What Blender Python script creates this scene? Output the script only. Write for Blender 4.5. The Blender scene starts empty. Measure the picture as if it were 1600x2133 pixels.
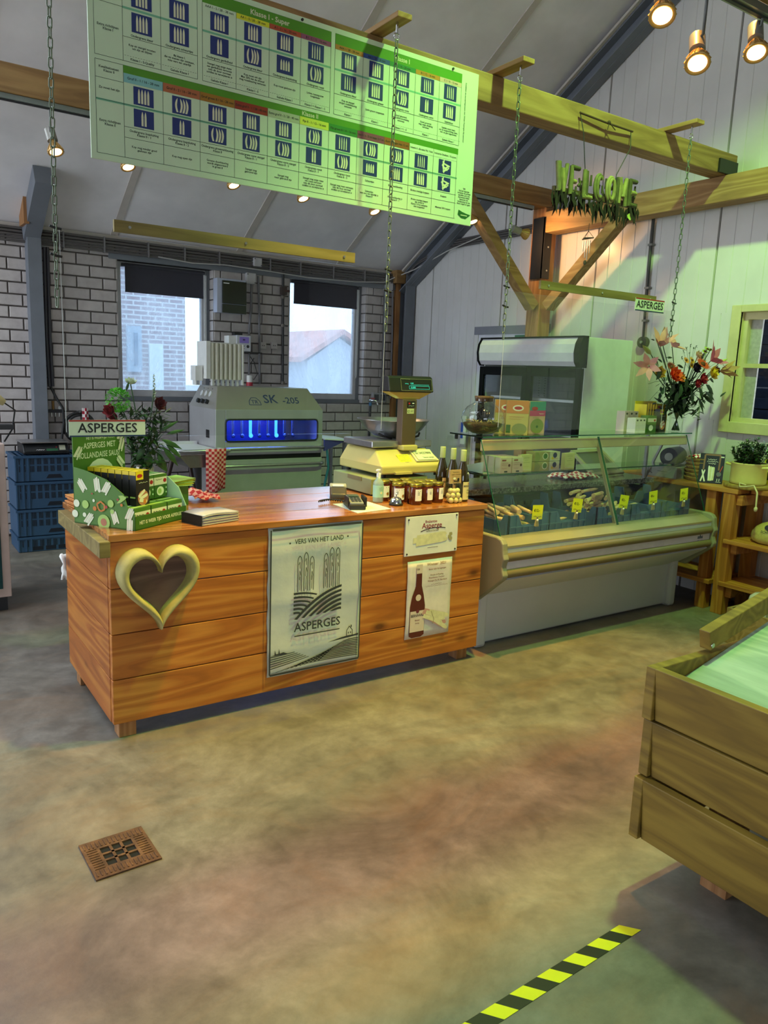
import bpy, math, random
from mathutils import Vector, Matrix
random.seed(7)
PI = math.pi
S = bpy.context.scene
COL = S.collection

# ------------------------------------------------------------------ camera
F_PX, IW, IH = 1590.04, 1600.0, 2133.0
YAW, PIT, ROL, CAMH = 0.59935681, 0.18086588, 0.03928262, 1.6
_f = Vector((math.sin(YAW)*math.cos(PIT), math.cos(YAW)*math.cos(PIT), -math.sin(PIT)))
_r = Vector((math.cos(YAW), -math.sin(YAW), 0)); _u = _r.cross(_f)
CR = math.cos(ROL)*_r + math.sin(ROL)*_u
CU = -math.sin(ROL)*_r + math.cos(ROL)*_u
CF = _f
CAM = Vector((0, 0, CAMH))
cd = bpy.data.cameras.new('camera'); cam = bpy.data.objects.new('camera', cd); COL.objects.link(cam)
M3 = Matrix((CR, CU, -CF)).transposed()
cam.matrix_world = Matrix.Translation(CAM) @ M3.to_4x4()
cd.sensor_fit = 'HORIZONTAL'; cd.sensor_width = 36.0; cd.lens = F_PX/IW*36.0
cd.clip_start = 0.02; cd.clip_end = 200
S.camera = cam

# ------------------------------------------------------------------ view, sky, lamps
S.view_settings.view_transform = 'Standard'; S.view_settings.look = 'None'
S.view_settings.gamma = 1.0; S.view_settings.use_curve_mapping = False
S.view_settings.exposure = 0.0
w = bpy.data.worlds.new('sky'); S.world = w; w.use_nodes = True
bg = w.node_tree.nodes['Background']
bg.inputs[0].default_value = (0.78, 0.89, 1.0, 1); bg.inputs[1].default_value = 6.0

def lamp(name, kind, loc, energy, color, target=None, size=0.1, spot=None, blend=0.3):
    d = bpy.data.lights.new(name, kind); d.energy = energy; d.color = color
    if kind == 'AREA':
        d.shape = 'RECTANGLE'; d.size, d.size_y = size if isinstance(size, tuple) else (size, size)
    else:
        d.shadow_soft_size = size
    if kind == 'SPOT':
        d.spot_size = math.radians(spot); d.spot_blend = blend
    o = bpy.data.objects.new(name, d); COL.objects.link(o); o.location = loc
    if target is not None:
        o.rotation_euler = (Vector(target)-Vector(loc)).to_track_quat('-Z', 'Y').to_euler()
    return o
GREEN = (0.46, 1.0, 0.22); AMBER = (1.0, 0.47, 0.09); WARM = (1.0, 0.55, 0.22)
# high-bay lamps hung under the ridge above the shop floor, two greenish, one amber
lamp('high_bay_green', 'SPOT', (3.0, 1.88, 5.0), 690, GREEN, (4.1, 2.5, 0), 0.10, 100, 0.45)
lamp('high_bay_amber', 'SPOT', (2.35, 2.4, 5.0), 1080, AMBER, (2.2, 1.95, 0), 0.10, 56, 0.5)
lamp('high_bay_green_rear', 'SPOT', (0.9, 0.2, 5.0), 60, GREEN, (1.5, 0.9, 0), 0.12, 80, 0.6)

def portal(name, loc, target, size):          # guides the sampling of sky light through an opening, emits nothing itself
    o = lamp(name, 'AREA', loc, 1, (1, 1, 1), target, size); o.data.cycles.is_portal = True
portal('doorway_portal', (-4.12, 5.5, 2.1), (0, 5.5, 2.1), (3.4, 4.2))
portal('rear_portal', (-1.0, -3.62, 1.6), (-1.0, 0, 1.6), (3.0, 1.7))
portal('added_roof_portal', (-1.2, 4.7, 4.45), (-1.2, 3.7, 2.7), (3.0, 4.8))  # sky light through the added roof opening, out of view
portal('window_portal', (2.5, 7.72, 1.88), (2.5, 0, 1.88), (.95, 1.3))
portal('window_portal_2', (4.29, 7.72, 1.88), (4.29, 0, 1.88), (.97, 1.3))

# ------------------------------------------------------------------ helpers
def ray(x, y): return CR*((x-IW/2)/F_PX) - CU*((y-IH/2)/F_PX) + CF
def on(ax, x, y, v):
    d = ray(x, y); t = (v-CAM[ax])/d[ax]; return CAM + d*t
def FX(x, y, v): return on(0, x, y, v)      # where the sight line meets the plane X = v (metres)
def FY(x, y, v): return on(1, x, y, v)
def FZ(x, y, v=0.0): return on(2, x, y, v)

def tag(o, label=None, cat=None, group=None, kind=None):
    if label: o['label'] = label
    if cat: o['category'] = cat
    if group: o['group'] = group
    if kind: o['kind'] = kind
    return o
def thing(name, label, cat, loc=(0, 0, 0), rz=0.0, group=None):
    o = bpy.data.objects.new(name, None); COL.objects.link(o)
    o.empty_display_size = 0.05; o.location = loc; o.rotation_euler = (0, 0, rz)
    return tag(o, label, cat, group)
def copy_tree(o, parent=None):
    c = o.copy(); COL.objects.link(c); c.parent = parent
    for ch in list(o.children): copy_tree(ch, c)
    return c

class MB:
    """collects shapes in metres; build() links them as ONE mesh object."""
    def __init__(s): s.v = []; s.f = []; s.sm = []
    def add(s, vs, fs, smooth=False):
        n = len(s.v); s.v += [tuple(p) for p in vs]
        s.f += [tuple(i+n for i in f) for f in fs]; s.sm += [smooth]*len(fs); return s
    def box(s, a, b):
        x0, y0, z0 = a; x1, y1, z1 = b
        return s.add([(x0,y0,z0),(x1,y0,z0),(x1,y1,z0),(x0,y1,z0),(x0,y0,z1),(x1,y0,z1),(x1,y1,z1),(x0,y1,z1)],
                     [(0,3,2,1),(4,5,6,7),(0,1,5,4),(1,2,6,5),(2,3,7,6),(3,0,4,7)])
    def cbox(s, c, size, rz=0.0, rx=0.0, ry=0.0):
        R = Matrix.Rotation(rz, 3, 'Z') @ Matrix.Rotation(ry, 3, 'Y') @ Matrix.Rotation(rx, 3, 'X')
        c = Vector(c); hx, hy, hz = [k/2 for k in size]
        vs = [c + R @ Vector((sx*hx, sy*hy, sz*hz)) for sz in (-1,1) for sx, sy in ((-1,-1),(1,-1),(1,1),(-1,1))]
        return s.add(vs, [(0,3,2,1),(4,5,6,7),(0,1,5,4),(1,2,6,5),(2,3,7,6),(3,0,4,7)])
    def bar(s, p0, p1, w, h, up=(0, 0, 1)):
        p0, p1 = Vector(p0), Vector(p1); d = (p1-p0).normalized(); up = Vector(up)
        r = d.cross(up).normalized(); u = r.cross(d)
        vs = [p + r*(a*w/2) + u*(b*h/2) for p in (p0, p1) for a, b in ((-1,-1),(1,-1),(1,1),(-1,1))]
        return s.add(vs, [(0,3,2,1),(4,5,6,7),(0,1,5,4),(1,2,6,5),(2,3,7,6),(3,0,4,7)])
    def tube(s, pts, r, n=8, caps=True, smooth=True):
        pts = [Vector(p) for p in pts]; m = len(pts); rs = r if isinstance(r, (list, tuple)) else [r]*m
        ring = []; prev = None
        for i, p in enumerate(pts):
            t = (pts[min(i+1, m-1)]-pts[max(i-1, 0)]).normalized()
            if prev is None:
                a = Vector((0, 0, 1)) if abs(t.z) < 0.9 else Vector((1, 0, 0)); nrm = t.cross(a).normalized()
            else:
                nrm = (prev - t*prev.dot(t)).normalized()
            prev = nrm; b = t.cross(nrm)
            ring.append([p + (nrm*math.cos(2*PI*k/n) + b*math.sin(2*PI*k/n))*rs[i] for k in range(n)])
        vs = [q for rr in ring for q in rr]
        fs = [(i*n+k, i*n+(k+1) % n, (i+1)*n+(k+1) % n, (i+1)*n+k) for i in range(m-1) for k in range(n)]
        s.add(vs, fs, smooth)
        if caps:
            s.add(ring[0], [tuple(reversed(range(n)))]); s.add(ring[-1], [tuple(range(n))])
        return s
    def cyl(s, p0, p1, r, n=16, r2=None): return s.tube([p0, p1], [r, r if r2 is None else r2], n)
    def lathe(s, prof, c=(0, 0, 0), n=24, smooth=True, a0=0.0):
        m = len(prof); cx, cy, cz = c
        vs = [(cx+r*math.cos(a0+2*PI*k/n), cy+r*math.sin(a0+2*PI*k/n), cz+z) for r, z in prof for k in range(n)]
        return s.add(vs, [(i*n+k, i*n+(k+1) % n, (i+1)*n+(k+1) % n, (i+1)*n+k) for i in range(m-1) for k in range(n)], smooth)
    def ball(s, c, r, n=12, m=8, sc=(1, 1, 1)):
        c = Vector(c)
        vs = [c+Vector((0, 0, -r*sc[2]))]
        for i in range(1, m):
            t = -PI/2+PI*i/m
            vs += [c+Vector((r*sc[0]*math.cos(t)*math.cos(2*PI*k/n), r*sc[1]*math.cos(t)*math.sin(2*PI*k/n), r*sc[2]*math.sin(t))) for k in range(n)]
        vs.append(c+Vector((0, 0, r*sc[2])))
        fs = [(0, 1+(k+1) % n, 1+k) for k in range(n)]
        for i in range(m-2):
            for k in range(n): fs.append((1+i*n+k, 1+i*n+(k+1) % n, 1+(i+1)*n+(k+1) % n, 1+(i+1)*n+k))
        L = len(vs)-1; fs += [(1+(m-2)*n+k, 1+(m-2)*n+(k+1) % n, L) for k in range(n)]
        return s.add(vs, fs, True)
    def prism(s, poly, o, e1, e2, d):
        """poly in (e1, e2) coordinates from o, extruded along vector d"""
        o, e1, e2, d = map(Vector, (o, e1, e2, d)); n = len(poly)
        a = [o+e1*x+e2*y for x, y in poly]; b = [p+d for p in a]
        if (e1.cross(e2)).dot(d) < 0: a, b = b, a
        return s.add(a+b, [tuple(reversed(range(n))), tuple(range(n, 2*n))] + [(i, (i+1) % n, n+(i+1) % n, n+i) for i in range(n)])
    def quad(s, a, b, c, d): return s.add([a, b, c, d], [(0, 1, 2, 3)])
    def poly(s, pts): return s.add(pts, [tuple(range(len(pts)))])
    def slab(s, a, b, c, d, n): # quad a b c d with thickness vector n
        n = Vector(n); p = [Vector(q) for q in (a, b, c, d)]; q = [k+n for k in p]
        if (p[1]-p[0]).cross(p[3]-p[0]).dot(n) < 0: p, q = q, p
        return s.add(p+q, [(3,2,1,0),(4,5,6,7),(0,1,5,4),(1,2,6,5),(2,3,7,6),(3,0,4,7)])
    def torus(s, c, R, r, ax=(0, 0, 1), n=20, m=8, a0=0, a1=2*PI):
        c, ax = Vector(c), Vector(ax).normalized(); t = Vector((1, 0, 0)) if abs(ax.x) < .9 else Vector((0, 1, 0))
        e1 = ax.cross(t).normalized(); e2 = ax.cross(e1); full = abs(a1-a0-2*PI) < 1e-6
        k = n if full else n+1; vs = []
        for i in range(k):
            a = a0+(a1-a0)*i/n; d = e1*math.cos(a)+e2*math.sin(a)
            vs += [c+d*(R+r*math.cos(2*PI*j/m))+ax*(r*math.sin(2*PI*j/m)) for j in range(m)]
        fs = [(i*m+j, i*m+(j+1) % m, ((i+1) % k)*m+(j+1) % m, ((i+1) % k)*m+j) for i in range(n) for j in range(m)]
        return s.add(vs, fs, True)
    def text(s, body, o, e1, e2, size, align='CENTER', sx=1.0, bold=0.0, maxw=None):
        vs, fs = glyphs(body, align, bold)
        if maxw and vs:
            wd = (max(v[0] for v in vs)-min(v[0] for v in vs))*size*sx
            if wd > maxw: sx *= maxw/wd
        o, e1, e2 = Vector(o), Vector(e1).normalized(), Vector(e2).normalized()
        return s.add([o+e1*(x*size*sx)+e2*(y*size) for x, y in vs], fs)
    def xf(s, M): s.v = [tuple(M @ Vector(p)) for p in s.v]; return s
    def mesh(s, name, mat=None):
        me = bpy.data.meshes.new(name); me.from_pydata(s.v, [], s.f)
        me.polygons.foreach_set('use_smooth', s.sm)
        if mat: me.materials.append(mat)
        me.update(); return me
    def build(s, name, mat, parent=None, off=None, bevel=0.0, seg=2, smooth=False):
        """world-coordinate shapes are stored relative to the thing they belong to"""
        root = parent
        while root is not None and root.parent is not None: root = root.parent
        if off is None and root is not None: off = root.location
        if off is not None and Vector(off).length > 0:
            ox, oy, oz = off; s.v = [(x-ox, y-oy, z-oz) for x, y, z in s.v]
        if smooth: s.sm = [True]*len(s.sm)
        me = s.mesh(name, mat); o = bpy.data.objects.new(name, me); COL.objects.link(o)
        if parent is not None: o.parent = parent
        if bevel:
            m = o.modifiers.new('bevel', 'BEVEL'); m.width = bevel; m.segments = seg; m.limit_method = 'ANGLE'; m.angle_limit = math.radians(40)
        return o
_gc = {}
def glyphs(body, align, bold):
    k = (body, align, bold)
    if k not in _gc:
        cu = bpy.data.curves.new('t', 'FONT'); cu.body = body; cu.align_x = align; cu.align_y = 'CENTER'
        cu.resolution_u = 2; cu.offset = bold; cu.space_line = 0.95
        ob = bpy.data.objects.new('t', cu)
        me = ob.to_mesh(); _gc[k] = ([(v.co.x, v.co.y) for v in me.vertices], [tuple(p.vertices) for p in me.polygons])
        ob.to_mesh_clear(); bpy.data.objects.remove(ob); bpy.data.curves.remove(cu)
    return _gc[k]
def solo(name, mb, mat, label, cat, group=None, base=None, bevel=0.0):
    """a thing that is one mesh; origin at its base"""
    if base is None:
        xs, ys, zs = zip(*mb.v); base = ((min(xs)+max(xs))/2, (min(ys)+max(ys))/2, min(zs))
    o = mb.build(name, mat, None, off=base, bevel=bevel); o.location = base
    return tag(o, label, cat, group)
def struct(name, mb, mat, parent=None, bevel=0.0):
    o = mb.build(name, mat, parent, bevel=bevel)
    if parent is None: o['kind'] = 'structure'
    return o
def sroot(name):
    o = bpy.data.objects.new(name, None); COL.objects.link(o); o['kind'] = 'structure'; return o

# ------------------------------------------------------------------ materials
def lin(h):
    if isinstance(h, str):
        c = [int(h[i:i+2], 16)/255 for i in (0, 2, 4)]
        return tuple((k/12.92 if k <= .04045 else ((k+.055)/1.055)**2.4) for k in c)
    return h
class NT:
    def __init__(s, name):
        s.m = bpy.data.materials.new(name); s.m.use_nodes = True; s.t = s.m.node_tree
        s.b = s.t.nodes['Principled BSDF']; s.n = s.t.nodes.new; s.l = s.t.links.new
    def node(s, ty, **kw):
        n = s.n(ty)
        for k, v in kw.items(): setattr(n, k, v)
        return n
    def coord(s, scale=(1, 1, 1), rnd=False, kind='Object'):
        tc = s.node('ShaderNodeTexCoord'); mp = s.node('ShaderNodeMapping'); mp.inputs['Scale'].default_value = scale
        s.l(tc.outputs[kind], mp.inputs['Vector'])
        if rnd:
            oi = s.node('ShaderNodeObjectInfo'); mu = s.node('ShaderNodeVectorMath', operation='SCALE'); mu.inputs[0].default_value = (37, 51, 23)
            s.l(oi.outputs['Random'], mu.inputs['Scale']); s.l(mu.outputs[0], mp.inputs['Location'])
        return mp.outputs[0]
    def noise(s, vec, scale, detail=3, rough=.55, dist=0.0):
        n = s.node('ShaderNodeTexNoise'); n.inputs['Scale'].default_value = scale; n.inputs['Detail'].default_value = detail
        n.inputs['Roughness'].default_value = rough; n.inputs['Distortion'].default_value = dist; s.l(vec, n.inputs['Vector']); return n.outputs['Fac']
    def ramp(s, fac, stops):
        r = s.node('ShaderNodeValToRGB'); e = r.color_ramp.elements
        while len(e) < len(stops): e.new(0.5)
        for i, (p, c) in enumerate(stops): e[i].position = p; e[i].color = (*lin(c), 1) if not isinstance(c, float) else (c, c, c, 1)
        s.l(fac, r.inputs[0]); return r.outputs[0]
    def mix(s, fac, a, b, mode='MIX'):
        x = s.node('ShaderNodeMix', data_type='RGBA', blend_type=mode)
        for sock, v in ((x.inputs[0], fac), (x.inputs[6], a), (x.inputs[7], b)):
            if isinstance(v, (int, float)): sock.default_value = v
            elif isinstance(v, (str, tuple)): sock.default_value = (*lin(v), 1)
            else: s.l(v, sock)
        return x.outputs[2]
    def bump(s, h, strength=.3, dist=.01):
        b = s.node('ShaderNodeBump'); b.inputs['Strength'].default_value = strength; b.inputs['Distance'].default_value = dist
        s.l(h, b.inputs['Height']); s.l(b.outputs[0], s.b.inputs['Normal'])
_mc = {}
def mat(hexc, rough=.55, metal=0.0, noise=0.0, nscale=14.0, bump=0.0, spec=.5, emit=None, alpha=1.0, coat=0.0):
    key = (hexc, rough, metal, noise, nscale, bump, spec, emit, alpha, coat)
    if key in _mc: return _mc[key]
    t = NT('m_%s_%d' % (hexc if isinstance(hexc, str) else 'c', len(_mc))); b = t.b
    c = lin(hexc); b.inputs['Roughness'].default_value = rough; b.inputs['Metallic'].default_value = metal
    b.inputs['Specular IOR Level'].default_value = spec; b.inputs['Coat Weight'].default_value = coat
    v = t.coord(); nz = t.noise(v, nscale, 4)
    k = noise if noise else .05
    lo = tuple(max(0, x*(1-k)) for x in c); hi = tuple(min(1, x*(1+k)) for x in c)
    t.l(t.ramp(nz, [(.3, lo), (.7, hi)]), b.inputs['Base Color'])
    if bump: t.bump(t.noise(v, nscale*4, 4), bump, .004)
    if emit: b.inputs['Emission Color'].default_value = (*c, 1); b.inputs['Emission Strength'].default_value = emit
    if alpha < 1: b.inputs['Alpha'].default_value = alpha
    _mc[key] = t.m; return t.m
def wood(name, dark, mid, light, axis='X', rough=.5, knots=.5, grain=1.0, coat=0.0):
    t = NT(name); sc = {'X': (.55, 6, 6), 'Y': (6, .55, 6), 'Z': (6, 6, .55)}[axis]
    v = t.coord(sc, True)
    n1 = t.noise(v, .8*grain, 2, .45, .25); n2 = t.noise(v, 11*grain, 5, .65, .2)
    wv = t.node('ShaderNodeMath', operation='SINE'); mu = t.node('ShaderNodeMath', operation='MULTIPLY'); mu.inputs[1].default_value = 70
    t.l(n1, mu.inputs[0]); t.l(mu.outputs[0], wv.inputs[0])
    rg = t.node('ShaderNodeMapRange'); rg.inputs[1].default_value = -1; rg.inputs[2].default_value = 1; t.l(wv.outputs[0], rg.inputs[0])
    base = t.ramp(rg.outputs[0], [(0, mid), (.5, mid), (1, light)])
    mm = t.node('ShaderNodeMath', operation='MULTIPLY'); mm.inputs[1].default_value = .22; t.l(t.ramp(rg.outputs[0], [(0, 1.0), (.14, 0.0)]), mm.inputs[0])
    c = t.mix(mm.outputs[0], base, dark)
    c = t.mix(.7, c, t.ramp(n2, [(.25, .78), (.6, 1.0)]), 'MULTIPLY')
    big = t.ramp(t.noise(t.coord((1.3, 1.3, 1.3), True), 1.6, 3), [(.3, .84), (.7, 1.06)])
    c = t.mix(.8, c, big, 'MULTIPLY')
    if knots:
        vo = t.node('ShaderNodeTexVoronoi'); vo.inputs['Scale'].default_value = 1.0
        ks = {'X': (2.6, 5, 5), 'Y': (5, 2.6, 5), 'Z': (5, 5, 2.6)}[axis]
        t.l(t.coord(ks, True), vo.inputs['Vector'])
        kf = t.ramp(vo.outputs['Distance'], [(.05, float(knots)), (.10, float(knots)*.5), (.17, 0.0)])
        c = t.mix(kf, c, tuple(x*.45 for x in lin(dark)))
    t.l(c, t.b.inputs['Base Color']); t.b.inputs['Roughness'].default_value = rough
    t.b.inputs['Coat Weight'].default_value = coat; t.b.inputs['Coat Roughness'].default_value = .25
    t.bump(n2, .12, .003); return t.m
def glass(name, tint=(1, 1, 1), rough=0.0, haze=0.0, hazec=(1, 1, 1), refl=1.45):
    """thin clear sheet: sees straight through, mirrors at grazing angles, optional dirt film"""
    t = NT(name); t.t.nodes.remove(t.b); out = t.t.nodes['Material Output']
    tr = t.node('ShaderNodeBsdfTransparent'); tr.inputs[0].default_value = (*tint, 1)
    gl = t.node('ShaderNodeBsdfGlossy'); gl.inputs['Roughness'].default_value = rough
    fr = t.node('ShaderNodeFresnel'); ge = t.node('ShaderNodeNewGeometry'); mr = t.node('ShaderNodeMapRange')
    mr.inputs[3].default_value = refl; mr.inputs[4].default_value = 1/refl; t.l(ge.outputs['Backfacing'], mr.inputs[0]); t.l(mr.outputs[0], fr.inputs[0])
    mx = t.node('ShaderNodeMixShader'); t.l(fr.outputs[0], mx.inputs[0]); t.l(tr.outputs[0], mx.inputs[1]); t.l(gl.outputs[0], mx.inputs[2])
    last = mx.outputs[0]
    if haze:
        tl = t.node('ShaderNodeBsdfTranslucent'); tl.inputs[0].default_value = (*hazec, 1)
        v = t.coord((1, 1, .35)); nz = t.ramp(t.noise(v, 3.2, 7, .7, .8), [(.32, float(haze)*.3), (.68, float(haze))])
        m2 = t.node('ShaderNodeMixShader'); t.l(nz, m2.inputs[0]); t.l(last, m2.inputs[1]); t.l(tl.outputs[0], m2.inputs[2]); last = m2.outputs[0]
    t.l(last, out.inputs[0]); return t.m

def decor(parent, o, e1, e2, w, h, items, name='print', root=None):
    """flat print on a face: o lower left corner, e1/e2 unit vectors, items in 0..1 face coordinates, grouped by ink"""
    o, e1, e2 = Vector(o), Vector(e1), Vector(e2); n = e1.cross(e2).normalized(); inks = []; mbs = {}
    for ii, it in enumerate(items):
        if it[0] == 'd' and isinstance(it[-1], float): it = it[:4]+(it[5], it[4])
        k = it[0]; m = it[-1]
        if k == 'w':      # a line of writing too small to read
            u0, v0, u1, am = it[1:5]; q = max(6, int((u1-u0)*w/.0035)); q = min(q, 60)
            it = ('l', [(u0+(u1-u0)*i/q, v0+am*math.sin(i*2.1+v0*40)*math.sin(i*.83+1)) for i in range(q+1)], am*.45*h/w, m); k = 'l'
        if m not in inks: inks.append(m); mbs[m] = MB()
        b = mbs[m]; off = n*(.0007+.0004*inks.index(m)+.00004*ii); P = lambda u, v: o+e1*(u*w)+e2*(v*h)+off
        if k == 'r': b.quad(P(it[1], it[2]), P(it[3], it[2]), P(it[3], it[4]), P(it[1], it[4]))
        elif k == 't': b.text(it[4], P(it[1], it[2]), e1, e2, it[3]*h, maxw=(it[5]*w if len(it) > 6 else None), bold=.012)
        elif k == 'd':
            rv = it[4] if len(it) > 5 else it[3]*w/h; b.poly([P(it[1]+it[3]*math.cos(2*PI*q/18), it[2]+rv*math.sin(2*PI*q/18)) for q in range(18)])
        elif k == 'p': b.poly([P(u, v) for u, v in it[1]])
        elif k == 'l':
            pts = [P(u, v) for u, v in it[1]]; hw = it[2]*w/2
            for a, c in zip(pts[:-1], pts[1:]):
                d = (c-a).normalized(); s_ = n.cross(d)*hw; b.quad(a-s_, c-s_, c+s_, a+s_)
        elif k in 'sB':
            c = P(it[1], it[2]); L, wd, an = (it[3]*h, it[4]*w, it[5]) if k == 's' else it[3:6]; d = e1*math.cos(an)+e2*math.sin(an); s_ = n.cross(d)
            if k == 'B': c = c+s_*(wd*1.05*it[6])+d*(.004*((it[6]*2) % 3))
            b.poly([c-d*L/2-s_*wd/2, c-d*L/2+s_*wd/2][::-1] + [c+d*L*.3+s_*wd*.5, c+d*L*.44+s_*wd*.4, c+d*L*.5, c+d*L*.44-s_*wd*.4, c+d*L*.3-s_*wd*.5][::-1])
    out = []
    for m in inks:
        ob = mbs[m].build(name, m, parent); ob['kind'] = 'stuff'; out.append(ob)
    return out
def carton(name, label, cat, loc, size, rz, m, front=(), left=(), top=(), group=None):
    w, d, h = size; r = thing(name, label, cat, loc, rz, group)
    b = MB().box((-w/2, -d/2, 0), (w/2, d/2, h)); bo = b.build('carton', m, r, off=(0, 0, 0)); bo.location = (0, 0, 0)
    L = Vector(r.location)
    if front: decor(bo, L+Vector((-w/2, -d/2, 0)), (1, 0, 0), (0, 0, 1), w, h, front)
    if left: decor(bo, L+Vector((-w/2, d/2, 0)), (0, -1, 0), (0, 0, 1), d, h, left)
    if top: decor(bo, L+Vector((-w/2, -d/2, h)), (1, 0, 0), (0, 1, 0), w, d, top)
    return r
W_COUNTER = wood('counter_wood', '66300c', 'b86a24', 'cc8234', 'X', .42, .8, 1.0, .25)
W_COUNTER_Y = wood('counter_wood_side', '66300c', 'a85f22', 'bc762e', 'Y', .45, .8)
W_TOP = wood('counter_top_wood', '6e3c18', 'a8662e', 'bc7c40', 'X', .22, .5, .8, .6)
W_BEAM = wood('beam_wood_along_x', '5c4022', '8c6a3e', '9c7a4a', 'X', .7, .25)
W_BEAM_Y = wood('beam_wood_along_y', '65452a', '96703f', 'a88350', 'Y', .7, .25)
W_BEAM_Z = wood('beam_wood_upright', '5f3d22', '98683c', 'a8784a', 'Z', .7, .25)
W_PALE = wood('pale_softwood', '54461e', '7e6c38', '8e7c46', 'X', .65, .25)
W_SHELF = wood('shelf_wood', '6b3a12', 'b8742c', 'c98a3e', 'Y', .45, .6)
W_SHELF_Z = wood('shelf_wood_upright', '6b3a12', 'b8742c', 'c98a3e', 'Z', .45, .6)
W_BIN = wood('bin_wood', '48340e', '7c601e', '8c7028', 'Y', .6, .6)
W_BINTOP = wood('bin_green_board', '7c9484', '98aa9c', 'aebcae', 'Y', .5, 0)
BLACK = mat('141416', .45); DARK = mat('26262a', .5); STEEL = mat('b8b8ba', .28, .9, .06, 30); CHROME = mat('d8d8d8', .12, 1)
WHITE = mat('e6e4e0', .5); PAPER = mat('f0eeea', .8); GREYPAINT = mat('6c7078', .5, 0, .08, 6); GREYDARK = mat('4a4d53', .55)
PVC = mat('6e6c70', .5); PVCD = mat('55504e', .55); SCREW = mat('c0c0bc', .3, .9)
INK = mat('1c1c1e', .7); GLASSG = glass('shelf_glass', (.90, .97, .93)); GLASS_EDGE = mat('1d5b46', .12, 0, .1, 30, 0, .8)
CLEAR = glass('clear_glass', (.97, .98, .97)); PLEXI = glass('plexi', (.96, .97, .97)); 
# ================================================================== the room
YB, XR = 7.5, 5.35                     # brick wall face, panelled gable wall face
EAVE, SLOPE = 2.735, 0.581             # ceiling height at the brick wall, rise per metre towards the ridge
RIDGE_Y = 1.5
def zc(y): return EAVE + SLOPE*(YB-y)
# floor
t = NT('concrete'); v = t.coord()
n1 = t.noise(v, 1.7, 8, .68, .6); n2 = t.noise(v, 8, 7, .7, .3); n3 = t.noise(v, 34, 5, .7)
c = t.ramp(n1, [(.28, '544d44'), (.5, '716a60'), (.72, '8c857b')])
c = t.mix(.7, c, t.ramp(n2, [(.32, .62), (.62, 1.08)]), 'MULTIPLY'); c = t.mix(.35, c, t.ramp(n3, [(.3, .7), (.7, 1.1)]), 'MULTIPLY')
rust = t.ramp(t.noise(t.coord((.8, 1.6, 1)), 1.4, 8, .7, .8), [(.48, 0.0), (.72, .4)])
c = t.mix(rust, c, '8a6a4c')
t.l(c, t.b.inputs['Base Color']); t.l(t.ramp(n2, [(.3, .38), (.7, .62)]), t.b.inputs['Roughness']); t.bump(n3, .15, .004)
M_FLOOR = t.m
struct('floor', MB().box((-4, -3.5, -.1), (XR+.2, YB+.3, 0)), M_FLOOR)
# ---- brick wall
M_MORTAR = mat('5c5450', .9, 0, .2, 20, .3)
t = NT('painted_brick'); v = t.coord((1, 1, 1), True); oi = t.node('ShaderNodeObjectInfo')
c = t.ramp(t.noise(v, 9, 5, .65), [(.25, 'aaa09d'), (.6, 'beb5b2'), (.85, 'cac2bf')])
c = t.mix(.6, c, t.ramp(oi.outputs['Random'], [(0, .8), (1, 1.05)]), 'MULTIPLY')
t.l(c, t.b.inputs['Base Color']); t.b.inputs['Roughness'].default_value = .8; t.bump(t.noise(v, 60, 5, .7), .3, .004)
M_BRICK = t.m
wb = sroot('wall_back')
W1 = (2.02, 2.97, 1.235, 2.53); W2 = (3.80, 4.775, 1.235, 2.55)      # window openings x0 x1 z0 z1
mb = MB()
mb.box((-4, YB+.012, 0), (W1[0], YB+.28, 3)); mb.box((W1[1], YB+.012, 0), (W2[0], YB+.28, 3)); mb.box((W2[1], YB+.012, 0), (XR+.2, YB+.28, 3))
for W in (W1, W2):
    mb.box((W[0], YB+.012, 0), (W[1], YB+.28, W[2])); mb.box((W[0], YB+.012, W[3]), (W[1], YB+.28, 3))
mb.build('mortar', M_MORTAR, wb)
BP, BC = .228, .1012
meshes = {}
def brick_mesh(L):
    k = round(L, 3)
    if k not in meshes:
        b = MB(); h = (BC-.013)/2; d = .02; e = .004
        a = [(-k/2, 0, -h), (k/2, 0, -h), (k/2, 0, h), (-k/2, 0, h)]
        f = [(-k/2+e, -d, -h+e), (k/2-e, -d, -h+e), (k/2-e, -d, h-e), (-k/2+e, -d, h-e)]
        g = [(-k/2, -d+e, -h), (k/2, -d+e, -h), (k/2, -d+e, h), (-k/2, -d+e, h)]
        b.add(a+g+f, [(8, 9, 10, 11)] + [(i+4, (i+1) % 4+4, (i+1) % 4+8, i+8) for i in range(4)] + [(i, (i+1) % 4, (i+1) % 4+4, i+4) for i in range(4)])
        meshes[k] = b.mesh('brick', M_BRICK)
    return meshes[k]
spans = []
for r in range(26):
    z = .02+r*BC+BC/2; x = .3 - (BP/2 if r % 2 else 0)
    while x < 5.24:
        segs = [(x+.006, min(x+BP-.006, 5.24))]
        for W in (W1, W2):
            if W[2]-.05 < z < W[3]+.02:
                out = []
                for a, b in segs:
                    if b <= W[0] or a >= W[1]: out.append((a, b))
                    else:
                        if a < W[0]-.03: out.append((a, W[0]))
                        if b > W[1]+.03: out.append((W[1], b))
                segs = out
        spans += [(a, b, z) for a, b in segs if b-a > .03]
        x += BP
def seen(a, b, z):
    p = Vector(((a+b)/2, YB, z))-CAM; u = p.dot(CR)/p.dot(CF)*F_PX+800
    return -40 < u < 850 and z > .62 and not (3.0 < b and a < 3.7 and z < 1.2) and not (2.45 < a and b < 3.7 and z < 1.22)
vis = [q for q in spans if seen(*q)]; vis.sort(key=lambda q: -q[2]); vis = vis[:300]; vs_ = set(vis)
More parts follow.
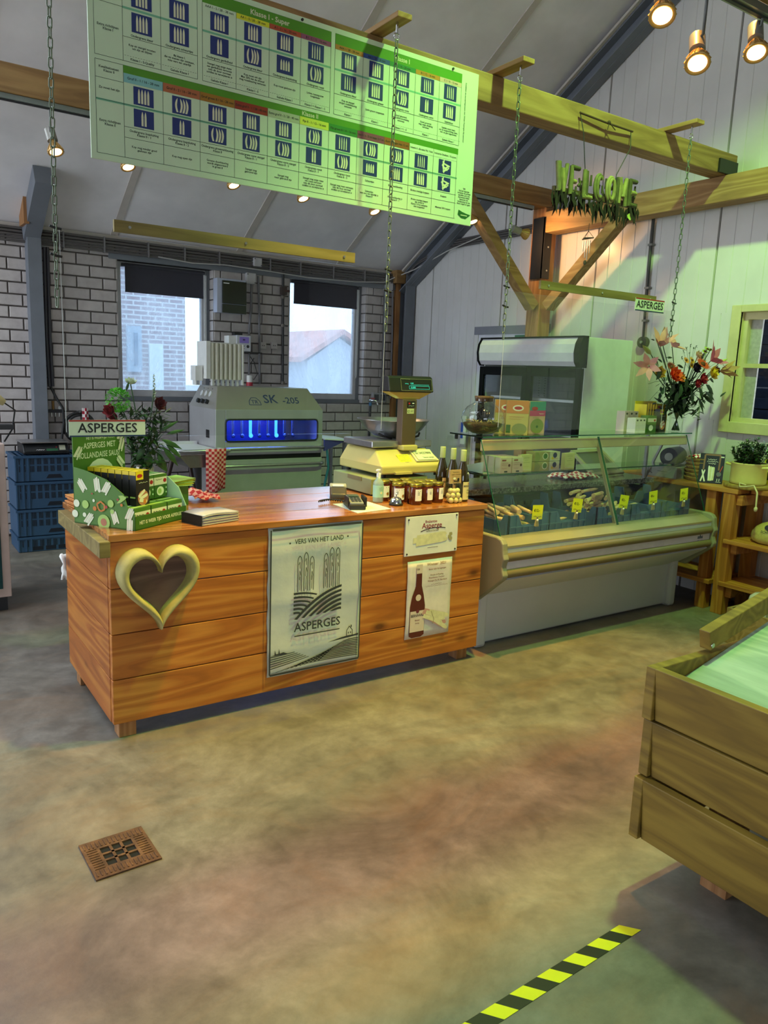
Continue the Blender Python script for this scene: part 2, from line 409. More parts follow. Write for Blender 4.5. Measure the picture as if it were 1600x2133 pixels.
for a, b, z in vis:
    o = bpy.data.objects.new('brick', brick_mesh(b-a)); COL.objects.link(o); o.parent = wb; o.location = ((a+b)/2, YB+.014+random.uniform(-.002, .002), z)
mb = MB()
for a, b, z in spans:
    if (a, b, z) not in vs_: mb.box((a, YB-.006, z-(BC-.013)/2), (b, YB+.02, z+(BC-.013)/2))
o = mb.build('brickwork', M_BRICK, wb); o['kind'] = 'stuff'
# reveal bricks lining the right jambs (lit by the windows)
for W in (W1, W2):
    for r in range(26):
        z = .02+r*BC+BC/2
        if W[2] < z < W[3]-.03:
            MB().box((W[1]-.012, YB, z-(BC-.013)/2), (W[1]+.01, YB+.1, z+(BC-.013)/2)).build('reveal_brick', M_BRICK, wb)
            MB().box((W[0]-.01, YB, z-(BC-.013)/2), (W[0]+.008, YB+.1, z+(BC-.013)/2)).build('reveal_brick', M_BRICK, wb)
# ---- windows in the brick wall
M_FRAME = mat('b9b6b8', .45, 0, .08); M_BLIND = mat('2f2d3a', .85, 0, .1, 40)
M_DIRTY_DIM = glass('dirty_dimming_pane', (.58, .66, .74), .05, .36, (.6, .68, .76))  # dirt film, plus a darker tint added to tone down outside brightness
for i, W in enumerate((W1, W2)):
    x0, x1, z0, z1 = W; wr = sroot('window_%d' % (i+1)); yf = YB+.1
    f = MB(); k = .045
    f.box((x0+.02, yf, z0+.04), (x0+.02+k, yf+.06, z1)); f.box((x1-.05-k, yf, z0+.04), (x1-.05, yf+.06, z1))
    f.box((x0+.02+k, yf, z0+.04), (x1-.05-k, yf+.06, z0+.04+k+.02)); f.box((x0+.02+k, yf, z1-k), (x1-.05-k, yf+.06, z1))
    f.build('window_frame', M_FRAME, wr, bevel=.004)
    MB().box((x1-.05, yf-.005, z0), (x1-.005, yf+.05, z1)).build('jamb', GREYPAINT, wr)
    MB().box((x0, yf-.03, z0-.01), (x1, yf+.06, z0+.04)).build('window_sill', GREYPAINT, wr)
    MB().box((x0+.06, yf+.028, z0+.08), (x1-.09, yf+.032, z1-.03)).build('pane', M_DIRTY_DIM, wr)
    MB().box((x0, yf-.1, z1-.0), (x1, yf+.06, z1+.05)).build('lintel', GREYPAINT, wr)
    # roller blind, a quarter drawn
    bl = thing('roller_blind', 'dark aubergine roller blind part drawn over the %s brick-wall window' % ('left' if i == 0 else 'right'), 'blind', ((x0+x1)/2, yf-.02, z1-.24), 0, 'roller blinds')
    zb = z1-(.265 if i == 0 else .25)
    MB().box((x0+.10, yf-.022, zb), (x1-.085, yf-.016, z1-.012)).build('cloth', M_BLIND, bl)
    MB().box((x0+.10, yf-.027, zb-.012), (x1-.085, yf-.012, zb+.012)).build('hem_bar', M_BLIND, bl)
    MB().cyl((x0+.07, yf-.02, z1-.03), (x1-.07, yf-.02, z1-.03), .016, 12).build('roller', M_BLIND, bl)
    MB().tube([(x1-.055, yf-.02, z1-.05), (x1-.055, yf-.02, z1-1.0), (x1-.062, yf-.02, z1-1.03), (x1-.07, yf-.02, z1-1.0), (x1-.07, yf-.02, z1-.05)], .004, 6).build('pull_cord', WHITE, bl)
# ---- gable wall of sandwich panels (window_3 sits in it)
M_PANEL = mat('cfcbc8', .32, 0, .05, 3); M_SEAM = mat('2a2c2a', .7)
wr_ = sroot('wall_right')
seams = [YB+.3, 7.04, 5.905, 4.72, 3.57, 2.42, 1.27, .12, -1.03, -2.2, -3.5]
W3 = (2.30, 3.30, 1.34, 2.13)           # y0 y1 z0 z1 of the gable window opening
bk_ = MB(); bk_.box((XR+.02, W3[1], 0), (XR+.1, YB+.3, 6.6)); bk_.box((XR+.02, -3.5, 0), (XR+.1, W3[0], 6.6)); bk_.box((XR+.02, W3[0], 0), (XR+.1, W3[1], W3[2])); bk_.box((XR+.02, W3[0], W3[3]), (XR+.1, W3[1], 6.6)); bk_.build('backing', M_SEAM, wr_)
def panel(ya, yb, z0, z1):
    b = MB(); n = max(3, int((yb-ya)/.115)); 
    ys = []; g = .004
    for k in range(n):
        a = ya+(yb-ya)*k/n; c = ya+(yb-ya)*(k+1)/n
        ys += [(a+g, 0), (c-g, 0), (c, .005)]
    ys = [(ya, .02), (ya+.003, 0)] + ys[1:-1] + [(yb-.003, 0), (yb, .02)]
    lo = [(XR+d, y, z0) for y, d in ys]; hi = [(XR+d, y, z1) for y, d in ys]; m = len(ys)
    b.add(lo+hi, [(i+1, i, m+i, m+i+1) for i in range(m-1)])
    return b
for i in range(len(seams)-1):
    yb, ya = seams[i]-.006, seams[i+1]+.006
    zt = lambda y: 6.5
    if ya < W3[1] and yb > W3[0]:
        parts_ = [(ya, yb, 0, W3[2]), (ya, yb, W3[3], 6.5)]
        if ya < W3[0]: parts_.append((ya, W3[0], W3[2], W3[3]))
        if yb > W3[1]: parts_.append((W3[1], yb, W3[2], W3[3]))
        b = MB()
        for q in parts_:
            k = panel(*q); b.add(k.v, k.f)
    else: b = panel(ya, yb, 0, 6.5)
    b.build('wall_panel', M_PANEL, wr_)
# timber-cased window in the gable wall
M_CASE = mat('c9c08a', .55, 0, .1, 8); wr3 = sroot('window_3')
y0, y1, z0, z1 = W3
f = MB(); k = .075
f.box((XR-.03, y1, z0-.08), (XR+.0, y1+k, z1+.05)); f.box((XR-.03, y0-k, z0-.08), (XR, y0, z1+.05))
f.box((XR-.03, y0, z1-.0), (XR, y1, z1+.05)); f.box((XR-.035, y0, z0-.08), (XR, y1, z0))
f.build('casing', M_CASE, wr3, bevel=.004)
f = MB(); f.box((XR-.02, y0-.012, z0-.012), (XR+.1, y0, z1+.012)); f.box((XR-.02, y1, z0-.012), (XR+.1, y1+.012, z1+.012)); f.box((XR-.02, y0, z0-.012), (XR+.1, y1, z0)); f.box((XR-.02, y0, z1), (XR+.1, y1, z1+.012)); f.build('reveal_lining', M_CASE, wr3)
f = MB(); f.box((XR+.02, y1-.035, z0), (XR+.07, y1, z1)); f.box((XR+.02, y0, z0), (XR+.07, y0+.035, z1)); f.box((XR+.02, y0+.035, z0), (XR+.07, y1-.035, z0+.03)); f.box((XR+.02, y0+.035, z1-.05), (XR+.07, y1-.035, z1))
f.build('sash', M_CASE, wr3); MB().box((XR+.022, y0+.035, 1.735), (XR+.06, y1-.035, 1.765)).build('glazing_bar', M_CASE, wr3)
MB().box((XR+.068, y1-.12, z0), (XR+.085, y1-.03, z1)).build('side_lining', mat('b9b4ae', .8, 0, .15, 40, .4), wr3)
MB().box((XR+.052, y0, z0), (XR+.056, y1, z1)).build('pane', CLEAR, wr3)
# ---- ceiling: long insulation panels with pale cover strips
M_CEIL = mat('dad6d8', .6, 0, .12, 2.2); M_STRIP = mat('b9b0a8', .6)
cr = sroot('ceiling')
cs = [-4, -2.7, -1.5, -.36, .82, 2.0, 3.23, 4.39, XR+.1]
def cq(x0, x1, d, ya=RIDGE_Y, yb=YB+.25):
    n = Vector((0, SLOPE, 1)).normalized()
    return MB().slab((x0, ya, zc(ya)+d), (x1, ya, zc(ya)+d), (x1, yb, zc(yb)+d), (x0, yb, zc(yb)+d), n*.06)
for a, b in zip(cs[:-1], cs[1:]):
    if -3 < a < -1:      # unseen roof opening added over the left bay to whiten the floor
        cq(a, b, 0, RIDGE_Y, 2.7).build('ceiling_panel', M_CEIL, cr); cq(a, b, 0, 6.8).build('ceiling_panel', M_CEIL, cr)
    elif -1 < a < 0: cq(a, .3, 0, RIDGE_Y, 2.7).build('ceiling_panel', M_CEIL, cr); cq(a, .3, 0, 6.8).build('ceiling_panel', M_CEIL, cr); cq(.3, b, 0).build('ceiling_panel', M_CEIL, cr)
    else: cq(a, b, 0).build('ceiling_panel', M_CEIL, cr)
for x in cs[1:-1]:
    cq(x-.03, x+.03, -.012).build('cover_strip', M_STRIP, cr)
ce = MB(); ce.slab((-4, RIDGE_Y, zc(RIDGE_Y)), (XR+.1, RIDGE_Y, zc(RIDGE_Y)), (XR+.1, -3.5, zc(RIDGE_Y)-SLOPE*5), (-4, -3.5, zc(RIDGE_Y)-SLOPE*5), (0, 0, .06))
ce.build('far_slope', M_CEIL, cr)
# left and rear walls stand outside the picture; the left one has a wide doorway that lets daylight in
M_PLAIN = mat('8f8b88', .8, 0, .1, 3)
wl = sroot('wall_left')
g = MB(); g.box((-4.1, 7.2, 0), (-4, YB+.3, 6.5)); g.box((-4.1, -3.5, 0), (-4, 3.8, 6.5)); g.box((-4.1, 3.8, 4.2), (-4, 7.2, 6.5)); g.build('wall_panel', M_PLAIN, wl)
struct('wall_rear', MB().box((-4.1, -3.6, 0), (-2.5, -3.5, 6.5)).box((.5, -3.6, 0), (XR+.2, -3.5, 6.5)).box((-2.5, -3.6, 2.45), (.5, -3.5, 6.5)).box((-2.5, -3.6, 0), (.5, -3.5, .75)), M_PLAIN)
# ---- steel frame: columns and the rafter on the gable
tr = sroot('trim_1')
MB().box((1.245, YB-.13, 0), (1.36, YB-.005, 2.95)).build('steel_column', GREYPAINT, tr, bevel=.004)
n = Vector((0, -1, SLOPE)).normalized()
tb = sroot('trim_2')
g = MB(); a = Vector((1.29, YB-.05, zc(YB-.05)-.1)); g.bar(a, a+Vector((0, -.62, SLOPE*.62)), .13, .16); g.build('haunch', GREYPAINT, tb)
MB().box((1.2, YB-.30, 2.70), (1.24, YB-.08, 3.02)).build('wood_packing', W_BEAM_Z, tb)
tc = sroot('trim_3')
g = MB(); a = Vector((XR-.09, YB-.02, zc(YB-.02)-.10)); b_ = Vector((XR-.09, RIDGE_Y, zc(RIDGE_Y)-.10))
g.bar(a, b_, .16, .012, (0, SLOPE, 1)); g.bar(a-Vector((0, 0, .14)), b_-Vector((0, 0, .14)), .16, .012, (0, SLOPE, 1)); g.bar(a-Vector((0, 0, .07)), b_-Vector((0, 0, .07)), .012, .14, (0, SLOPE, 1))
g.build('steel_rafter', GREYPAINT, tc)
MB().bar(a+Vector((-.1, 0, .02)), b_+Vector((-.1, 0, .02)), .03, .02, (0, SLOPE, 1)).build('edge_strip', M_STRIP, tc)
td = sroot('trim_4')
g = MB(); g.box((5.2, YB-.16, 0), (XR-.02, YB-.15, 2.72)); g.box((5.2, YB-.01, 0), (XR-.02, YB, 2.72)); g.box((5.27, YB-.15, 0), (5.28, YB-.01, 2.72)); g.build('steel_column', GREYPAINT, td)
MB().box((5.14, YB-.05, .6), (5.2, YB+.01, 2.62)).build('wood_batten', W_BEAM_Z, td)
MB().box((5.08, YB-.14, 2.6), (5.2, YB+.01, 2.74)).build('wood_packing', W_BEAM_X if False else W_BEAM, td)
te = sroot('trim_5')
MB().box((-.5, YB-.02, 2.70), (5.2, YB+.02, 2.735)).build('eaves_batten', M_STRIP, te)
MB().box((1.95, YB-.03, 2.53), (5.2, YB+.0, 2.585)).build('steel_lintel', GREYPAINT, te)
# ---- outside: brick house with window and door, gabled house further off
t = NT('far_brick'); bt = t.node('ShaderNodeTexBrick'); bt.inputs['Scale'].default_value = 1.0
bt.inputs['Brick Width'].default_value = .22; bt.inputs['Row Height'].default_value = .07; bt.inputs['Mortar Size'].default_value = .012
bt.inputs['Color1'].default_value = (*lin('9a7c80'), 1); bt.inputs['Color2'].default_value = (*lin('b09a9c'), 1); bt.inputs['Mortar'].default_value = (*lin('d8d4d0'), 1)
mp = t.node('ShaderNodeMapping'); mp.inputs['Rotation'].default_value = (-PI/2, 0, 0); tcn = t.node('ShaderNodeTexCoord')
t.l(tcn.outputs['Object'], mp.inputs[0]); t.l(mp.outputs[0], bt.inputs['Vector']); t.l(bt.outputs['Color'], t.b.inputs['Base Color']); t.b.inputs['Roughness'].default_value = .9
M_FARB = t.m
g = sroot('ground_outside'); MB().box((-12, YB+.3, -.12), (30, 60, -.02)).build('paving', mat('a8a4a0', .9, 0, .1, 2), g)
yo = 12.0; xr = FY(386, 700, yo).x
hs = thing('brick_house', 'pale brick house wall seen through the left window', 'building', (xr-3, yo, 0))
MB().box((xr-7, yo, 0), (xr, yo+5, 5.2)).build('house_wall', M_FARB, hs)
p0, p1 = FY(262, 678, yo), FY(294, 775, yo)
wd = MB().box((p0.x, yo-.06, p1.z), (p1.x, yo+.02, p0.z)).build('house_window', mat('aebfcc', .4), hs)
MB().box((p0.x+.1, yo-.07, p1.z+.1), (p1.x-.06, yo-.05, p0.z-.1)).build('pane', mat('7c93a8', .1), wd)
p0, p1 = FY(309, 716, yo), FY(339, 812, yo)
wd = MB().box((p0.x, yo-.05, 0), (p1.x, yo+.02, p0.z)).build('house_door', mat('e8efef', .5), hs)
MB().box((p1.x-.12, yo-.1, 1.0), (p1.x-.06, yo-.05, 1.05)).build('handle', DARK, wd)
yo = 24.0; a, b, c3 = FY(640, 752, yo), FY(707, 704, yo), FY(765, 745, yo)
h2 = thing('gabled_house', 'gabled house with red tiled roof beyond the right window', 'building', (b.x, yo, 0))
MB().prism([(a.x, 0), (c3.x, 0), (c3.x, c3.z), (b.x, b.z), (a.x, a.z)], (0, yo, 0), (1, 0, 0), (0, 0, 1), (0, 9, 0)).build('house_wall', mat('b4b8c0', .9), h2)
g = MB(); g.slab((b.x, yo-.3, b.z+.12), (c3.x+.6, yo-.3, c3.z-.1), (c3.x+.6, yo+9, c3.z-.1), (b.x, yo+9, b.z+.12), (0, 0, .18))
g.build('roof', mat('c98a78', .9, 0, .2, 3), h2)
g = MB(); g.slab((b.x, yo-.3, b.z+.12), (a.x-.4, yo-.3, a.z-.05), (a.x-.4, yo+9, a.z-.05), (b.x, yo+9, b.z+.12), (0, 0, .18)); g.build('roof', mat('c98a78', .9, 0, .2, 3), h2)

# added dark walls beyond the gable window, shutting out the bright sky
struct('wall_sky_block', MB().box((7.3, .5, 0), (7.4, 7.5, 3.2)).box((5.5, .5, 0), (7.3, .6, 3.2)).box((5.5, 7.4, 0), (7.3, 7.5, 3.2)), mat('3c4048', .8))
# ================================================================== timber frame
def beam(name, mb, m, label, base=None, bevel=.006): return solo(name, mb, m, label, 'beam', base=base, bevel=bevel)
RAIL = mat('8c9490', .35, .7)
def light_rail(p0, p1, label):
    r = thing('lighting_rail', label, 'rail', tuple(Vector(p0)))
    MB().bar(p0, p1, .05, .028).build('channel', RAIL, r); 
    q0, q1 = Vector(p0)-Vector((0, 0, .016)), Vector(p1)-Vector((0, 0, .016)); MB().bar(q0, q1, .016, .01).build('slot', DARK, r); return r
beam('timber_beam', MB().box((-3.5, 5.13, 3.085), (5.25, 5.28, 3.245)), W_BEAM, 'far timber tie beam carrying a row of spotlights before the brick wall')
light_rail((-3.4, 5.17, 3.069), (4.98, 5.17, 3.069), 'grey lighting rail under the far timber tie beam')
beam('timber_beam', MB().box((-3.5, 3.4, 3.047), (5.22, 3.53, 3.195)), W_BEAM, 'pale timber beam above the counter with the green chart hung on it')
beam('timber_beam', MB().box((5.09, 1.2, 2.868), (5.25, 5.118, 3.045)), W_BEAM_Y, 'timber wall plate running forward from the post along the panelled wall')
beam('timber_beam', MB().box((-3.5, 1.80, 3.085), (5.25, 1.95, 3.26)), W_BEAM, 'timber beam crossing the top right corner above the big spotlights')
light_rail((-3.4, 1.97, 3.069), (5.0, 1.97, 3.069), 'grey lighting rail in the top right corner')
post = thing('timber_post', 'reddish timber post with knee braces behind the drinks fridge', 'post', (5.17, 5.2, 0))
MB().box((5.10, 5.12, 0), (5.25, 5.28, 3.085)).build('post_shaft', W_BEAM_Z, post, bevel=.006)
br = MB().bar((5.13, 5.04, 2.23), (5.13, 4.25, 2.93), .09, .10, (1, 0, 0)).build('brace', W_BEAM_Y, post, bevel=.004)
MB().bar((5.06, 5.17, 2.23), (4.22, 5.17, 3.06), .09, .10, (0, 1, 0)).build('brace', W_BEAM, post, bevel=.004)
pm = MB(); pm.box((5.085, 5.105, 2.48), (5.18, 5.12, 3.0)); pm.box((5.085, 5.1, 2.48), (5.10, 5.25, 3.0)); pl_ = pm.build('steel_plate', BLACK, post)
for z in (2.55, 2.75, 2.95): MB().cyl((5.14, 5.098, z), (5.14, 5.104, z), .008, 8).build('bolt', SCREW, pl_)
MB().box((5.02, 3.52, 3.05), (5.09, 3.535, 3.17)).build('steel_bracket', BLACK, post) if False else None
bk = MB(); bk.box((5.0, 3.385, 3.05), (5.21, 3.4, 3.14)); solo('steel_bracket', bk, BLACK, 'black steel angle bracket where the pale beam meets the wall plate', 'bracket')
# outriggers on top of the pale beam, with eye bolts and chains
M_CHAIN = mat('6f7a68', .4, .6)
def link_mesh():
    b = MB(); pts = []
    for k in range(12):
        a = 2*PI*k/12; pts.append(Vector((.0085*math.cos(a), 0, .0085*math.sin(a)+(.011 if math.sin(a) > 0 else -.011))))
    n = len(pts); m = 5; vs = []
    for i, p in enumerate(pts):
        tdir = (pts[(i+1) % n]-pts[i-1]).normalized(); nr = Vector((0, 1, 0)); bb = tdir.cross(nr)
        vs += [p+(nr*math.cos(2*PI*j/m)+bb*math.sin(2*PI*j/m))*.0028 for j in range(m)]
    b.add(vs, [(i*m+j, ((i+1) % n)*m+j, ((i+1) % n)*m+(j+1) % m, i*m+(j+1) % m) for i in range(n) for j in range(m)], True)
    return b.mesh('link', M_CHAIN)
LINK = link_mesh()
def chain(p0, p1, label, clip_z=()):
    p0, p1 = Vector(p0), Vector(p1); r = thing('chain', label, 'chain', tuple(p1), 0, 'screen chains')
    d = p1-p0; L = d.length; k = int(L/.0335); q = d.to_track_quat('-Z', 'Y')
    for i in range(k):
        o = bpy.data.objects.new('link', LINK); COL.objects.link(o); o.parent = r
        o.location = p0+d*((i+.5)/k)-p1
        o.rotation_mode = 'QUATERNION'; o.rotation_quaternion = q @ Matrix.Rotation((i % 2)*PI/2+.3, 3, 'Z').to_quaternion()
    for z in clip_z:
        t_ = (z-p0.z)/(p1.z-p0.z); c = p0+d*t_
        MB().tube([c+Vector((-.02, 0, .006)), c, c+Vector((.022, 0, -.002))], .005, 6).build('tie_clip', BLACK, r)
    return r
YS = 3.225
cx = [(.655, 'hanging at the left edge of the counter screen'), (2.17, 'hanging in front of the green chart'), (2.955, 'hanging before the knee brace, left of the welcome sign'), (4.43, 'hanging above the bouquet, right of the welcome sign')]
zend = [FY(130, 640, YS).z, FY(806, 690, YS).z, FY(1053, 706, YS).z, FY(1405, 702, YS).z]
zclip = [(FY(117, 475, YS).z, FY(121, 533, YS).z), (FY(803, 562, YS).z, FY(800, 606, YS).z), (FY(1058, 598, YS).z, FY(1057, 639, YS).z), (FY(1408, 632, YS).z, FY(1406, 668, YS).z)]
names = ['at its left end', 'above the green chart', 'left of the welcome sign', 'right of the welcome sign']
for i, (x, nm) in enumerate(cx):
    st = thing('outrigger', 'short wooden outrigger on the pale beam %s' % names[i], 'bracket', (x, 3.3, 3.195), 0, 'chain outriggers')
    MB().box((x-.035, 3.17, 3.197), (x+.045, 3.5, 3.222)).build('arm', W_BEAM_Y, st, bevel=.003)
    g = MB(); g.cyl((x, YS, 3.15), (x, YS, 3.2), .006, 8); g.torus((x, YS, 3.135), .014, .004, (0, 1, 0), 14, 6); g.build('eye_bolt', CHROME, st)
    top = (x, YS, 3.122)
    chain(top, (x-(.012 if i == 0 else 0), YS, zend[i]), 'steel chain ' + nm, zclip[i])
# hanging clear screens with a wooden batten along the top
def screen(x0, x1, z0, z1, sx0, sx1, zb0, label, battenlabel):
    r = thing('clear_screen', label, 'screen', ((x0+x1)/2, YS, z0), 0, 'hanging clear screens')
    MB().box((x0, YS-.0025, z0), (x1, YS+.0025, z1)).build('acrylic_sheet', PLEXI, r)
    b = MB().box((sx0, YS-.02, zb0), (sx1, YS-.003, zb0+.045)).build('batten', W_PALE, r)
    for k in range(3): x = sx0+.06+(sx1-sx0-.12)*k/2; MB().cyl((x, YS-.023, zb0+.022), (x, YS-.019, zb0+.022), .006, 8).build('screw', SCREW, b)
    for x in (x0+.005, x1-.005): MB().tube([(x, YS, z0+.02), (x, YS, z1)], .0012, 5).build('nylon_line', mat('d8d8d8', .4), r)
    return r
zt = FY(118, 475, YS).z
screen(.655, 2.17, 1.297, zt, FY(235, 470, YS).x, FY(735, 540, YS).x, FY(235, 483, YS).z, 'clear acrylic screen hanging over the wooden counter', '')
screen(2.955, 4.43, 1.30, FY(1058, 598, YS).z-.02, FY(1122, 590, YS).x, FY(1362, 620, YS).x, FY(1122, 602, YS).z, 'clear acrylic screen hanging over the glass display case', '')
# ================================================================== wooden sales counter
YC, ZT = 3.138, .905
ct = thing('sales_counter', 'long orange-brown plank counter with thick top standing on short legs', 'counter', (1.8, 3.55, 0))
zs = [.07, .272, .473, .672, .873]
for a, b in zip(zs[:-1], zs[1:]):
    pk = MB().box((.79, YC, a+.002), (2.822, YC+.035, b-.002)).build('front_plank', W_COUNTER, ct, bevel=.003)
    for x in (.865, 2.76):
        MB().lathe([(.0, -.0035), (.006, -.003), (.0075, 0)], (0, 0, 0), 10).xf(Matrix.Translation((x, YC, (a+b)/2)) @ Matrix.Rotation(-PI/2, 4, 'X') @ Matrix.Rotation(PI, 4, 'X')).build('screw_head', SCREW, pk)
    MB().box((.787, YC+.035, a+.002), (.822, 3.965, b-.002)).build('side_plank', W_COUNTER_Y, ct, bevel=.003)
    MB().box((2.788, YC+.035, a+.002), (2.822, 3.965, b-.002)).build('side_plank', W_COUNTER_Y, ct, bevel=.003)
for i in range(4):
    MB().box((.785, YC-.012+.2165*i, .875), (2.832, YC-.012+.2165*(i+1)-.002, ZT)).build('top_board', W_TOP, ct, bevel=.003)
for x, y in ((.815, 3.155), (2.71, 3.175), (.80, 3.80), (2.71, 3.80)):
    MB().box((x, y, 0), (x+.075, y+.075, .4)).build('leg', W_BEAM_Z, ct, bevel=.003)
MB().box((.742, 3.10, .818), (.786, 3.885, .884)).build('ledge_bar', W_PALE, ct, bevel=.003)
# heart
M_HEART = mat('b0a468', .75, 0, .25, 9, .5); M_HEARTIN = wood('heart_inside', '3c2a20', '63493a', '755a48', 'X', .8, 0)
p = FY(324, 1222, YC); a, b = FY(240, 1222, YC), FY(408, 1216, YC); hw = (b.x-a.x)/2; hc = Vector(((a.x+b.x)/2, YC, 0))
zt_, zb_ = FY(322, 1137, YC).z, FY(330, 1305, YC).z
def heart(t, s):
    x = 16*math.sin(t)**3/16.; y = (13*math.cos(t)-5*math.cos(2*t)-2*math.cos(3*t)-math.cos(4*t))
    yn = (y+17)/29.0
    return (x*hw*s, (zb_+(zt_-zb_)*(.57+(yn-.57)*s)))
hr = thing('wooden_heart', 'hollowed pale wooden heart fixed to the counter front', 'decoration', (hc.x, YC, zb_))
N = 72; prof = [(1.0, 0), (1.005, -.03), (.985, -.058), (.94, -.075), (.87, -.082), (.80, -.076), (.755, -.058), (.735, -.03), (.72, -.014)]
vs = []; 
for s_, d in prof:
    for k in range(N):
        x, z = heart(2*PI*k/N+.001, s_); vs.append((hc.x+x, YC+d+.0*math.sin(7*k), z))
fs = [(i*N+k, (i+1)*N+k, (i+1)*N+(k+1) % N, i*N+(k+1) % N) for i in range(len(prof)-1) for k in range(N)]
MB().add(vs, fs, True).build('rim', M_HEART, hr)
vs = [(hc.x+heart(2*PI*k/N+.001, .74)[0], YC-.016, heart(2*PI*k/N+.001, .74)[1]) for k in range(N)]
MB().poly(vs[::-1]).build('hollow', M_HEARTIN, hr)
MB().ball((hc.x+.0, YC-.02, zt_-.09), .006, 8, 6).build('screw_head', SCREW, hr)
# tea towel
M_TOWEL = mat('c2c6c4', .9, 0, .08, 5, .4); M_TINK = mat('32373b', .9)
c4 = [FY(557, 1098, YC), FY(754, 1083, YC), FY(745, 1370, YC), FY(555.5, 1413, YC)]
x0, x1 = (c4[0].x+c4[3].x)/2, (c4[1].x+c4[2].x)/2; z1, z0 = (c4[0].z+c4[1].z)/2, (c4[2].z+c4[3].z)/2
tw = thing('tea_towel', 'grey linen tea towel printed with asparagus fields pinned to the counter', 'towel', ((x0+x1)/2, YC, z0))
def cloth_y(u, v): return YC-.006-.004*math.sin(9*u+4*v)*math.sin(5*v+2)-.004*abs(math.sin(3*PI*v))**8-.003*(u*(1-u))
b = MB(); n, m = 24, 32
for j in range(m+1):
    for i in range(n+1): b.v.append((x0+(x1-x0)*(i/n+.004*math.sin(j*.9)*(i == 0 or i == n)), cloth_y(i/n, j/m), z0+(z1-z0)*j/m))
b.f = [(j*(n+1)+i, j*(n+1)+i+1, (j+1)*(n+1)+i+1, (j+1)*(n+1)+i) for j in range(m) for i in range(n)]; b.sm = [True]*len(b.f)
twc = b.build('linen', M_TOWEL, tw); so = twc.modifiers.new('s', 'SOLIDIFY'); so.thickness = .002; so.offset = -1
I = M_TINK; it = []
it += [('l', [(.03, .985), (.97, .985)], .02, I), ('l', [(.985, .985), (.985, .02)], .014, I), ('l', [(.015, .985), (.015, .02)], .014, I), ('l', [(.015, .018), (.985, .018)], .016, I)]
it += [('t', .515, .895, .046, 'VERS VAN HET LAND', .52, I), ('d', .205, .89, .009, I), ('d', .82, .90, .009, I)]
for u, t_ in ((.31, .80), (.375, .82), (.437, .79), (.587, .80), (.65, .835), (.715, .83)):
    for s_ in (-1, 1):
        it.append(('l', [(u+s_*.019, .56), (u+s_*.021, t_-.03), (u+s_*.014, t_-.012), (u, t_)], .007, I))
    it += [('l', [(u-.012, t_-.06), (u, t_-.04), (u+.004, t_-.085)], .005, I), ('l', [(u+.012, t_-.13), (u+.001, t_-.1), (u-.004, t_-.16)], .005, I), ('l', [(u, .57), (u+.004, .66)], .005, I)]
def arc(pts, n=10):
    (ax, ay), (bx, by), (cx_, cy_) = pts
    return [((1-q)**2*ax+2*q*(1-q)*bx+q*q*cx_, (1-q)**2*ay+2*q*(1-q)*by+q*q*cy_) for q in [k/n for k in range(n+1)]]
for k in range(6):      # right hill
    e = k*.022; it.append(('p', arc([(.26+k*.075, .375+.004*k), (.50+k*.05, .545-e*1.1), (.765, .572-e*1.45)])+arc([(.765, .556-e*1.45), (.52+k*.05, .525-e*1.1), (.29+k*.075, .372+.004*k)]), I))
for k in range(6):      # left hill
    e = k*.026; it.append(('p', arc([(.25, .556-e), (.38-k*.01, .56-e), (.50-k*.035, .53-e*.95)])+arc([(.49-k*.035, .522-e*.95), (.38-k*.01, .545-e), (.25, .542-e)]), I))
it += [('t', .51, .315, .083, 'ASPERGES', .5, I), ('r', .265, .255, .755, .262, I)]
for k in range(11):     # ploughed field
    q = k/10; it.append(('p', arc([(.02+.05*k, .03+.003*k), (.35+.04*k, .07+.012*k), (.97, .045+.012*k)])+arc([(.97, .051+.012*k), (.36+.04*k, .077+.012*k), (.035+.05*k, .03+.003*k)]), I))
for k in range(6): it.append(('p', arc([(.02, .06+.016*k), (.2, .075+.014*k), (.42-.03*k, .10+.01*k)])+arc([(.42-.03*k, .104+.01*k), (.2, .081+.014*k), (.02, .066+.016*k)]), I))
it += [('p', [(.02, .15), (.06, .155), (.065, .19), (.075, .16), (.1, .16), (.105, .195), (.115, .16), (.15, .165), (.2, .15), (.23, .148)], I)]
it += [('p', [(.62, .175), (.7, .185), (.78, .195), (.85, .2), (.92, .2), (.97, .205), (.97, .19), (.8, .183)], I), ('l', [(.835, .2), (.835, .235), (.865, .265), (.90, .235), (.90, .2)], .008, I), ('r', .85, .212, .86, .225, I), ('r', .875, .212, .885, .225, I), ('r', .88, .255, .892, .272, I)]
decor(twc, (x0, YC-.0195, z0), (1, 0, 0), (0, 0, 1), x1-x0, z1-z0, it)
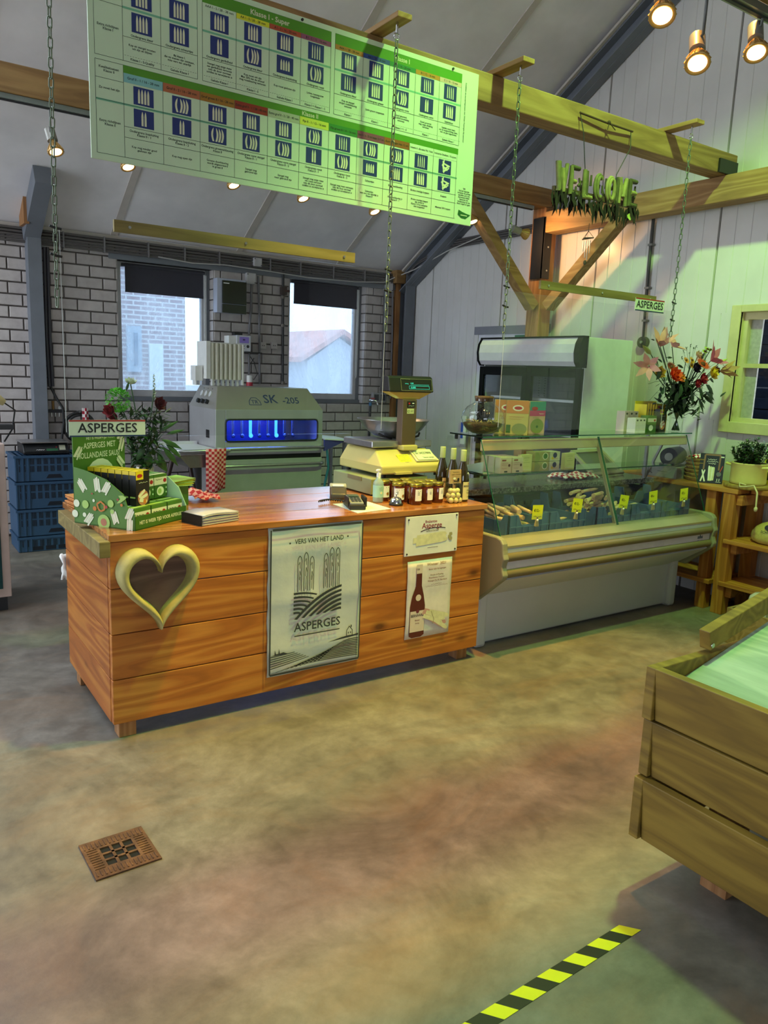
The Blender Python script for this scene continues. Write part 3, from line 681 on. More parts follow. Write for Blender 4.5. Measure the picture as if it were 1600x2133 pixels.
# plaque
x0, x1, z0, z1 = FY(842, 1110, YC).x, FY(951, 1100, YC).x, (FY(840, 1159, YC).z+FY(949, 1146, YC).z)/2, (FY(844, 1078, YC).z+FY(953, 1066, YC).z)/2
pq = thing('asparagus_plaque', 'white plaque with asparagus spears screwed to the counter above the poster', 'sign', ((x0+x1)/2, YC, z0))
pb = MB().box((x0, YC-.012, z0), (x1, YC-.001, z1)).build('plaque_board', mat('e8e4dc', .35), pq, bevel=.002)
R_ = mat('8e1f26', .6); SP = mat('d9d2a8', .7, 0, .15, 30); SPD = mat('a39a6c', .8)
decor(pb, (x0, YC-.012, z0), (1, 0, 0), (0, 0, 1), x1-x0, z1-z0, [('t', .47, .84, .10, 'Brabantse', .22, R_), ('t', .49, .735, .2, 'Asperge', .38, R_), ('l', arc([(.28, .60), (.5, .72), (.75, .645)], 12), .012, INK), ('t', .5, .60, .055, 'GENOOTSCHAP', .34, INK),
  ('s', .50, .47, .95, .085, .05, SP), ('s', .46, .40, 1.05, .085, .03, SP), ('s', .50, .33, 1.0, .08, .06, SP), ('s', .86, .47, .1, .05, .05, SPD), ('s', .84, .40, .1, .05, .03, SPD), ('s', .86, .35, .1, .05, .06, SPD), ('l', [(.42, .17), (.62, .17)], .006, INK)])
for u, v in ((.05, .93), (.96, .95), (.04, .06), (.96, .06)): MB().ball((x0+u*(x1-x0), YC-.013, z0+v*(z1-z0)), .005, 8, 6).build('screw_head', INK, pq)
# poster
x0, x1, z0, z1 = FY(845, 1250, YC).x, FY(937, 1240, YC).x, (FY(842.5, 1334, YC).z+FY(934, 1314, YC).z)/2, (FY(847, 1172, YC).z+FY(940, 1158, YC).z)/2
po = thing('wine_poster', 'paper wine poster with a brown bottle and an asparagus bundle on the counter', 'poster', ((x0+x1)/2, YC, z0))
b = MB(); n = 12
for j in range(n+1):
    for i in range(n+1): b.v.append((x0+(x1-x0)*i/n, YC-.003-.005*(i/n < .2)*math.sin(PI*j/n)*(.2-i/n)*5-.003*math.sin(6*j/n)**2, z0+(z1-z0)*j/n))
b.f = [(j*(n+1)+i, j*(n+1)+i+1, (j+1)*(n+1)+i+1, (j+1)*(n+1)+i) for j in range(n) for i in range(n)]; b.sm = [True]*len(b.f)
pp = b.build('paper_sheet', mat('ddd2cc', .8, 0, .06, 30), po); so = pp.modifiers.new('s', 'SOLIDIFY'); so.thickness = .0006; so.offset = -1
BB = mat('5a2218', .5); LB = mat('d8c4b4', .8); PINKW = mat('c4938a', .8); RT = mat('6e2a34', .8)
it = [('p', [(.08, .04), (.08, .42), (.12, .56), (.19, .68), (.20, .95), (.31, .95), (.32, .68), (.37, .56), (.41, .42), (.41, .04), (.34, .015), (.14, .015)], BB),
      ('r', .19, .84, .32, .955, LB), ('r', .09, .09, .405, .36, LB), ('d', .255, .53, .06, LB), ('t', .25, .30, .05, 'BERNHARD', .29, INK), ('d', .25, .355, .035, RT), ('t', .25, .24, .025, 'Silvaner', .2, RT), ('t', .25, .2, .02, 'Riesling', .2, RT), ('t', .22, .895, .03, '7,50', .1, INK),
      ('t', .63, .94, .05, 'Winnaar  2021', .52, RT), ('t', .65, .875, .03, 'Beste wijn bij asperges', .56, RT), ('t', .64, .80, .028, 'Silvaner & Riesling', .48, RT), ('t', .64, .765, .028, 'Rheinhessen Trocken', .48, RT), ('t', .66, .725, .028, 'Weingut Ch. W. Bernhard', .56, RT), ('w', .52, .68, .76, .006, RT), ('w', .4, .655, .9, .005, RT)]
for k, (u, v, a) in enumerate(((.62, .30, -.35), (.66, .26, -.42), (.70, .22, -.5), (.60, .22, -.4), (.66, .18, -.55), (.74, .28, -.3), (.58, .26, -.45), (.74, .16, -.6))): it.append(('s', u, v, .34, .075, a, SP if k % 2 else PINKW))
it.append(('l', [(.55, .33), (.62, .22), (.6, .16)], .012, SPD))
decor(pp, (x0, YC-.0095, z0), (1, 0, 0), (0, 0, 1), x1-x0, z1-z0, it)
# ================================================================== things on the counter
GREENC = mat('4f7a22', .6, 0, .08, 10); GREEND = mat('3a6418', .6); LIME = mat('a8c864', .6); CREAM = mat('e6e0c0', .6); MINT = mat('b8dcb0', .6)
REDL = mat('b3231f', .5); YEL = mat('e8c818', .5); BLK = mat('1a1614', .5); ORG = mat('d07828', .6); PALE = mat('e6e8c8', .6); MEAT = mat('b87858', .7)
dr = math.atan2(.20, .286)-.03; DL = Vector((.905, 3.165, ZT))
dsp = thing('display_box', 'green cardboard asparagus sauce display with header card on the counter', 'display box', tuple(DL), dr)
def LB_(m, name, mt, par=dsp, bevel=0): return m.build(name, mt, par, off=(0, 0, 0), bevel=bevel)
DW, DD = .345, .33
# left side panel with swooping top, right side rounded
LB_(MB().prism([(0, 0), (DD, 0), (DD, .245), (DD*.80, .235), (DD*.45, .205), (DD*.18, .15), (.03, .075), (0, .07)], (0, 0, 0), (0, 1, 0), (0, 0, 1), (.004, 0, 0)), 'side_panel', GREENC)
LB_(MB().prism([(0, 0), (DD, 0), (DD, .20), (DD*.5, .20), (DD*.30, .185), (DD*.12, .14), (0, .06)], (DW-.004, 0, 0), (0, 1, 0), (0, 0, 1), (.004, 0, 0)), 'side_panel', MINT)
fp = LB_(MB().box((0, 0, 0), (DW, .004, .06)), 'front_lip', GREEND)
LB_(MB().box((0, 0, 0), (DW, DD, .005)), 'tray', GREEND)
LB_(MB().box((.005, .13, .09), (DW-.005, DD, .094)), 'upper_step', GREENC)
hd = LB_(MB().box((0, DD-.004, 0), (DW*.92, DD, .42)), 'header_card', GREENC)
def ld(par, o, e1, e2, w, h, items): decor(par, Vector(o)+DL, e1, e2, w, h, items)
ld(fp, (0, 0, 0), (1, 0, 0), (0, 0, 1), DW, .06, [('t', .5, .5, .36, 'HET IS WEER TIJD VOOR ASPERGES!', .84, PALE)])
sp = [('s', .12, .9, .17, .045, .8, PALE), ('s', .16, .92, .17, .045, .9, PALE)]
def bunch(u, v, a, L=.12, k=4): return [('B', min(.92, max(.08, u)), min(.93, v), .055, .0075, a, i-1.5, CREAM if i % 2 else PALE) for i in range(k)]
it = [('t', .52, .86, .045, 'HET IS WEER TIJD VOOR', .55, PALE), ('t', .5, .78, .085, 'ASPERGES MET', .62, PALE), ('t', .48, .68, .085, 'HOLLANDAISE SAUS!', .82, PALE), ('r', .07, .90, .2, .935, PALE), ('d', .31, .92, .07, REDL, .022), ('d', .5, .42, .29, PALE), ('d', .45, .40, .13, LIME), ('d', .42, .50, .05, YEL), ('d', .52, .53, .045, ORG), ('d', .60, .37, .07, MEAT), ('s', .58, .46, .16, .09, .9, CREAM)]
for u, v, a in ((.55, .95, 1.0), (.8, .95, .9), (.95, .86, .8), (.08, .72, .9), (.12, .46, 1.4), (.9, .58, 2.3), (.97, .76, 1.2), (.92, .30, 1.4)): it += bunch(u, v, a)
ld(hd, (0, DD-.004, 0), (1, 0, 0), (0, 0, 1), DW*.92, .42, it)
it = []
for u, v, a in ((.15, .80, 2.2), (.40, .85, 1.7), (.55, .80, 1.0), (.25, .12, .9), (.68, .22, 1.9), (.93, .32, 1.1), (.92, .10, 1.5)): it += bunch(u, v, a, .2)
it += [('d', .2, .42, .055, LIME), ('d', .62, .50, .05, LIME), ('d', .62, .50, .03, PALE), ('d', .5, .10, .1, LIME), ('d', .5, .10, .05, MEAT), ('d', .05, .42, .05, PALE), ('d', .02, .2, .05, PALE), ('d', .34, .52, .02, PALE), ('d', .18, .2, .03, PALE), ('d', .44, .74, .025, PALE), ('d', .32, .66, .012, REDL), ('d', .55, .42, .02, REDL), ('d', .36, .36, .03, ORG), ('d', .74, .6, .015, REDL), ('l', [(.42, .36), (.40, .46), (.46, .52), (.52, .46), (.52, .36), (.46, .32), (.42, .36)], .022, ORG), ('p', [(.72, .52), (.78, .62), (.75, .68), (.82, .70), (.88, .66), (.84, .6), (.78, .54)], LIME), ('d', .64, .34, .03, LIME), ('d', .8, .5, .02, ORG)]
lp = [c for c in dsp.children if c.name.startswith('side_panel')][0]
ld(lp, (-.0005, DD, 0), (0, -1, 0), (0, 0, 1), DD, .21, [i for i in it if True])
# cartons in the display
def in_disp(x, y, z): return tuple(DL+Matrix.Rotation(dr, 3, 'Z') @ Vector((x, y, z)))
FR_BLK = [('r', 0, 0, 1, 1, BLK), ('r', 0, .78, .55, 1, YEL), ('d', .27, .88, .2, REDL, .05), ('w', .2, .70, .85, .018, PALE), ('d', .5, .30, .40, MEAT, .2), ('s', .4, .42, .3, .16, .6, CREAM), ('s', .55, .33, .3, .16, .3, CREAM), ('s', .5, .22, .3, .16, -.2, CREAM), ('d', .6, .2, .12, ORG, .06)]
for k in range(7):
    carton('sauce_box', 'slim black and yellow sauce box, %s of seven in the green display' % ['front', 'second', 'third', 'fourth', 'fifth', 'sixth', 'rear'][k], 'box', in_disp(.105-.0*k, .045+.038*k+.018, .075+.0*k), (.085, .034, .165), dr, BLK, FR_BLK, [('r', 0, .9, 1, 1, YEL), ('r', .1, .3, .9, .34, LIME)], [('r', 0, 0, 1, 1, YEL), ('r', .35, .3, .9, .45, BLK)], 'black sauce boxes in the display')
FR_GRN = [('r', 0, .55, 1, .88, CREAM), ('d', .83, .72, .13, REDL, .09), ('w', .1, .78, .6, .03, BLK), ('r', 0, .05, 1, .55, GREEND), ('d', .45, .28, .28, PALE, .2), ('d', .40, .28, .14, LIME, .12), ('d', .9, .4, .05, MINT), ('d', .9, .2, .05, MINT)]
for k in range(2):
    for j in range(2): carton('sauce_carton', 'green and cream sauce carton on the upper step, %s %s' % (['left', 'right'][k], ['front', 'behind'][j]), 'box', in_disp(.20+.092*k, .10+.09*j+.045, .096), (.088, .085, .105), dr, GREENC, FR_GRN, (), [('r', 0, .1, 1, .3, CREAM), ('r', 0, .5, 1, .6, MINT)], 'green sauce cartons')
FR_LOW = [('r', 0, .1, 1, .8, CREAM), ('d', .8, .5, .13, REDL, .2), ('w', .1, .62, .6, .06, BLK), ('r', .1, .3, .6, .38, GREEND)]
for k in range(3): carton('butter_carton', 'low cream and green carton behind the display lip, %s' % ['left', 'middle', 'right'][k], 'box', in_disp(.065+.108*k, .065, .006), (.10, .10, .085), dr, GREENC, FR_LOW, (), [('r', 0, .1, 1, .3, LIME), ('r', 0, .55, 1, .65, MINT)], 'low cartons in the display')
# stack of paper carrier bags, folded recipe cards, checked cloth, leaflets
KRAFT = mat('c07a3a', .7, 0, .12, 20)
bg_ = thing('paper_bag_stack', 'stack of folded brown paper bags at the left end of the counter', 'paper bags', (.86, 3.72, ZT))
for k in range(6):
    MB().cbox((.865+.004*(k % 2), 3.72+.003*k, ZT+.005+.009*k), (.13, .34, .007), .1+.03*(k % 3)).build('paper_bag', KRAFT, bg_, bevel=.002)
yc = thing('flyer_stack', 'fanned yellow green flyers behind the display box', 'flyers', (1.26, 3.78, ZT))
for k in range(5): MB().cbox((1.25+.006*k, 3.72+.004*k, ZT+.105+.006*k), (.17, .12, .003), .15*k, .05).build('flyer', mat('b8b428', .6) if k % 2 else LIME, yc)
MB().cbox((1.25, 3.73, ZT+.05), (.14, .10, .098)).build('holder', GREENC, yc)
def checked(name, c1, c2, sc):
    t = NT(name); ck = t.node('ShaderNodeTexChecker'); ck.inputs['Scale'].default_value = sc; ck.inputs['Color1'].default_value = (*lin(c1), 1); ck.inputs['Color2'].default_value = (*lin(c2), 1)
    t.l(t.coord((1, 1, 1), False, 'UV'), ck.inputs[0]); t.l(ck.outputs[0], t.b.inputs['Base Color']); t.b.inputs['Roughness'].default_value = .9; return t.m
M_CHECK = checked('red_check', 'b8242c', 'e0a098', 2.0); M_CHECKW = checked('red_white_check', 'a81c34', 'e8dcd8', 2.0)
def cloth(name, grid, mt, label, cat, sq=.02, thick=.004, group=None, base=None, parent=None):
    """grid[j][i] of points; UVs in squares of sq metres"""
    b = MB(); m, n = len(grid), len(grid[0]); b.v = [tuple(p) for r in grid for p in r]
    b.f = [(j*n+i, j*n+i+1, (j+1)*n+i+1, (j+1)*n+i) for j in range(m-1) for i in range(n-1)]; b.sm = [True]*len(b.f)
    if parent is None: o = solo(name, b, mt, label, cat, group, base)
    else: o = b.build(name, mt, parent)
    us = [0]; vs = [0]
    for i in range(1, n): us.append(us[-1]+(Vector(grid[0][i])-Vector(grid[0][i-1])).length)
    for j in range(1, m): vs.append(vs[-1]+(Vector(grid[j][0])-Vector(grid[j-1][0])).length)
    uv = o.data.uv_layers.new(name='UVMap')
    for lp in o.data.loops: k = lp.vertex_index; uv.data[lp.index].uv = (us[k % n]/sq/2, vs[k//n]/sq/2)
    s_ = o.modifiers.new('s', 'SOLIDIFY'); s_.thickness = thick; s_.offset = 1; return o
g = [[(1.36+.02*i+.01*math.sin(j), 3.70+.03*j+.012*math.sin(i*1.3), ZT+.012+.035*math.exp(-((i-2.5)**2+(j-4)**2)/5)+.012*(1+math.sin(i*1.7+j*1.1))*.7) for i in range(8)] for j in range(8)]
cloth('checked_cloth', g, M_CHECK, 'crumpled red checked cloth on the counter behind the green display', 'cloth', .022)
lf = thing('leaflet_stack', 'stack of dark spined leaflets on the counter edge beside the display', 'leaflets', (1.265, 3.245, ZT), .30)
GLOSS = mat('b4b0c4', .2)
for k in range(8):
    z = .002+.0055*k; n_ = 10; b = MB(); lift = .012*(k > 5)
    for q_ in range(n_+1):
        t_ = q_/n_; x = -.10+.205*t_+.003*(k % 3); zz = z+lift*math.sin(PI*t_)*(1-t_)-.0*t_
        for y in (-.07+.002*(k % 2), .07): b.v.append((x, y, zz+.0))
    b.f = [(2*q_, 2*q_+2, 2*q_+3, 2*q_+1) for q_ in range(n_)]; b.sm = [True]*n_
    o = b.build('leaflet', GLOSS if k == 7 else mat('a8a4a0', .5), lf, off=(0, 0, 0)); m_ = o.modifiers.new('s', 'SOLIDIFY'); m_.thickness = .0045; m_.offset = 1
MB().box((-.104, -.071, 0), (-.100, .071, .047)).build('dark_spines', INK, lf, off=(0, 0, 0))
# ---- payment terminal, printer, sheet, bell, soap
sh = MB().poly([FZ(693, 1050, ZT+.001), FZ(745, 1069, ZT+.001), FZ(815, 1060, ZT+.001), FZ(766, 1045, ZT+.001)]); sh.f = [tuple(f) for f in sh.f]
o = solo('paper_sheet', MB().slab(FZ(693, 1050, ZT+.0005), FZ(745, 1069, ZT+.0005), FZ(815, 1060, ZT+.0005), FZ(766, 1045, ZT+.0005), (0, 0, .001)), mat('cfe2d4', .7), 'pale sheet of paper under the card terminal', 'paper')
def at_root(name, label, cat, px, py, rz, z=ZT, group=None):
    q = FZ(px, py, z); return thing(name, label, cat, (q.x, q.y, z), rz, group)
pt = at_root('payment_terminal', 'black and grey card payment terminal on the paper sheet', 'card terminal', 738, 1056, -.35, ZT+.002)
def LP(m, name, mt, par, bevel=0.0): return m.build(name, mt, par, off=(0, 0, 0), bevel=bevel)
LP(MB().prism([(-.09, 0), (.09, 0), (.09, .018), (-.02, .03), (-.09, .024)], (-.042, 0, 0), (0, 1, 0), (0, 0, 1), (.084, 0, 0)), 'base', BLK, pt, .004)
LP(MB().prism([(-.07, .0), (.085, 0), (.085, .03), (.0, .026), (-.07, .015)], (-.036, 0, .02), (0, 1, 0), (0, 0, 1), (.072, 0, 0)), 'housing', mat('8c8e88', .4), pt, .005)
LP(MB().cbox((0, .045, .053), (.055, .05, .003), 0, .05), 'screen', mat('4a5a50', .15), pt)
LP(MB().cbox((.048, -.01, .035), (.012, .1, .05)), 'privacy_guard', BLK, pt, .003)
LP(MB().cbox((-.043, -.01, .035), (.006, .1, .045)), 'privacy_guard', BLK, pt, .002)
g = MB()
for j in range(4):
    for i in range(3): g.cbox((-.018+.018*i, -.055+.016*j, .040+.003*j), (.013, .01, .005))
k_ = LP(g, 'keypad', mat('55585a', .5), pt); k_['kind'] = 'stuff'
cp = [Vector((-.03, .10, .012))]+[Vector((-.03-.14*(i/60)+.004*math.cos(i*1.25), .10+.05*math.sin(PI*i/60), .012+.004*math.sin(i*1.25))) for i in range(1, 60)]
LP(MB().tube(cp, .004, 6), 'coiled_cord', BLK, pt)
pr = at_root('receipt_printer', 'grey brown handheld receipt printer behind the card terminal', 'printer', 704, 1036, -.5)
LP(MB().prism([(-.085, 0), (.085, 0), (.085, .045), (.05, .062), (-.03, .058), (-.085, .03)], (-.045, 0, 0), (0, 1, 0), (0, 0, 1), (.09, 0, 0)), 'housing', mat('4a443c', .4), pr, .01)
LP(MB().prism([(-.0, .05), (.085, .045), (.08, .062), (.05, .072), (.0, .066)], (-.047, 0, 0), (0, 1, 0), (0, 0, 1), (.094, 0, 0)), 'lid', mat('a8a8a0', .3), pr, .006)
LP(MB().cbox((0, .0, .066), (.06, .03, .006), 0, .1), 'paper_roll', PAPER, pr)
sb = at_root('soap_pump_bottle', 'clear pump bottle of hand gel on the counter beside the honey jars', 'bottle', 787, 1046, 0)
SOAP = glass('gel', (.82, .93, .90), .02); 
LP(MB().lathe([(0, .002), (.026, .002), (.029, .008), (.029, .10), (.026, .115), (.014, .128), (.012, .138), (0, .138)], n=20), 'body', mat('b4ccc4', .15, 0, .05, 10, 0, .6, None, .55), sb)
LP(MB().lathe([(.0294, .03), (.0294, .095)], n=20), 'label_band', mat('a8d0c0', .6), sb)
LP(MB().cyl((0, 0, .138), (0, 0, .158), .012, 14).cyl((0, 0, .158), (0, 0, .17), .005, 8), 'collar', PAPER, sb)
LP(MB().cbox((-.008, -.006, .176), (.034, .016, .010), .6), 'pump_head', PAPER, sb, .003)
ls = FZ(787, 1046, ZT); decor([c for c in sb.children if c.name.startswith('label')][0], Vector((ls.x-.018, ls.y-.030, ZT+.04)), (1, 0, 0), (0, 0, 1), .036, .05, [('w', .1, .84, .9, .05, INK), ('w', .1, .68, .9, .05, INK), ('w', .2, .54, .8, .04, INK), ('d', .5, .3, .18, PALE), ('d', .5, .3, .08, YEL)])
be = at_root('reception_bell', 'chrome counter bell with push button', 'bell', 825, 1052, 0)
LP(MB().lathe([(0, 0), (.036, 0), (.038, .004), (.036, .012), (.03, .013)], n=24), 'base', BLK, be)
LP(MB().lathe([(.034, .013), (.033, .022), (.027, .036), (.016, .044), (.006, .047), (0, .047)], n=24), 'dome', CHROME, be)
LP(MB().cyl((0, 0, .047), (0, 0, .057), .003, 8).ball((0, 0, .06), .006, 10, 6), 'button', CHROME, be)
# ---- honey jars
M_HONEY = mat('5a2410', .12, 0, .1, 8, 0, .7); M_LID = mat('a89c48', .3, .8)
def jar(label, x, y, rz):
    r = thing('honey_jar', label, 'jar', (x, y, ZT), rz, 'honey jars')
    return r
j0 = thing('honey_jar', 'honey jar in the front row nearest the counter bell', 'jar', (0, 0, ZT), 0, 'honey jars')
LP(MB().lathe([(0, 0), (.031, 0), (.034, .004), (.034, .088), (.031, .094), (.029, .098), (0, .098)], n=20), 'glass_body', M_HONEY, j0)
LP(MB().lathe([(.029, .096), (.0335, .097), (.034, .111), (.032, .114), (0, .1145)], n=20), 'lid', M_LID, j0)
lb = LP(MB().add([(.0345*math.cos(a), .0345*math.sin(a), z) for z in (.022, .085) for a in [(-PI/2-1.15)+2.3*k/10 for k in range(11)]], [(k, k+1, k+12, k+11) for k in range(10)], True), 'paper_label', PAPER, j0)
BEE = mat('c8842c', .7)
def bee_print(par, sgn=1):
    b = MB(); 
    def P(a, z): return (.0352*math.cos(-PI/2+a), .0352*math.sin(-PI/2+a), z)
    b.poly([P(.45+.28*math.cos(t), .042+.009*math.sin(t)) for t in [2*PI*k/12 for k in range(12)]])
    LP(b, 'bee_print', BEE, par)
    b = MB()
    for a in (.45, .6): b.quad(P(a-.04, .034), P(a+.04, .034), P(a+.04, .051), P(a-.04, .051))
    for z, w_ in ((.074, .5), (.066, .35), (.06, .35), (.054, .35)): b.quad(P(-.75, z), P(-.75+w_, z), P(-.75+w_, z+.002), P(-.75, z+.002))
    b.quad(P(.1, .075), P(.7, .075), P(.7, .079), P(.1, .079))
    q = LP(b, 'print', INK, par); q['kind'] = 'stuff'
bee_print(lb)
JP = [(2.435, 3.270, 0, 'honey jar in the front row nearest the counter bell'), (2.513, 3.274, .15, 'honey jar in the middle of the front row'), (2.591, 3.280, .3, 'honey jar in the front row beside the bag of chocolate balls'),
      (2.365, 3.335, -.6, 'honey jar just left of the front row behind the bell'), (2.335, 3.435, -.7, 'honey jar directly beside the soap pump bottle'), (2.445, 3.355, .2, 'honey jar in the second row, leftmost'), (2.525, 3.358, .1, 'honey jar in the second row, middle'), (2.605, 3.362, .2, 'honey jar in the second row, rightmost'), (2.415, 3.445, 0, 'honey jar in the back row close to the yellow scale'), (2.495, 3.446, 0, 'honey jar in the back row under the handwritten card')]
for k, (x, y, rz, l) in enumerate(JP):
    o = j0 if k == 0 else copy_tree(j0); o.location = (x, y, ZT); o.rotation_euler = (0, 0, rz+.5); o['label'] = l
# ---- bag of chocolate balls
bb = thing('sweet_bag', 'clear bag of pale chocolate balls with a cardboard header', 'bag', (2.672, 3.235, ZT))
LP(MB().prism([(-.045, 0), (.045, 0), (.042, .07), (.036, .115), (-.036, .115), (-.042, .07)], (0, -.034, 0), (1, 0, 0), (0, 0, 1), (0, .068, 0)), 'cellophane', CLEAR, bb, .012)
M_CHOC = mat('dccf8c', .4)
for k, (x, y, z) in enumerate([(-.03, -.016, .016), (0, -.02, .016), (.03, -.016, .016), (-.02, .014, .017), (.02, .014, .017), (-.016, -.014, .042), (.016, -.018, .042), (.032, .008, .042), (-.03, .006, .043), (0, .012, .045), (-.006, -.012, .066), (.022, -.004, .066), (-.024, .0, .068)]):
    LP(MB().ball((x, y, z), .0155, 12, 8), 'chocolate_ball', M_CHOC, bb)
hd_ = LP(MB().cbox((0, -.004, .145), (.078, .012, .075), 0, -.06), 'header_card', mat('b09468', .8, 0, .1, 30), bb)
decor(hd_, Vector((2.672-.038, 3.235-.0135, ZT+.11)), (1, 0, 0), (0, 0, 1), .076, .07, [('t', .5, .86, .13, 'Hazelnoten in', .6, INK), ('t', .5, .70, .13, 'yoghurt chocolade', .85, INK), ('d', .35, .38, .13, PALE, .09), ('r', .3, .12, .8, .2, BLK), ('d', .7, .3, .1, BLK)])
# ---- wine bottles
M_BOT = mat('2a2410', .08, 0, .05, 5, 0, .7); M_CAP = mat('a8b878', .4)
w0 = thing('wine_bottle', '', 'bottle', (0, 0, ZT), 0, 'wine bottles')
LP(MB().lathe([(0, .0), (.034, .0), (.037, .006), (.037, .12), (.034, .15), (.024, .19), (.016, .215), (.0145, .23), (.0145, .275), (0, .275)], n=24), 'glass_body', M_BOT, w0)
LP(MB().lathe([(.0155, .225), (.0162, .23), (.0162, .285), (.0155, .288), (0, .288)], n=20), 'capsule', M_CAP, w0)
def wrap(r, z0, z1, a0, a1, n=10): return MB().add([(r*math.cos(-PI/2+a0+(a1-a0)*k/n), r*math.sin(-PI/2+a0+(a1-a0)*k/n), z) for z in (z0, z1) for k in range(n+1)], [(k, k+1, k+n+2, k+n+1) for k in range(n)], True)
lb = LP(wrap(.0376, .012, .112, -1.0, 1.0), 'paper_label', mat('d8cc94', .7), w0)
LP(MB().cyl((0, -.0375, .152), (0, -.0345, .152), .014, 16).xf(Matrix.Translation((.004, .006, -.002)) @ Matrix.Rotation(-.0, 4, 'X')), 'medal', PAPER, w0)
b = MB()
for ch, z, h in (('BERNHARD', .088, .014), ('Silvaner', .066, .009), ('Riesling', .05, .009), ('trocken', .028, .007)):
    vs, fs = glyphs(ch, 'CENTER', .012); b.add([(.0382*math.sin(x*h/.0382*.95), -.0382*math.cos(x*h/.0382*.95), z+y*h) for x, y in vs], fs)
q = LP(b, 'print', INK, lb); q['kind'] = 'stuff'
LP(wrap(.0384, .098, .107, -.1, .1, 4), 'red_seal', REDL, lb)
for k, (x, y, l) in enumerate(((2.752, 3.262, 'wine bottle with full cream label at the right counter edge'), (2.752, 3.352, 'wine bottle standing between two others beside the scale'), (2.745, 3.440, 'wine bottle furthest back beside the yellow scale'))):
    o = w0 if k == 0 else copy_tree(w0); o.location = (x, y, ZT); o.rotation_euler = (0, 0, .45); o['label'] = l
# ---- cash box and price scale
M_CASH = mat('8f9468', .5, 0, .06, 8); M_SCY = mat('c2b76e', .5, 0, .05, 6); M_SCB = mat('5a4a38', .5)
cbx = thing('cash_drawer', 'olive green metal cash drawer under the yellow scale', 'cash drawer', (2.52, 3.72, ZT))
CASH0 = len(bpy.data.objects)
MB().box((2.30, 3.50, ZT+.008), (2.70, 3.925, ZT+.098)).build('drawer_case', M_CASH, cbx, bevel=.004)
MB().box((2.295, 3.60, ZT+.075), (2.30, 3.75, ZT+.097)).build('handle_recess', mat('77704c', .6), cbx)
for x in (2.33, 2.67):
    for y in (3.53, 3.89): MB().cyl((x, y, ZT), (x, y, ZT+.01), .015, 10).build('foot', BLK, cbx)
SZ = ZT+.099
sc = thing('price_scale', 'yellow shop scale with steel bowl and raised black display', 'scale', (2.52, 3.7, SZ))
for x, y in ((2.36, 3.52), (2.68, 3.52), (2.36, 3.88), (2.68, 3.88)): MB().cyl((x, y, SZ), (x, y, SZ+.022), .012, 10).build('foot', BLK, sc)
B0 = SZ+.02
body = [(2.325, 3.485), (2.70, 3.485), (2.70, 3.92), (2.325, 3.92)]; topq = [(2.365, 3.62), (2.665, 3.60), (2.66, 3.91), (2.365, 3.91)]
zf = [(p_[0], p_[1], B0) for p_ in body]; zm = [(p_[0], p_[1], B0+.045) for p_ in body]; ztq = [(p_[0], p_[1], B0+.125) for p_ in topq]
sbd = MB().add(zf+zm+ztq, [(3, 2, 1, 0), (8, 9, 10, 11)]+[(i, (i+1) % 4, (i+1) % 4+4, i+4) for i in range(4)]+[(i+4, (i+1) % 4+4, (i+1) % 4+8, i+8) for i in range(4)]).build('scale_body', M_SCY, sc, bevel=.008)
MB().box((2.40, 3.47, B0+.0), (2.50, 3.487, B0+.012)).build('front_lip', M_SCY, sc)
MB().cbox((2.535, 3.60, B0+.135), (.09, .10, .03)).build('post_foot', M_SCY, sc, bevel=.006)
e2 = Vector((0, .115, .08)).normalized(); 
cd_ = MB().slab((2.545, 3.505, B0+.06), (2.685, 3.505, B0+.06), (2.668, 3.585, B0+.115), (2.545, 3.587, B0+.115), (0, -.006, .008)).build('key_cover', mat('dcd8a8', .35), sc, bevel=.003)
decor(cd_, Vector((2.555, 3.505-.0075, B0+.06+.0105)), (1, 0, 0), Vector((0, .08, .055)).normalized(), .115, .095, [('r', 0, .05, 1, .95, mat('cfe0bc', .5)), ('t', .48, .62, .26, '06 34257898', .85, INK), ('t', .62, .24, .15, 'Telemans aspergen', .6, INK)])
stn = MB().slab((2.452, 3.50, B0+.052), (2.525, 3.50, B0+.052), (2.525, 3.56, B0+.098), (2.452, 3.56, B0+.098), (0, -.001, .0014)).build('sticky_note', mat('d8dc28', .7), sc)
decor(stn, Vector((2.452, 3.4985, B0+.0545)), (1, 0, 0), Vector((0, .06, .046)).normalized(), .073, .076, [('w', .12, .84, .88, .05, M_CASH), ('w', .38, .62, .62, .05, M_CASH), ('w', .12, .38, .86, .05, M_CASH), ('w', .35, .16, .7, .05, M_CASH)])
pd = thing if False else None
MB().cbox((2.535, 3.60, B0+.27), (.086, .055, .27)).build('display_post', M_SCB, sc, bevel=.004)
st_ = MB().box((2.517, 3.5715, B0+.36), (2.566, 3.5725, B0+.394)).build('brand_plate', BLK, sc)
decor(st_, Vector((2.517, 3.5713, B0+.36)), (1, 0, 0), (0, 0, 1), .049, .034, [('d', .25, .65, .11, REDL, .16), ('w', .15, .25, .85, .07, PAPER), ('r', .6, .6, .85, .75, PAPER)])
st2 = MB().box((2.518, 3.5715, B0+.325), (2.56, 3.5725, B0+.353)).build('approval_sticker', mat('c8cc98', .6), sc)
decor(st2, Vector((2.518, 3.5713, B0+.325)), (1, 0, 0), (0, 0, 1), .042, .028, [('d', .22, .5, .16, mat('3a6a3a', .6)), ('d', .22, .5, .10, mat('c8cc98', .6)), ('r', .5, .6, .9, .66, INK), ('r', .5, .4, .8, .46, INK)])
HZ = B0+.405
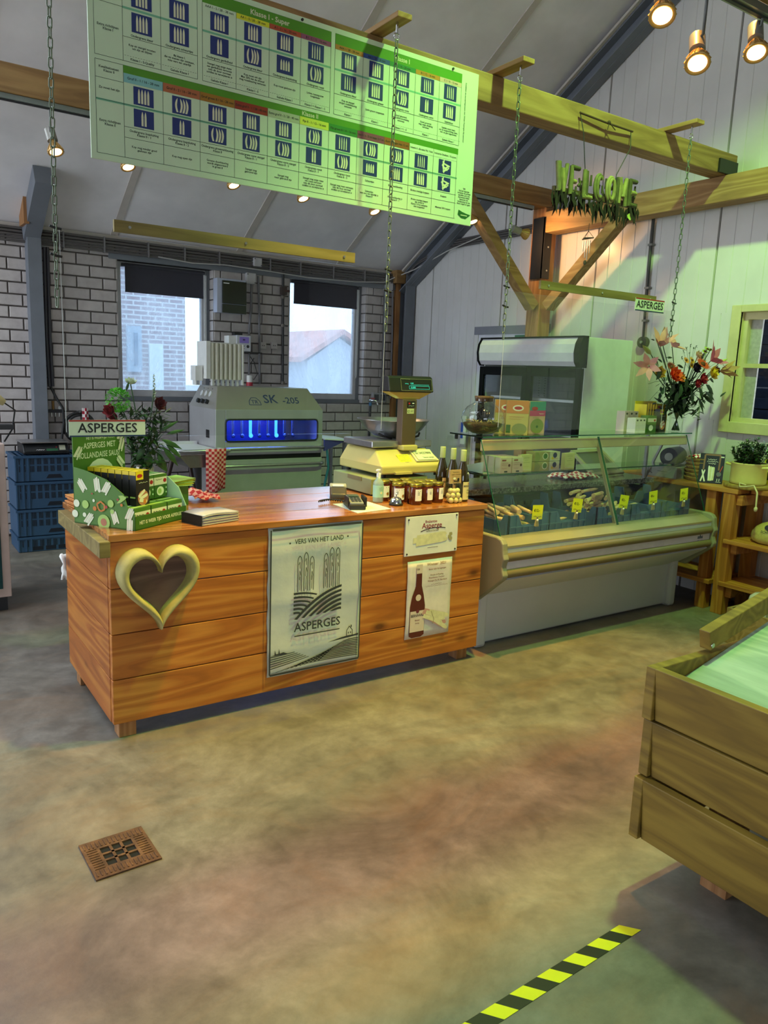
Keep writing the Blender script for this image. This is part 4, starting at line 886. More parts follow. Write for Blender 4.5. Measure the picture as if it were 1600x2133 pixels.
MB().add([(2.407, 3.575, HZ+.04), (2.673, 3.575, HZ+.04), (2.673, 3.66, HZ+.04), (2.407, 3.66, HZ+.04), (2.495, 3.585, HZ), (2.60, 3.585, HZ), (2.60, 3.65, HZ), (2.495, 3.65, HZ)], [(0, 1, 2, 3), (7, 6, 5, 4)]+[(4+i, 4+(i+1) % 4, (i+1) % 4, i) for i in range(4)]).build('head_tray', mat('c8a850', .4), sc, bevel=.005)
hb = MB().prism([(3.565, HZ+.04), (3.67, HZ+.04), (3.66, HZ+.125), (3.60, HZ+.128), (3.585, HZ+.122)], (2.405, 0, 0), (0, 1, 0), (0, 0, 1), (.27, 0, 0)).build('display_head', BLK, sc, bevel=.006)
GLOW = mat('2fae9c', .5, 0, 0, 10, 0, .5, 1.6); LINE = mat('a89c78', .6)
e2h = Vector((0, .02, .082)).normalized()
decor(hb, Vector((2.475, 3.5645, HZ+.048)), (1, 0, 0), e2h, .19, .066, [('l', [(0, 0), (1, 0), (1, 1), (0, 1), (0, 0)], .008, LINE), ('w', .03, .97, .3, .03, LINE), ('t', .35, .62, .16, '0.00', .2, GLOW), ('t', .18, .58, .1, 'EUR/kg', .2, GLOW), ('t', .38, .26, .2, '0.000', .28, GLOW), ('l', [(.25, .14), (.9, .14), (.9, .4), (.25, .4), (.25, .14)], .006, GLOW), ('l', [(.3, .5), (.9, .5)], .006, GLOW)])
PZ = B0+.135
MB().box((2.335, 3.60, PZ), (2.51, 3.90, PZ+.035)).build('platter', STEEL, sc, bevel=.004)
MB().box((2.565, 3.60, PZ), (2.70, 3.90, PZ+.035)).build('platter', STEEL, sc, bevel=.004)
bw = MB().lathe([(.07, 0), (.11, .012), (.155, .05), (.192, .105), (.198, .107), (.191, .103), (.15, .052), (.105, .016), (.0, .006)], (2.585, 3.80, PZ+.037), 36).build('bowl', STEEL, sc)
g = MB()
for s_ in (-1, 1): MB().tube([(2.585+s_*.06, 3.72, PZ+.036), (2.585+s_*.11, 3.72, PZ+.05), (2.585+s_*.13, 3.74, PZ+.065)], .006, 6).build('bowl_cradle', BLK, sc)
sc.location.x, sc.location.y = 2.64, 3.80; sc.scale = (1.18, 1.08, 1.05); cbx.location.x += .05; cbx.location.y += .08

# white carrier bag hanging at the back corner of the counter
q = FY(141, 1178, 3.975); cb2 = thing('carrier_bag', 'white plastic bag hanging at the rear left corner of the counter', 'bag', (q.x+.02, 3.985, q.z-.06))
b = MB()
for j in range(7):
    for i in range(7):
        b.v.append((q.x-.025+.07*i/6*(1-.25*(j > 4)*(j-4)/2)+.004*math.sin(j*1.7), 3.985+.02*math.sin(i*1.4+j), q.z-.075+.13*j/6+.006*math.sin(i*2.1)))
b.f = [(j*7+i, j*7+i+1, (j+1)*7+i+1, (j+1)*7+i) for j in range(6) for i in range(6)]; b.sm = [True]*36
o = b.build('bag_film', PAPER, cb2); m_ = o.modifiers.new('s', 'SOLIDIFY'); m_.thickness = .012
# ================================================================== along the brick wall
M_SST = mat('c0bec0', .36, .45, .08, 5); M_SSTD = mat('a09a90', .4, .4, .08, 4)
mc = thing('peeling_machine', 'stainless steel asparagus peeling machine with blue lit window', 'machine', (3.0, 6.5, 0))
ML, MR, MF, MK = 2.466, 3.508, 6.2, 6.85
def wbox(a, b): return MB().box(a, b)
fz0, fz1 = .30, 1.235
wx0, wx1, wz0, wz1 = FY(470, 900, MF).x, FY(661, 890, MF).x, FY(470, 920, MF).z, FY(470, 874, MF).z
f = MB(); f.box((ML, MF, .84), (wx0, MF+.03, fz1)); f.box((wx1, MF, .84), (MR, MF+.03, fz1)); f.box((wx0, MF, wz1), (wx1, MF+.03, fz1)); f.box((wx0, MF, .84), (wx1, MF+.03, wz0))
f.build('front_panel', M_SST, mc, bevel=.003)
wbox((ML, MF, .12), (MR, MF+.02, .80)).build('lower_panel', M_SST, mc, bevel=.003)
s = MB(); s.box((ML, MF+.03, .12), (ML+.015, MK, fz1)); s.box((MR-.015, MF+.03, .12), (MR, MK, fz1)); s.box((ML, MK-.015, .12), (MR, MK, fz1)); s.box((ML+.015, MF+.03, .12), (MR-.015, MK-.015, .14)); s.build('cabinet', M_SST, mc)
# chamfered hood
T = 1.425; q = [(ML, MF, fz1), (MR, MF, fz1), (MR, MK, fz1), (ML, MK, fz1)]; u = [(ML+.07, MF+.14, T), (MR-.09, MF+.14, T), (MR-.09, MK-.1, T), (ML+.07, MK-.1, T)]
hood = MB().add(q+u, [(4, 5, 6, 7)]+[(i, (i+1) % 4, (i+1) % 4+4, i+4) for i in range(4)]).build('hood', M_SSTD, mc, bevel=.006)
e2 = Vector((0, .14, T-fz1)).normalized(); NAVY = mat('2b3a66', .5)
decor(hood, Vector((2.78, MF, fz1))+e2*.05-Vector((0, .0, 0)), (1, 0, 0), e2, .56, .13, [('t', .40, .45, .95, 'SK', .30, NAVY), ('t', .76, .36, .72, '-205', .42, NAVY), ('l', [(.02, .0), (.22, .0), (.21, .3), (.16, .55), (.12, .58), (.07, .55), (.03, .3), (.02, .0)], .012, NAVY), ('t', .12, .22, .42, 'TR', .14, NAVY)])
# control knobs on the left end slope
e1 = Vector((0, -1, 0)); e2l = Vector((.07, .0, T-fz1)).normalized(); nl = Vector((-1, 0, .37)).normalized()
for k in range(3):
    c = Vector((ML+.045, MF+.42-.10*k, fz1+.12)); MB().cyl(c, c+nl*.01, .026, 16).build('gauge', mat('c8c8c4', .3), mc)
    c2_ = Vector((ML+.022, MF+.42-.10*k, fz1+.05)); MB().cyl(c2_, c2_+nl*.03, .02, 12).build('knob', BLACK, mc)
    MB().ball(Vector((ML+.062, MF+.42-.10*k, fz1+.165)), .005, 8, 6).build('indicator', DARK, mc)
# rubber window gasket, pane, blue interior
r_ = .03; pts = []
for cx_, cz_, a0 in ((wx1-r_, wz1-r_, 0), (wx0+r_, wz1-r_, 90), (wx0+r_, wz0+r_, 180), (wx1-r_, wz0+r_, 270)):
    for k in range(5): a = math.radians(a0+22.5*k); pts.append((cx_+r_*math.cos(a), MF-.004, cz_+r_*math.sin(a)))
MB().tube(pts+[pts[0]], .008, 6, False).build('gasket', BLACK, mc)
wbox((wx0, MF+.012, wz0), (wx1, MF+.016, wz1)).build('pane', CLEAR, mc)
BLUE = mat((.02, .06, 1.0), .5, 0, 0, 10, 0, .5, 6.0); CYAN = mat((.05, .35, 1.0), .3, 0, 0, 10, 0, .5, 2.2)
iw = MB().box((wx0-.02, MF+.42, .88), (wx1-.12, MF+.43, 1.22)).build('inner_wall', mat('2c3a8c', .4), mc)
MB().box((wx0-.02, MF+.04, .90), (wx1+.02, MF+.42, .91)).build('conveyor_bed', mat('30343c', .3, .6), mc)
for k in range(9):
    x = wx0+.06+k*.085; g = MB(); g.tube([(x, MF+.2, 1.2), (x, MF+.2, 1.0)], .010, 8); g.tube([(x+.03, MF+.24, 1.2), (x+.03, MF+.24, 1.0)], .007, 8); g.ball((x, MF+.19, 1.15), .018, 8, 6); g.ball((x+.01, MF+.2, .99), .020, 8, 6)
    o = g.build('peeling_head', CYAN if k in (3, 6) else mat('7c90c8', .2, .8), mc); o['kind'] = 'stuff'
MB().cyl((wx0+.03, MF+.16, 1.205), (wx1-.2, MF+.16, 1.205), .012, 8).build('blue_lamp', BLUE, mc)
lamp('machine_blue_light', 'AREA', ((wx0+wx1)/2-.08, MF+.18, 1.195), 9, (.08, .16, 1.0), ((wx0+wx1)/2-.08, MF+.2, .8), (.7, .05))
for z in (.90, .752):
    MB().tube([(ML+.02, MF, z), (ML+.03, MF-.05, z), (ML+.08, MF-.06, z), (MR-.06, MF-.06, z), (MR-.02, MF-.05, z), (MR-.015, MF, z)], .014, 10).build('hand_rail', STEEL, mc)
wbox((ML+.01, MF+.002, .80), (MR-.01, MF+.02, .84)).build('shadow_gap', BLACK, mc)
for x in (ML+.03, MR-.07):
    for y in (MF+.04, MK-.08): wbox((x, y, 0), (x+.04, y+.04, .12)).build('leg', STEEL, mc)
wbox((ML-.001, MF+.14, .98), (ML+.002, MF+.22, 1.05)).build('inlet', BLACK, mc)
# infeed sink on the left, outfeed table on the right
sk = thing('infeed_tray', 'white steel infeed tray left of the peeling machine', 'tray', (2.25, 6.2, 0))
g = MB(); a, b, z0, z1 = (2.02, 5.86), (2.45, 6.62), .85, .93
g.box((a[0], a[1], z0+.045), (b[0], b[1], z0+.055)); g.box((a[0], a[1], z0+.05), (b[0], a[1]+.02, z1)); g.box((a[0], b[1]-.02, z0+.05), (b[0], b[1], z1)); g.box((a[0], a[1]+.02, z0+.05), (a[0]+.02, b[1]-.02, z1))
g.build('tray_pan', mat('d8d6d8', .3), sk)
MB().tube([(2.45, 5.85, .925), (2.05, 5.85, .925), (2.01, 5.89, .925), (2.01, 6.6, .925)], .014, 8).build('rolled_rim', STEEL, sk)
MB().prism([(0, 0), (.43, 0), (.36, -.11), (.10, -.11)], (2.02, 5.87, .90), (1, 0, 0), (0, 0, 1), (0, .72, 0)).build('hopper', STEEL, sk)
MB().cyl((2.27, 6.15, 0), (2.27, 6.15, .80), .05, 14).build('pedestal', mat('55565a', .5), sk)
MB().tube([(2.10, 6.25, .80), (2.05, 6.2, .68), (1.9, 6.22, .60), (1.75, 6.35, .62), (1.65, 6.6, .6)], .022, 8).build('drain_hose', mat('3a2a24', .5), sk)
MB().tube([(2.2, 6.1, .80), (2.2, 6.0, .6), (2.1, 5.98, .4), (1.95, 6.0, .15)], .018, 8).build('drain_hose', mat('3a2a24', .5), sk)
ot = thing('outfeed_table', 'white topped outfeed table right of the peeling machine', 'table', (3.72, 6.5, 0))
MB().slab((3.515, 6.16, .965), (3.86, 6.28, .935), (3.92, 6.66, .935), (3.515, 6.80, .965), (0, 0, .012)).build('table_top', mat('e4e2f0', .3), ot)
MB().slab((3.515, 6.165, .86), (3.80, 6.285, .93), (3.80, 6.285, .935), (3.515, 6.165, .964), (0, .02, 0)).build('side_skirt', mat('3c3c90', .4), ot)
for x, y in ((3.83, 6.34), (3.83, 6.6)): MB().box((x, y, 0), (x+.03, y+.03, .935)).build('leg', STEEL, ot)
MB().tube([(3.56, 6.2, .88), (3.57, 6.18, .7), (3.53, 6.17, .55), (3.53, 6.2, .3)], .012, 8).build('blue_hose', mat('2a6a86', .4), ot)
# checked towels
def hang(x0, x1, y, zt, zb, seed, n=10, m=14, dep=.02):
    random.seed(seed); ph = random.random()*6; out = []
    for j in range(m+1):
        t_ = j/m; row = []
        for i in range(n+1):
            s_ = i/n; wv = dep*math.sin(s_*7+ph)*(.4+.6*t_); row.append((x0+(x1-x0)*(s_*(1-.06*t_)+.03*t_), y-.02+wv, zt+(zb-zt)*t_-.02*math.sin(s_*3+ph)*t_))
        out.append(row)
    return out
p0, p1 = FY(428, 930, 5.82), FY(470, 930, 5.82)
cloth('checked_towel', hang(p0.x, p1.x, 5.82, .945, .60, 3), M_CHECK, 'red checked towel hanging over the edge of the infeed tray', 'towel', .022, .006)
# white tube rack on the machine, radio, boxes, pipes
tb_ = thing('tube_rack', 'rack of white translucent tubes standing on the peeling machine', 'rack', (2.70, 6.62, T))
MW = mat('e8e6e0', .35); MWT = mat('d8d4c0', .4, 0, .06, 4)
for k in range(7): MB().cyl((2.575+.042*k, 6.55, T+.055), (2.575+.042*k, 6.55, T+.37), .020, 10).build('tube', MWT, tb_)
MB().box((2.515, 6.53, T+.06), (2.552, 6.76, T+.385)).build('side_plate', MW, tb_); MB().box((2.552, 6.60, T+.06), (2.86, 6.62, T+.38)).build('back_plate', MW, tb_); MB().box((2.85, 6.52, T+.01), (2.862, 6.6, T+.37)).build('side_plate', MW, tb_)
for k in range(6): MB().box((2.58+.046*k, 6.56, T), (2.60+.046*k, 6.60, T+.06)).build('foot', MW, tb_)
MB().box((2.44, 6.60, T+.04), (2.505, 6.72, T+.17)).build('side_cup', MW, tb_)
for k in range(2): MB().box((2.45+.03*k, 6.62, T), (2.46+.03*k, 6.7, T+.04)).build('foot', MW, tb_)
y = 7.36; rp = thing('radio', 'small silver radio with violet screen on a wall bracket', 'radio', (3.2, 7.4, FY(523, 733, y).z))
z0 = FY(523, 733, y).z; x0, x1 = FY(497, 715, y).x, FY(523, 715, y).x
rb = MB().box((x0-.02, y, z0), (x1, y+.12, z0+.16)).build('radio_case', mat('c8c8d0', .35), rp, bevel=.006)
decor(rb, (x0-.02, y, z0), (1, 0, 0), (0, 0, 1), x1-x0+.02, .16, [('r', .2, .52, .85, .9, mat('6a5a9c', .4, 0, 0, 9, 0, .5, .25)), ('d', .78, .32, .1, DARK), ('d', .2, .34, .035, DARK), ('d', .36, .34, .035, DARK), ('d', .52, .34, .035, DARK), ('r', .15, .17, .55, .2, DARK), ('t', .5, .72, .16, '88', .2, INK)])
MB().box((x0-.10, y+.01, z0+.02), (x0-.02, y+.13, z0+.15)).build('speaker', MW, rp); MB().box((x0-.03, y+.02, z0+.16), (x0+.05, y+.1, z0+.19)).build('top_adapter', BLACK, rp)
MB().box((x0-.1, y-.01, z0-.012), (x1+.12, y+.14, z0-.002)).build('wall_bracket', BLACK, rp)
MB().tube([(x1, y+.1, z0), (x1+.08, y+.1, z0-.1), (x1+.12, y+.1, z0-.22), (x1+.08, y+.1, z0-.28), (x1+.02, y+.1, z0-.24), (x1+.02, y+.1, z0-.15), (x1+.08, y+.1, z0-.06)], .004, 6).build('cable', BLACK, rp)
y = 7.40; pb_ = thing('fuse_box', 'fuse box with black cover mounted between the two windows', 'fuse box', (3.13, 7.45, FY(500, 655, y).z))
a, b = FY(452, 578, y), FY(512, 655, y)
MB().box((a.x+.0, y, b.z), (b.x, YB, a.z-.0)).build('case', mat('b4b8c8', .5), pb_, bevel=.004)
MB().box((a.x+.05, y-.02, b.z+.09), (b.x, y, a.z-.02)).build('door', mat('0e0e12', .15), pb_, bevel=.004); MB().box((a.x+.05, y-.015, b.z), (b.x, y, b.z+.085)).build('lower_cover', mat('17171b', .2), pb_, bevel=.003)
MB().box((a.x+.06, y-.022, a.z-.05), (a.x+.12, y-.019, a.z-.042)).build('name_plate', PAPER, pb_)
def jbox(px, py, w_, h_, y, label, hx='b8b4b4'):
    c = FY(px, py, y); r = thing('junction_box', label, 'junction box', (c.x, y, c.z-h_/2), 0, 'grey junction boxes')
    o = MB().box((c.x-w_/2, y, c.z-h_/2), (c.x+w_/2, YB, c.z+h_/2)).build('lid', mat(hx, .5), r, bevel=.008)
    for sx in (-1, 1): MB().ball((c.x+sx*w_*.38, y-.001, c.z-sx*h_*.36), .006, 8, 6).build('screw', DARK, r)
jbox(524, 580, .105, .11, 7.44, 'grey junction box right of the fuse box'); jbox(538, 546, .09, .085, 7.42, 'grey junction box up under the eaves conduits'); jbox(812, 597, .10, .11, 7.44, 'grey junction box in the corner above the scale display')
def pipe(name, pts, r, m, label, cat='pipe', group=None):
    base = min(pts, key=lambda p_: p_[2]); return solo(name, MB().tube(pts, r, 8), m, label, cat, group, base=tuple(base))
def W(px, py, y=7.465): q = FY(px, py, y); return (q.x, q.y, q.z)
wp = thing('water_pipe', 'black water pipe with valve left of the right window', 'pipe', W(589, 800))
MB().tube([W(590, 560), W(589, 800)], .014, 8).build('pipe_run', BLACK, wp); q = FY(591, 606, 7.45); MB().box((q.x-.03, 7.43, q.z-.04), (q.x+.03, 7.48, q.z+.04)).build('valve', mat('3a2c28', .6), wp); MB().cyl((q.x, 7.44, q.z), (q.x+.06, 7.43, q.z), .012, 8).build('valve_handle', mat('4a2c24', .5), wp)
for py in (619, 678, 797): q = FY(590, py, 7.455); MB().cyl((q.x, 7.465, q.z-.014), (q.x, 7.465, q.z+.014), .022, 10).build('coupling', mat('6a6258', .5), wp)
pipe('conduit', [W(538, 575), W(540, 640), W(541, 800)], .012, PVC, 'grey conduit running down the bricks right of the radio', group='wall conduits')
pipe('conduit', [W(524, 592), W(523, 640), W(519, 690), W(519, 780)], .013, PVC, 'grey conduit dropping from the junction box to the red plug', group='wall conduits')
pipe('conduit', [W(803, 600), W(800, 700), W(797, 830)], .018, mat('4e4e52', .5), 'thick dark conduit in the far corner by the right window', group='wall conduits')
pipe('conduit', [W(818, 600), W(817, 700), W(813, 830)], .011, PVC, 'thin grey conduit nearest the corner batten', group='wall conduits')
for dx, lab in ((0, 'left of a pair of dark conduits beside the left column'), (7, 'right of a pair of dark conduits beside the left column')):
    pipe('conduit', [W(92+dx, 515), W(97+dx, 700), W(103+dx, 805)], .014, mat('3c3a40', .5), lab.capitalize().replace('Left', 'left').replace('Right', 'right'), group='wall conduits')
pl2 = thing('power_plug', 'white and red power plug hanging above the peeling machine', 'plug', W(520, 802, 7.43))
q = FY(520, 792, 7.43); MB().cyl((q.x, 7.43, q.z-.02), (q.x, 7.43, q.z+.05), .032, 14).build('plug_body', MW, pl2); MB().cyl((q.x, 7.43, q.z-.06), (q.x, 7.43, q.z-.02), .034, 14).build('plug_collar', mat('c0283c', .4), pl2)
for px, l in ((548, 'small white socket on the bricks left of the black pipe'), (571, 'small white socket on the bricks beside the black pipe')):
    q = FY(px, 720, 7.475); r = thing('wall_socket', l, 'socket', (q.x, 7.475, q.z-.035)); MB().box((q.x-.035, 7.468, q.z-.035), (q.x+.035, YB, q.z+.035)).build('plate', mat('b4acaa', .5), r, bevel=.004)
    for s_ in (-1, 1): MB().cyl((q.x+s_*.01, 7.466, q.z), (q.x+s_*.01, 7.469, q.z), .005, 8).build('hole', BLACK, r)
q = FY(790, 828, 7.46); r = thing('wall_socket', 'grey double socket beside the tap near the right window', 'socket', (q.x, 7.46, q.z-.05)); MB().box((q.x-.09, 7.45, q.z-.055), (q.x+.09, YB, q.z+.055)).build('plate', mat('98969a', .5), r, bevel=.006)
for s_ in (-1, 1): MB().box((q.x+s_*.045-.03, 7.445, q.z-.035), (q.x+s_*.045+.03, 7.452, q.z+.035)).build('insert', mat('2c2c34', .4), r)
q = FY(775, 838, 7.42); tp = thing('water_tap', 'chrome wall tap with blue hose left of the scale display', 'tap', (q.x, 7.42, q.z-.2))
MB().tube([(q.x, YB, q.z+.02), (q.x, 7.42, q.z+.02), (q.x+.04, 7.40, q.z+.02), (q.x+.06, 7.39, q.z-.03)], .014, 10).build('spout', CHROME, tp); MB().cbox((q.x+.01, 7.42, q.z+.045), (.05, .012, .012)).build('handle', mat('b83848', .4), tp)
MB().cyl((q.x-.015, 7.43, q.z), (q.x-.015, 7.43, q.z-.04), .018, 10).build('coupling', mat('2a6a9a', .4), tp); MB().tube([(q.x-.015, 7.43, q.z-.04), (q.x-.02, 7.43, q.z-.6)], .015, 8).build('hose', BLACK, tp)
# bundle of conduits under the eaves and along the gable
cbn = thing('conduit_bundle', 'bundle of parallel grey conduits clipped under the eaves', 'conduits', (2.5, 7.4, 2.56))
for k in range(5): MB().cyl((-.5, YB-.045-.0*k, 2.585+.027*k), (5.1, YB-.045, 2.585+.027*k), .0105, 8).build('conduit', PVCD, cbn)
for x in (.9, 1.55, 1.9, 2.3, 2.65, 3.0, 3.55, 3.9, 4.3, 4.7, 5.0): MB().box((x, YB-.06, 2.572), (x+.012, YB-.005, 2.708)).build('clip', mat('787476', .5), cbn)
cgb = thing('conduit_bundle', 'bundle of conduits running up the gable wall behind the knee brace', 'conduits', (5.3, 6.2, 2.7))
ga, gb = FX(860, 548, XR-.03), FX(1120, 480, XR-.03)
for k in range(4): MB().tube([(5.05, YB-.05, 2.60+.02*k), (5.22, YB-.1, 2.66+.02*k), (XR-.13, YB-.3, ga.z-.05+.022*k), (XR-.03, gb.y+1.4, FX(985, 508, XR-.03).z+.022*k), (XR-.03, gb.y, gb.z-.01+.022*k), (XR-.03, gb.y-.9, gb.z+.10+.022*k)], .011, 8).build('conduit', PVCD, cgb)
pipe('white_cable', [W(330, 535, 7.43), W(400, 548, 7.43), W(470, 552, 7.42), W(560, 565, 7.42), W(640, 578, 7.42), W(740, 587, 7.42), W(800, 588, 7.42), W(830, 575, 7.4), (5.2, 7.2, 2.74), (5.27, 6.7, 2.9), (5.28, 6.1, 3.0)], .006, mat('b8b4b0', .5), 'thin white cable looping along under the eaves conduits', 'cable')
# compressed-air manifold, hose ring with towel by the left column
mf = thing('air_manifold', 'small brass valve manifold on the bricks beside the left column', 'manifold', W(110, 862, 7.45))
q = FY(111, 856, 7.45); MB().cbox((q.x, 7.45, q.z), (.14, .04, .03)).build('manifold_bar', DARK, mf)
for k in range(4): MB().cyl((q.x-.05+.033*k, 7.44, q.z-.05), (q.x-.05+.033*k, 7.44, q.z-.01), .008, 8).build('outlet', SCREW, mf)
MB().cyl((q.x, 7.45, q.z+.015), (q.x, 7.45, q.z+.09), .012, 8).build('brass_inlet', mat('8a6a3c', .4, .7), mf)
for s_ in (-1, 1): MB().cyl((q.x+s_*.05, 7.44, q.z+.03), (q.x+s_*.05, 7.425, q.z+.03), .014, 12).build('gauge', mat('b8b8b4', .3), mf)
pipe('air_hose', [W(105, 805, 7.44), W(118, 830, 7.4), W(131, 850, 7.4), W(133, 880, 7.4), W(128, 920, 7.4), W(126, 950, 7.4)], .011, BLACK, 'black air hose curving down beside the valve manifold', 'hose')
hr_ = thing('hose_coil', 'black hose coiled on a wall hook behind the sign', 'hose', W(167, 900, 7.42)); q = FY(166, 890, 7.42); MB().torus((q.x, 7.42, q.z), .135, .013, (0, 1, .05), 28, 8).build('hose', BLACK, hr_); MB().torus((q.x+.01, 7.40, q.z-.01), .125, .013, (0, 1, -.08), 28, 8).build('hose', BLACK, hr_); MB().tube([(q.x, YB, q.z+.14), (q.x, 7.38, q.z+.14), (q.x, 7.375, q.z+.16)], .008, 6).build('hook', SCREW, hr_)
p0 = FY(160, 850, 7.37); cloth('checked_towel', [[(p0.x+(.05 if j < 4 else .02)+(.05 if j < 4 else .14)*i/6*(1 if j < 4 else .5+.5*min(1, (j-3)/4)), 7.37+.012*math.sin(i*1.4+j*.4), p0.z-.045*j) for i in range(7)] for j in range(11)], M_CHECKW, 'dark red and white checked towel hanging from the hose coil', 'towel', .028, .006)
# ---- stacked blue crates with digital scale
M_CRB = mat('2c4c6a', .5, 0, .06, 5); M_HOLE = mat('0b1220', .8)
CX0, CX1, CY0, CY1 = .975, 1.576, 6.80, 7.20
def stack_crate(z0, z1, label, lid=False, low=False):
    r = thing('plastic_crate', label, 'crate', ((CX0+CX1)/2, 7.0, z0), 0, 'stacked blue crates'); h = z1-z0
    b = MB(); b.box((CX0+.01, CY0+.008, z0+.004), (CX1-.01, CY0+.02, z1-.012)); b.box((CX0+.01, CY1-.02, z0+.004), (CX1-.01, CY1-.008, z1-.012)); b.box((CX0+.01, CY0+.02, z0+.004), (CX0+.022, CY1-.02, z1-.012)); b.box((CX1-.022, CY0+.02, z0+.004), (CX1-.01, CY1-.02, z1-.012)); b.box((CX0+.02, CY0+.02, z0+.004), (CX1-.02, CY1-.02, z0+.014))
    b.build('crate_walls', M_CRB, r)
    e = MB(); e.box((CX0, CY0, z1-.022), (CX1, CY0+.012, z1-.002)); e.box((CX0, CY1-.012, z1-.022), (CX1, CY1, z1-.002)); e.box((CX0, CY0+.012, z1-.022), (CX0+.012, CY1-.012, z1-.002)); e.box((CX1-.012, CY0+.012, z1-.022), (CX1, CY1-.012, z1-.002)); e.build('rim', M_CRB, r)
    for x in (CX0+.012, CX0+.065, CX0+.105, CX1-.115, CX1-.06, CX1-.022): MB().box((x, CY0+.001, z0+.006), (x+.008, CY0+.01, z1-.02)).build('rib', M_CRB, r)
    for zz in ((.52, .97) if not low else (.5,)): pass
    g = MB()
    rows = [(.66, .88), (.38, .60)] if not low else [(.35, .75)]
    for j, (a, b_) in enumerate(rows):
        for i in range(7 if j == 0 else 6):
            for k in range(3): x = CX0+.125+i*.052+k*.0115; g.box((x, CY0+.0055, z0+h*a), (x+.006, CY0+.0085, z0+h*b_))
        for x in (CX0+.04, CX0+.082, CX1-.09, CX1-.045): g.box((x, CY0+.0055, z0+h*a), (x+.006, CY0+.0085, z0+h*b_))
    o = g.build('wall_slots', M_HOLE, r); o['kind'] = 'stuff'
    if not low: MB().prism([(-.065, 0), (.065, 0), (.045, .032), (-.045, .032)], ((CX0+CX1)/2+.01, CY0+.0085, z0+.025), (1, 0, 0), (0, 0, 1), (0, -.003, 0)).build('hand_hole', M_HOLE, r)
    else:
        for i in range(4): MB().box((CX0+.12+.1*i, CY0+.0055, z0+.012), (CX0+.2+.1*i, CY0+.0085, z0+.045)).build('base_gap', M_HOLE, r)
    if lid:
        for k in range(14): MB().box((CX0+.02+.04*k, CY0+.02, z1-.018), (CX0+.034+.04*k, CY1-.02, z1-.008)).build('lid_slat', M_CRB, r)
for z0, z1, l, a, b_ in ((0, .132, 'shallow blue crate at the bottom of the stack by the column', False, True), (.134, .363, 'blue slotted crate second from the bottom of the stack', False, False), (.365, .594, 'blue slotted crate second from the top of the stack', False, False), (.596, .815, 'blue slotted crate at the top of the stack under the scale', True, False)): stack_crate(z0, z1, l, a, b_)
ds = thing('digital_scale', 'black digital counter scale with steel plate on the blue crates', 'scale', (1.23, 6.98, .816))
MB().prism([(0, 0), (.30, 0), (.30, .085), (.05, .085), (0, .02)], (1.06, 6.85, .816), (0, 1, 0), (0, 0, 1), (.36, 0, 0)).build('scale_base', BLACK, ds, bevel=.008)
pn = MB().slab((1.08, 6.848, .838), (1.40, 6.848, .838), (1.40, 6.892, .893), (1.08, 6.892, .893), (0, -.003, .002)).build('control_panel', mat('202224', .3), ds)
decor(pn, Vector((1.08, 6.8455, .839)), (1, 0, 0), Vector((0, .044, .055)).normalized(), .32, .07, [('r', .04, .55, .22, .9, mat('6c7470', .3)), ('r', .28, .55, .46, .9, mat('6c7470', .3)), ('r', .52, .55, .70, .9, mat('6c7470', .3)), ('r', .82, .2, .97, .9, mat('a8a890', .5)), ('r', .5, .1, .78, .4, mat('1c5a34', .5)), ('w', .25, .25, .45, .08, PAPER), ('d', .75, .6, .014, REDL)])
MB().box((1.05, 6.86, .908), (1.42, 7.14, .918)).build('weighing_plate', STEEL, ds, bevel=.003); MB().cyl((1.23, 7.0, .90), (1.23, 7.0, .909), .05, 14).build('plate_support', DARK, ds)
# cabinet at the left picture edge with a torch on top
cb = thing('white_cabinet', 'pinkish white cabinet edge at the far left of the picture', 'cabinet', (.3, 5.5, 0))
a, b = FY(9, 925, 5.2), FY(17, 1105, 5.2)
MB().box((-.25, 5.2, .10), (a.x, 5.8, a.z)).build('carcass', mat('c8aea4', .5, 0, .1, 6), cb, bevel=.004); MB().box((-.2, 5.185, .16), (a.x-.05, 5.2, a.z-.06)).build('glass_door', mat('123a3c', .15), cb)
for x in (-.2, a.x-.08): MB().box((x, 5.25, 0), (x+.06, 5.31, .1)).build('foot', DARK, cb)
q = FY(4, 835, 5.3); th = thing('hand_lamp', 'yellowish hand lamp with cable at the left picture edge', 'lamp', (q.x-.1, 5.35, a.z))
MB().box((q.x-.25, 5.32, a.z+.0), (q.x-.02, 5.45, a.z+.03)).build('stand_base', BLACK, th); MB().box((q.x-.06, 5.36, a.z+.03), (q.x-.03, 5.40, a.z+.22)).build('stand_post', BLACK, th); MB().box((q.x-.25, 5.3, a.z+.08), (q.x+.06, 5.4, a.z+.11)).build('bracket', DARK, th)
MB().tube([(q.x-.12, 5.35, q.z+.06), (q.x-.02, 5.35, q.z+.01), (q.x+.02, 5.35, q.z-.015)], [.035, .032, .02], 12).build('lamp_head', mat('b8a878', .5), th); MB().tube([(q.x+.02, 5.35, q.z-.015), (q.x+.08, 5.36, q.z-.06), (q.x+.06, 5.36, q.z-.18), (q.x+.01, 5.36, q.z-.26)], .005, 6).build('cable', BLACK, th)
o = solo('paper_bag', MB().prism([(0, 0), (.06, 0), (.07, .1), (.03, .14), (.02, .13), (.01, .06)], (.70, 3.90, 0), (1, 0, 0), (0, 0, 1), (0, .08, 0)), PAPER, 'white crumpled bag on the floor behind the counter corner', 'bag') if False else None
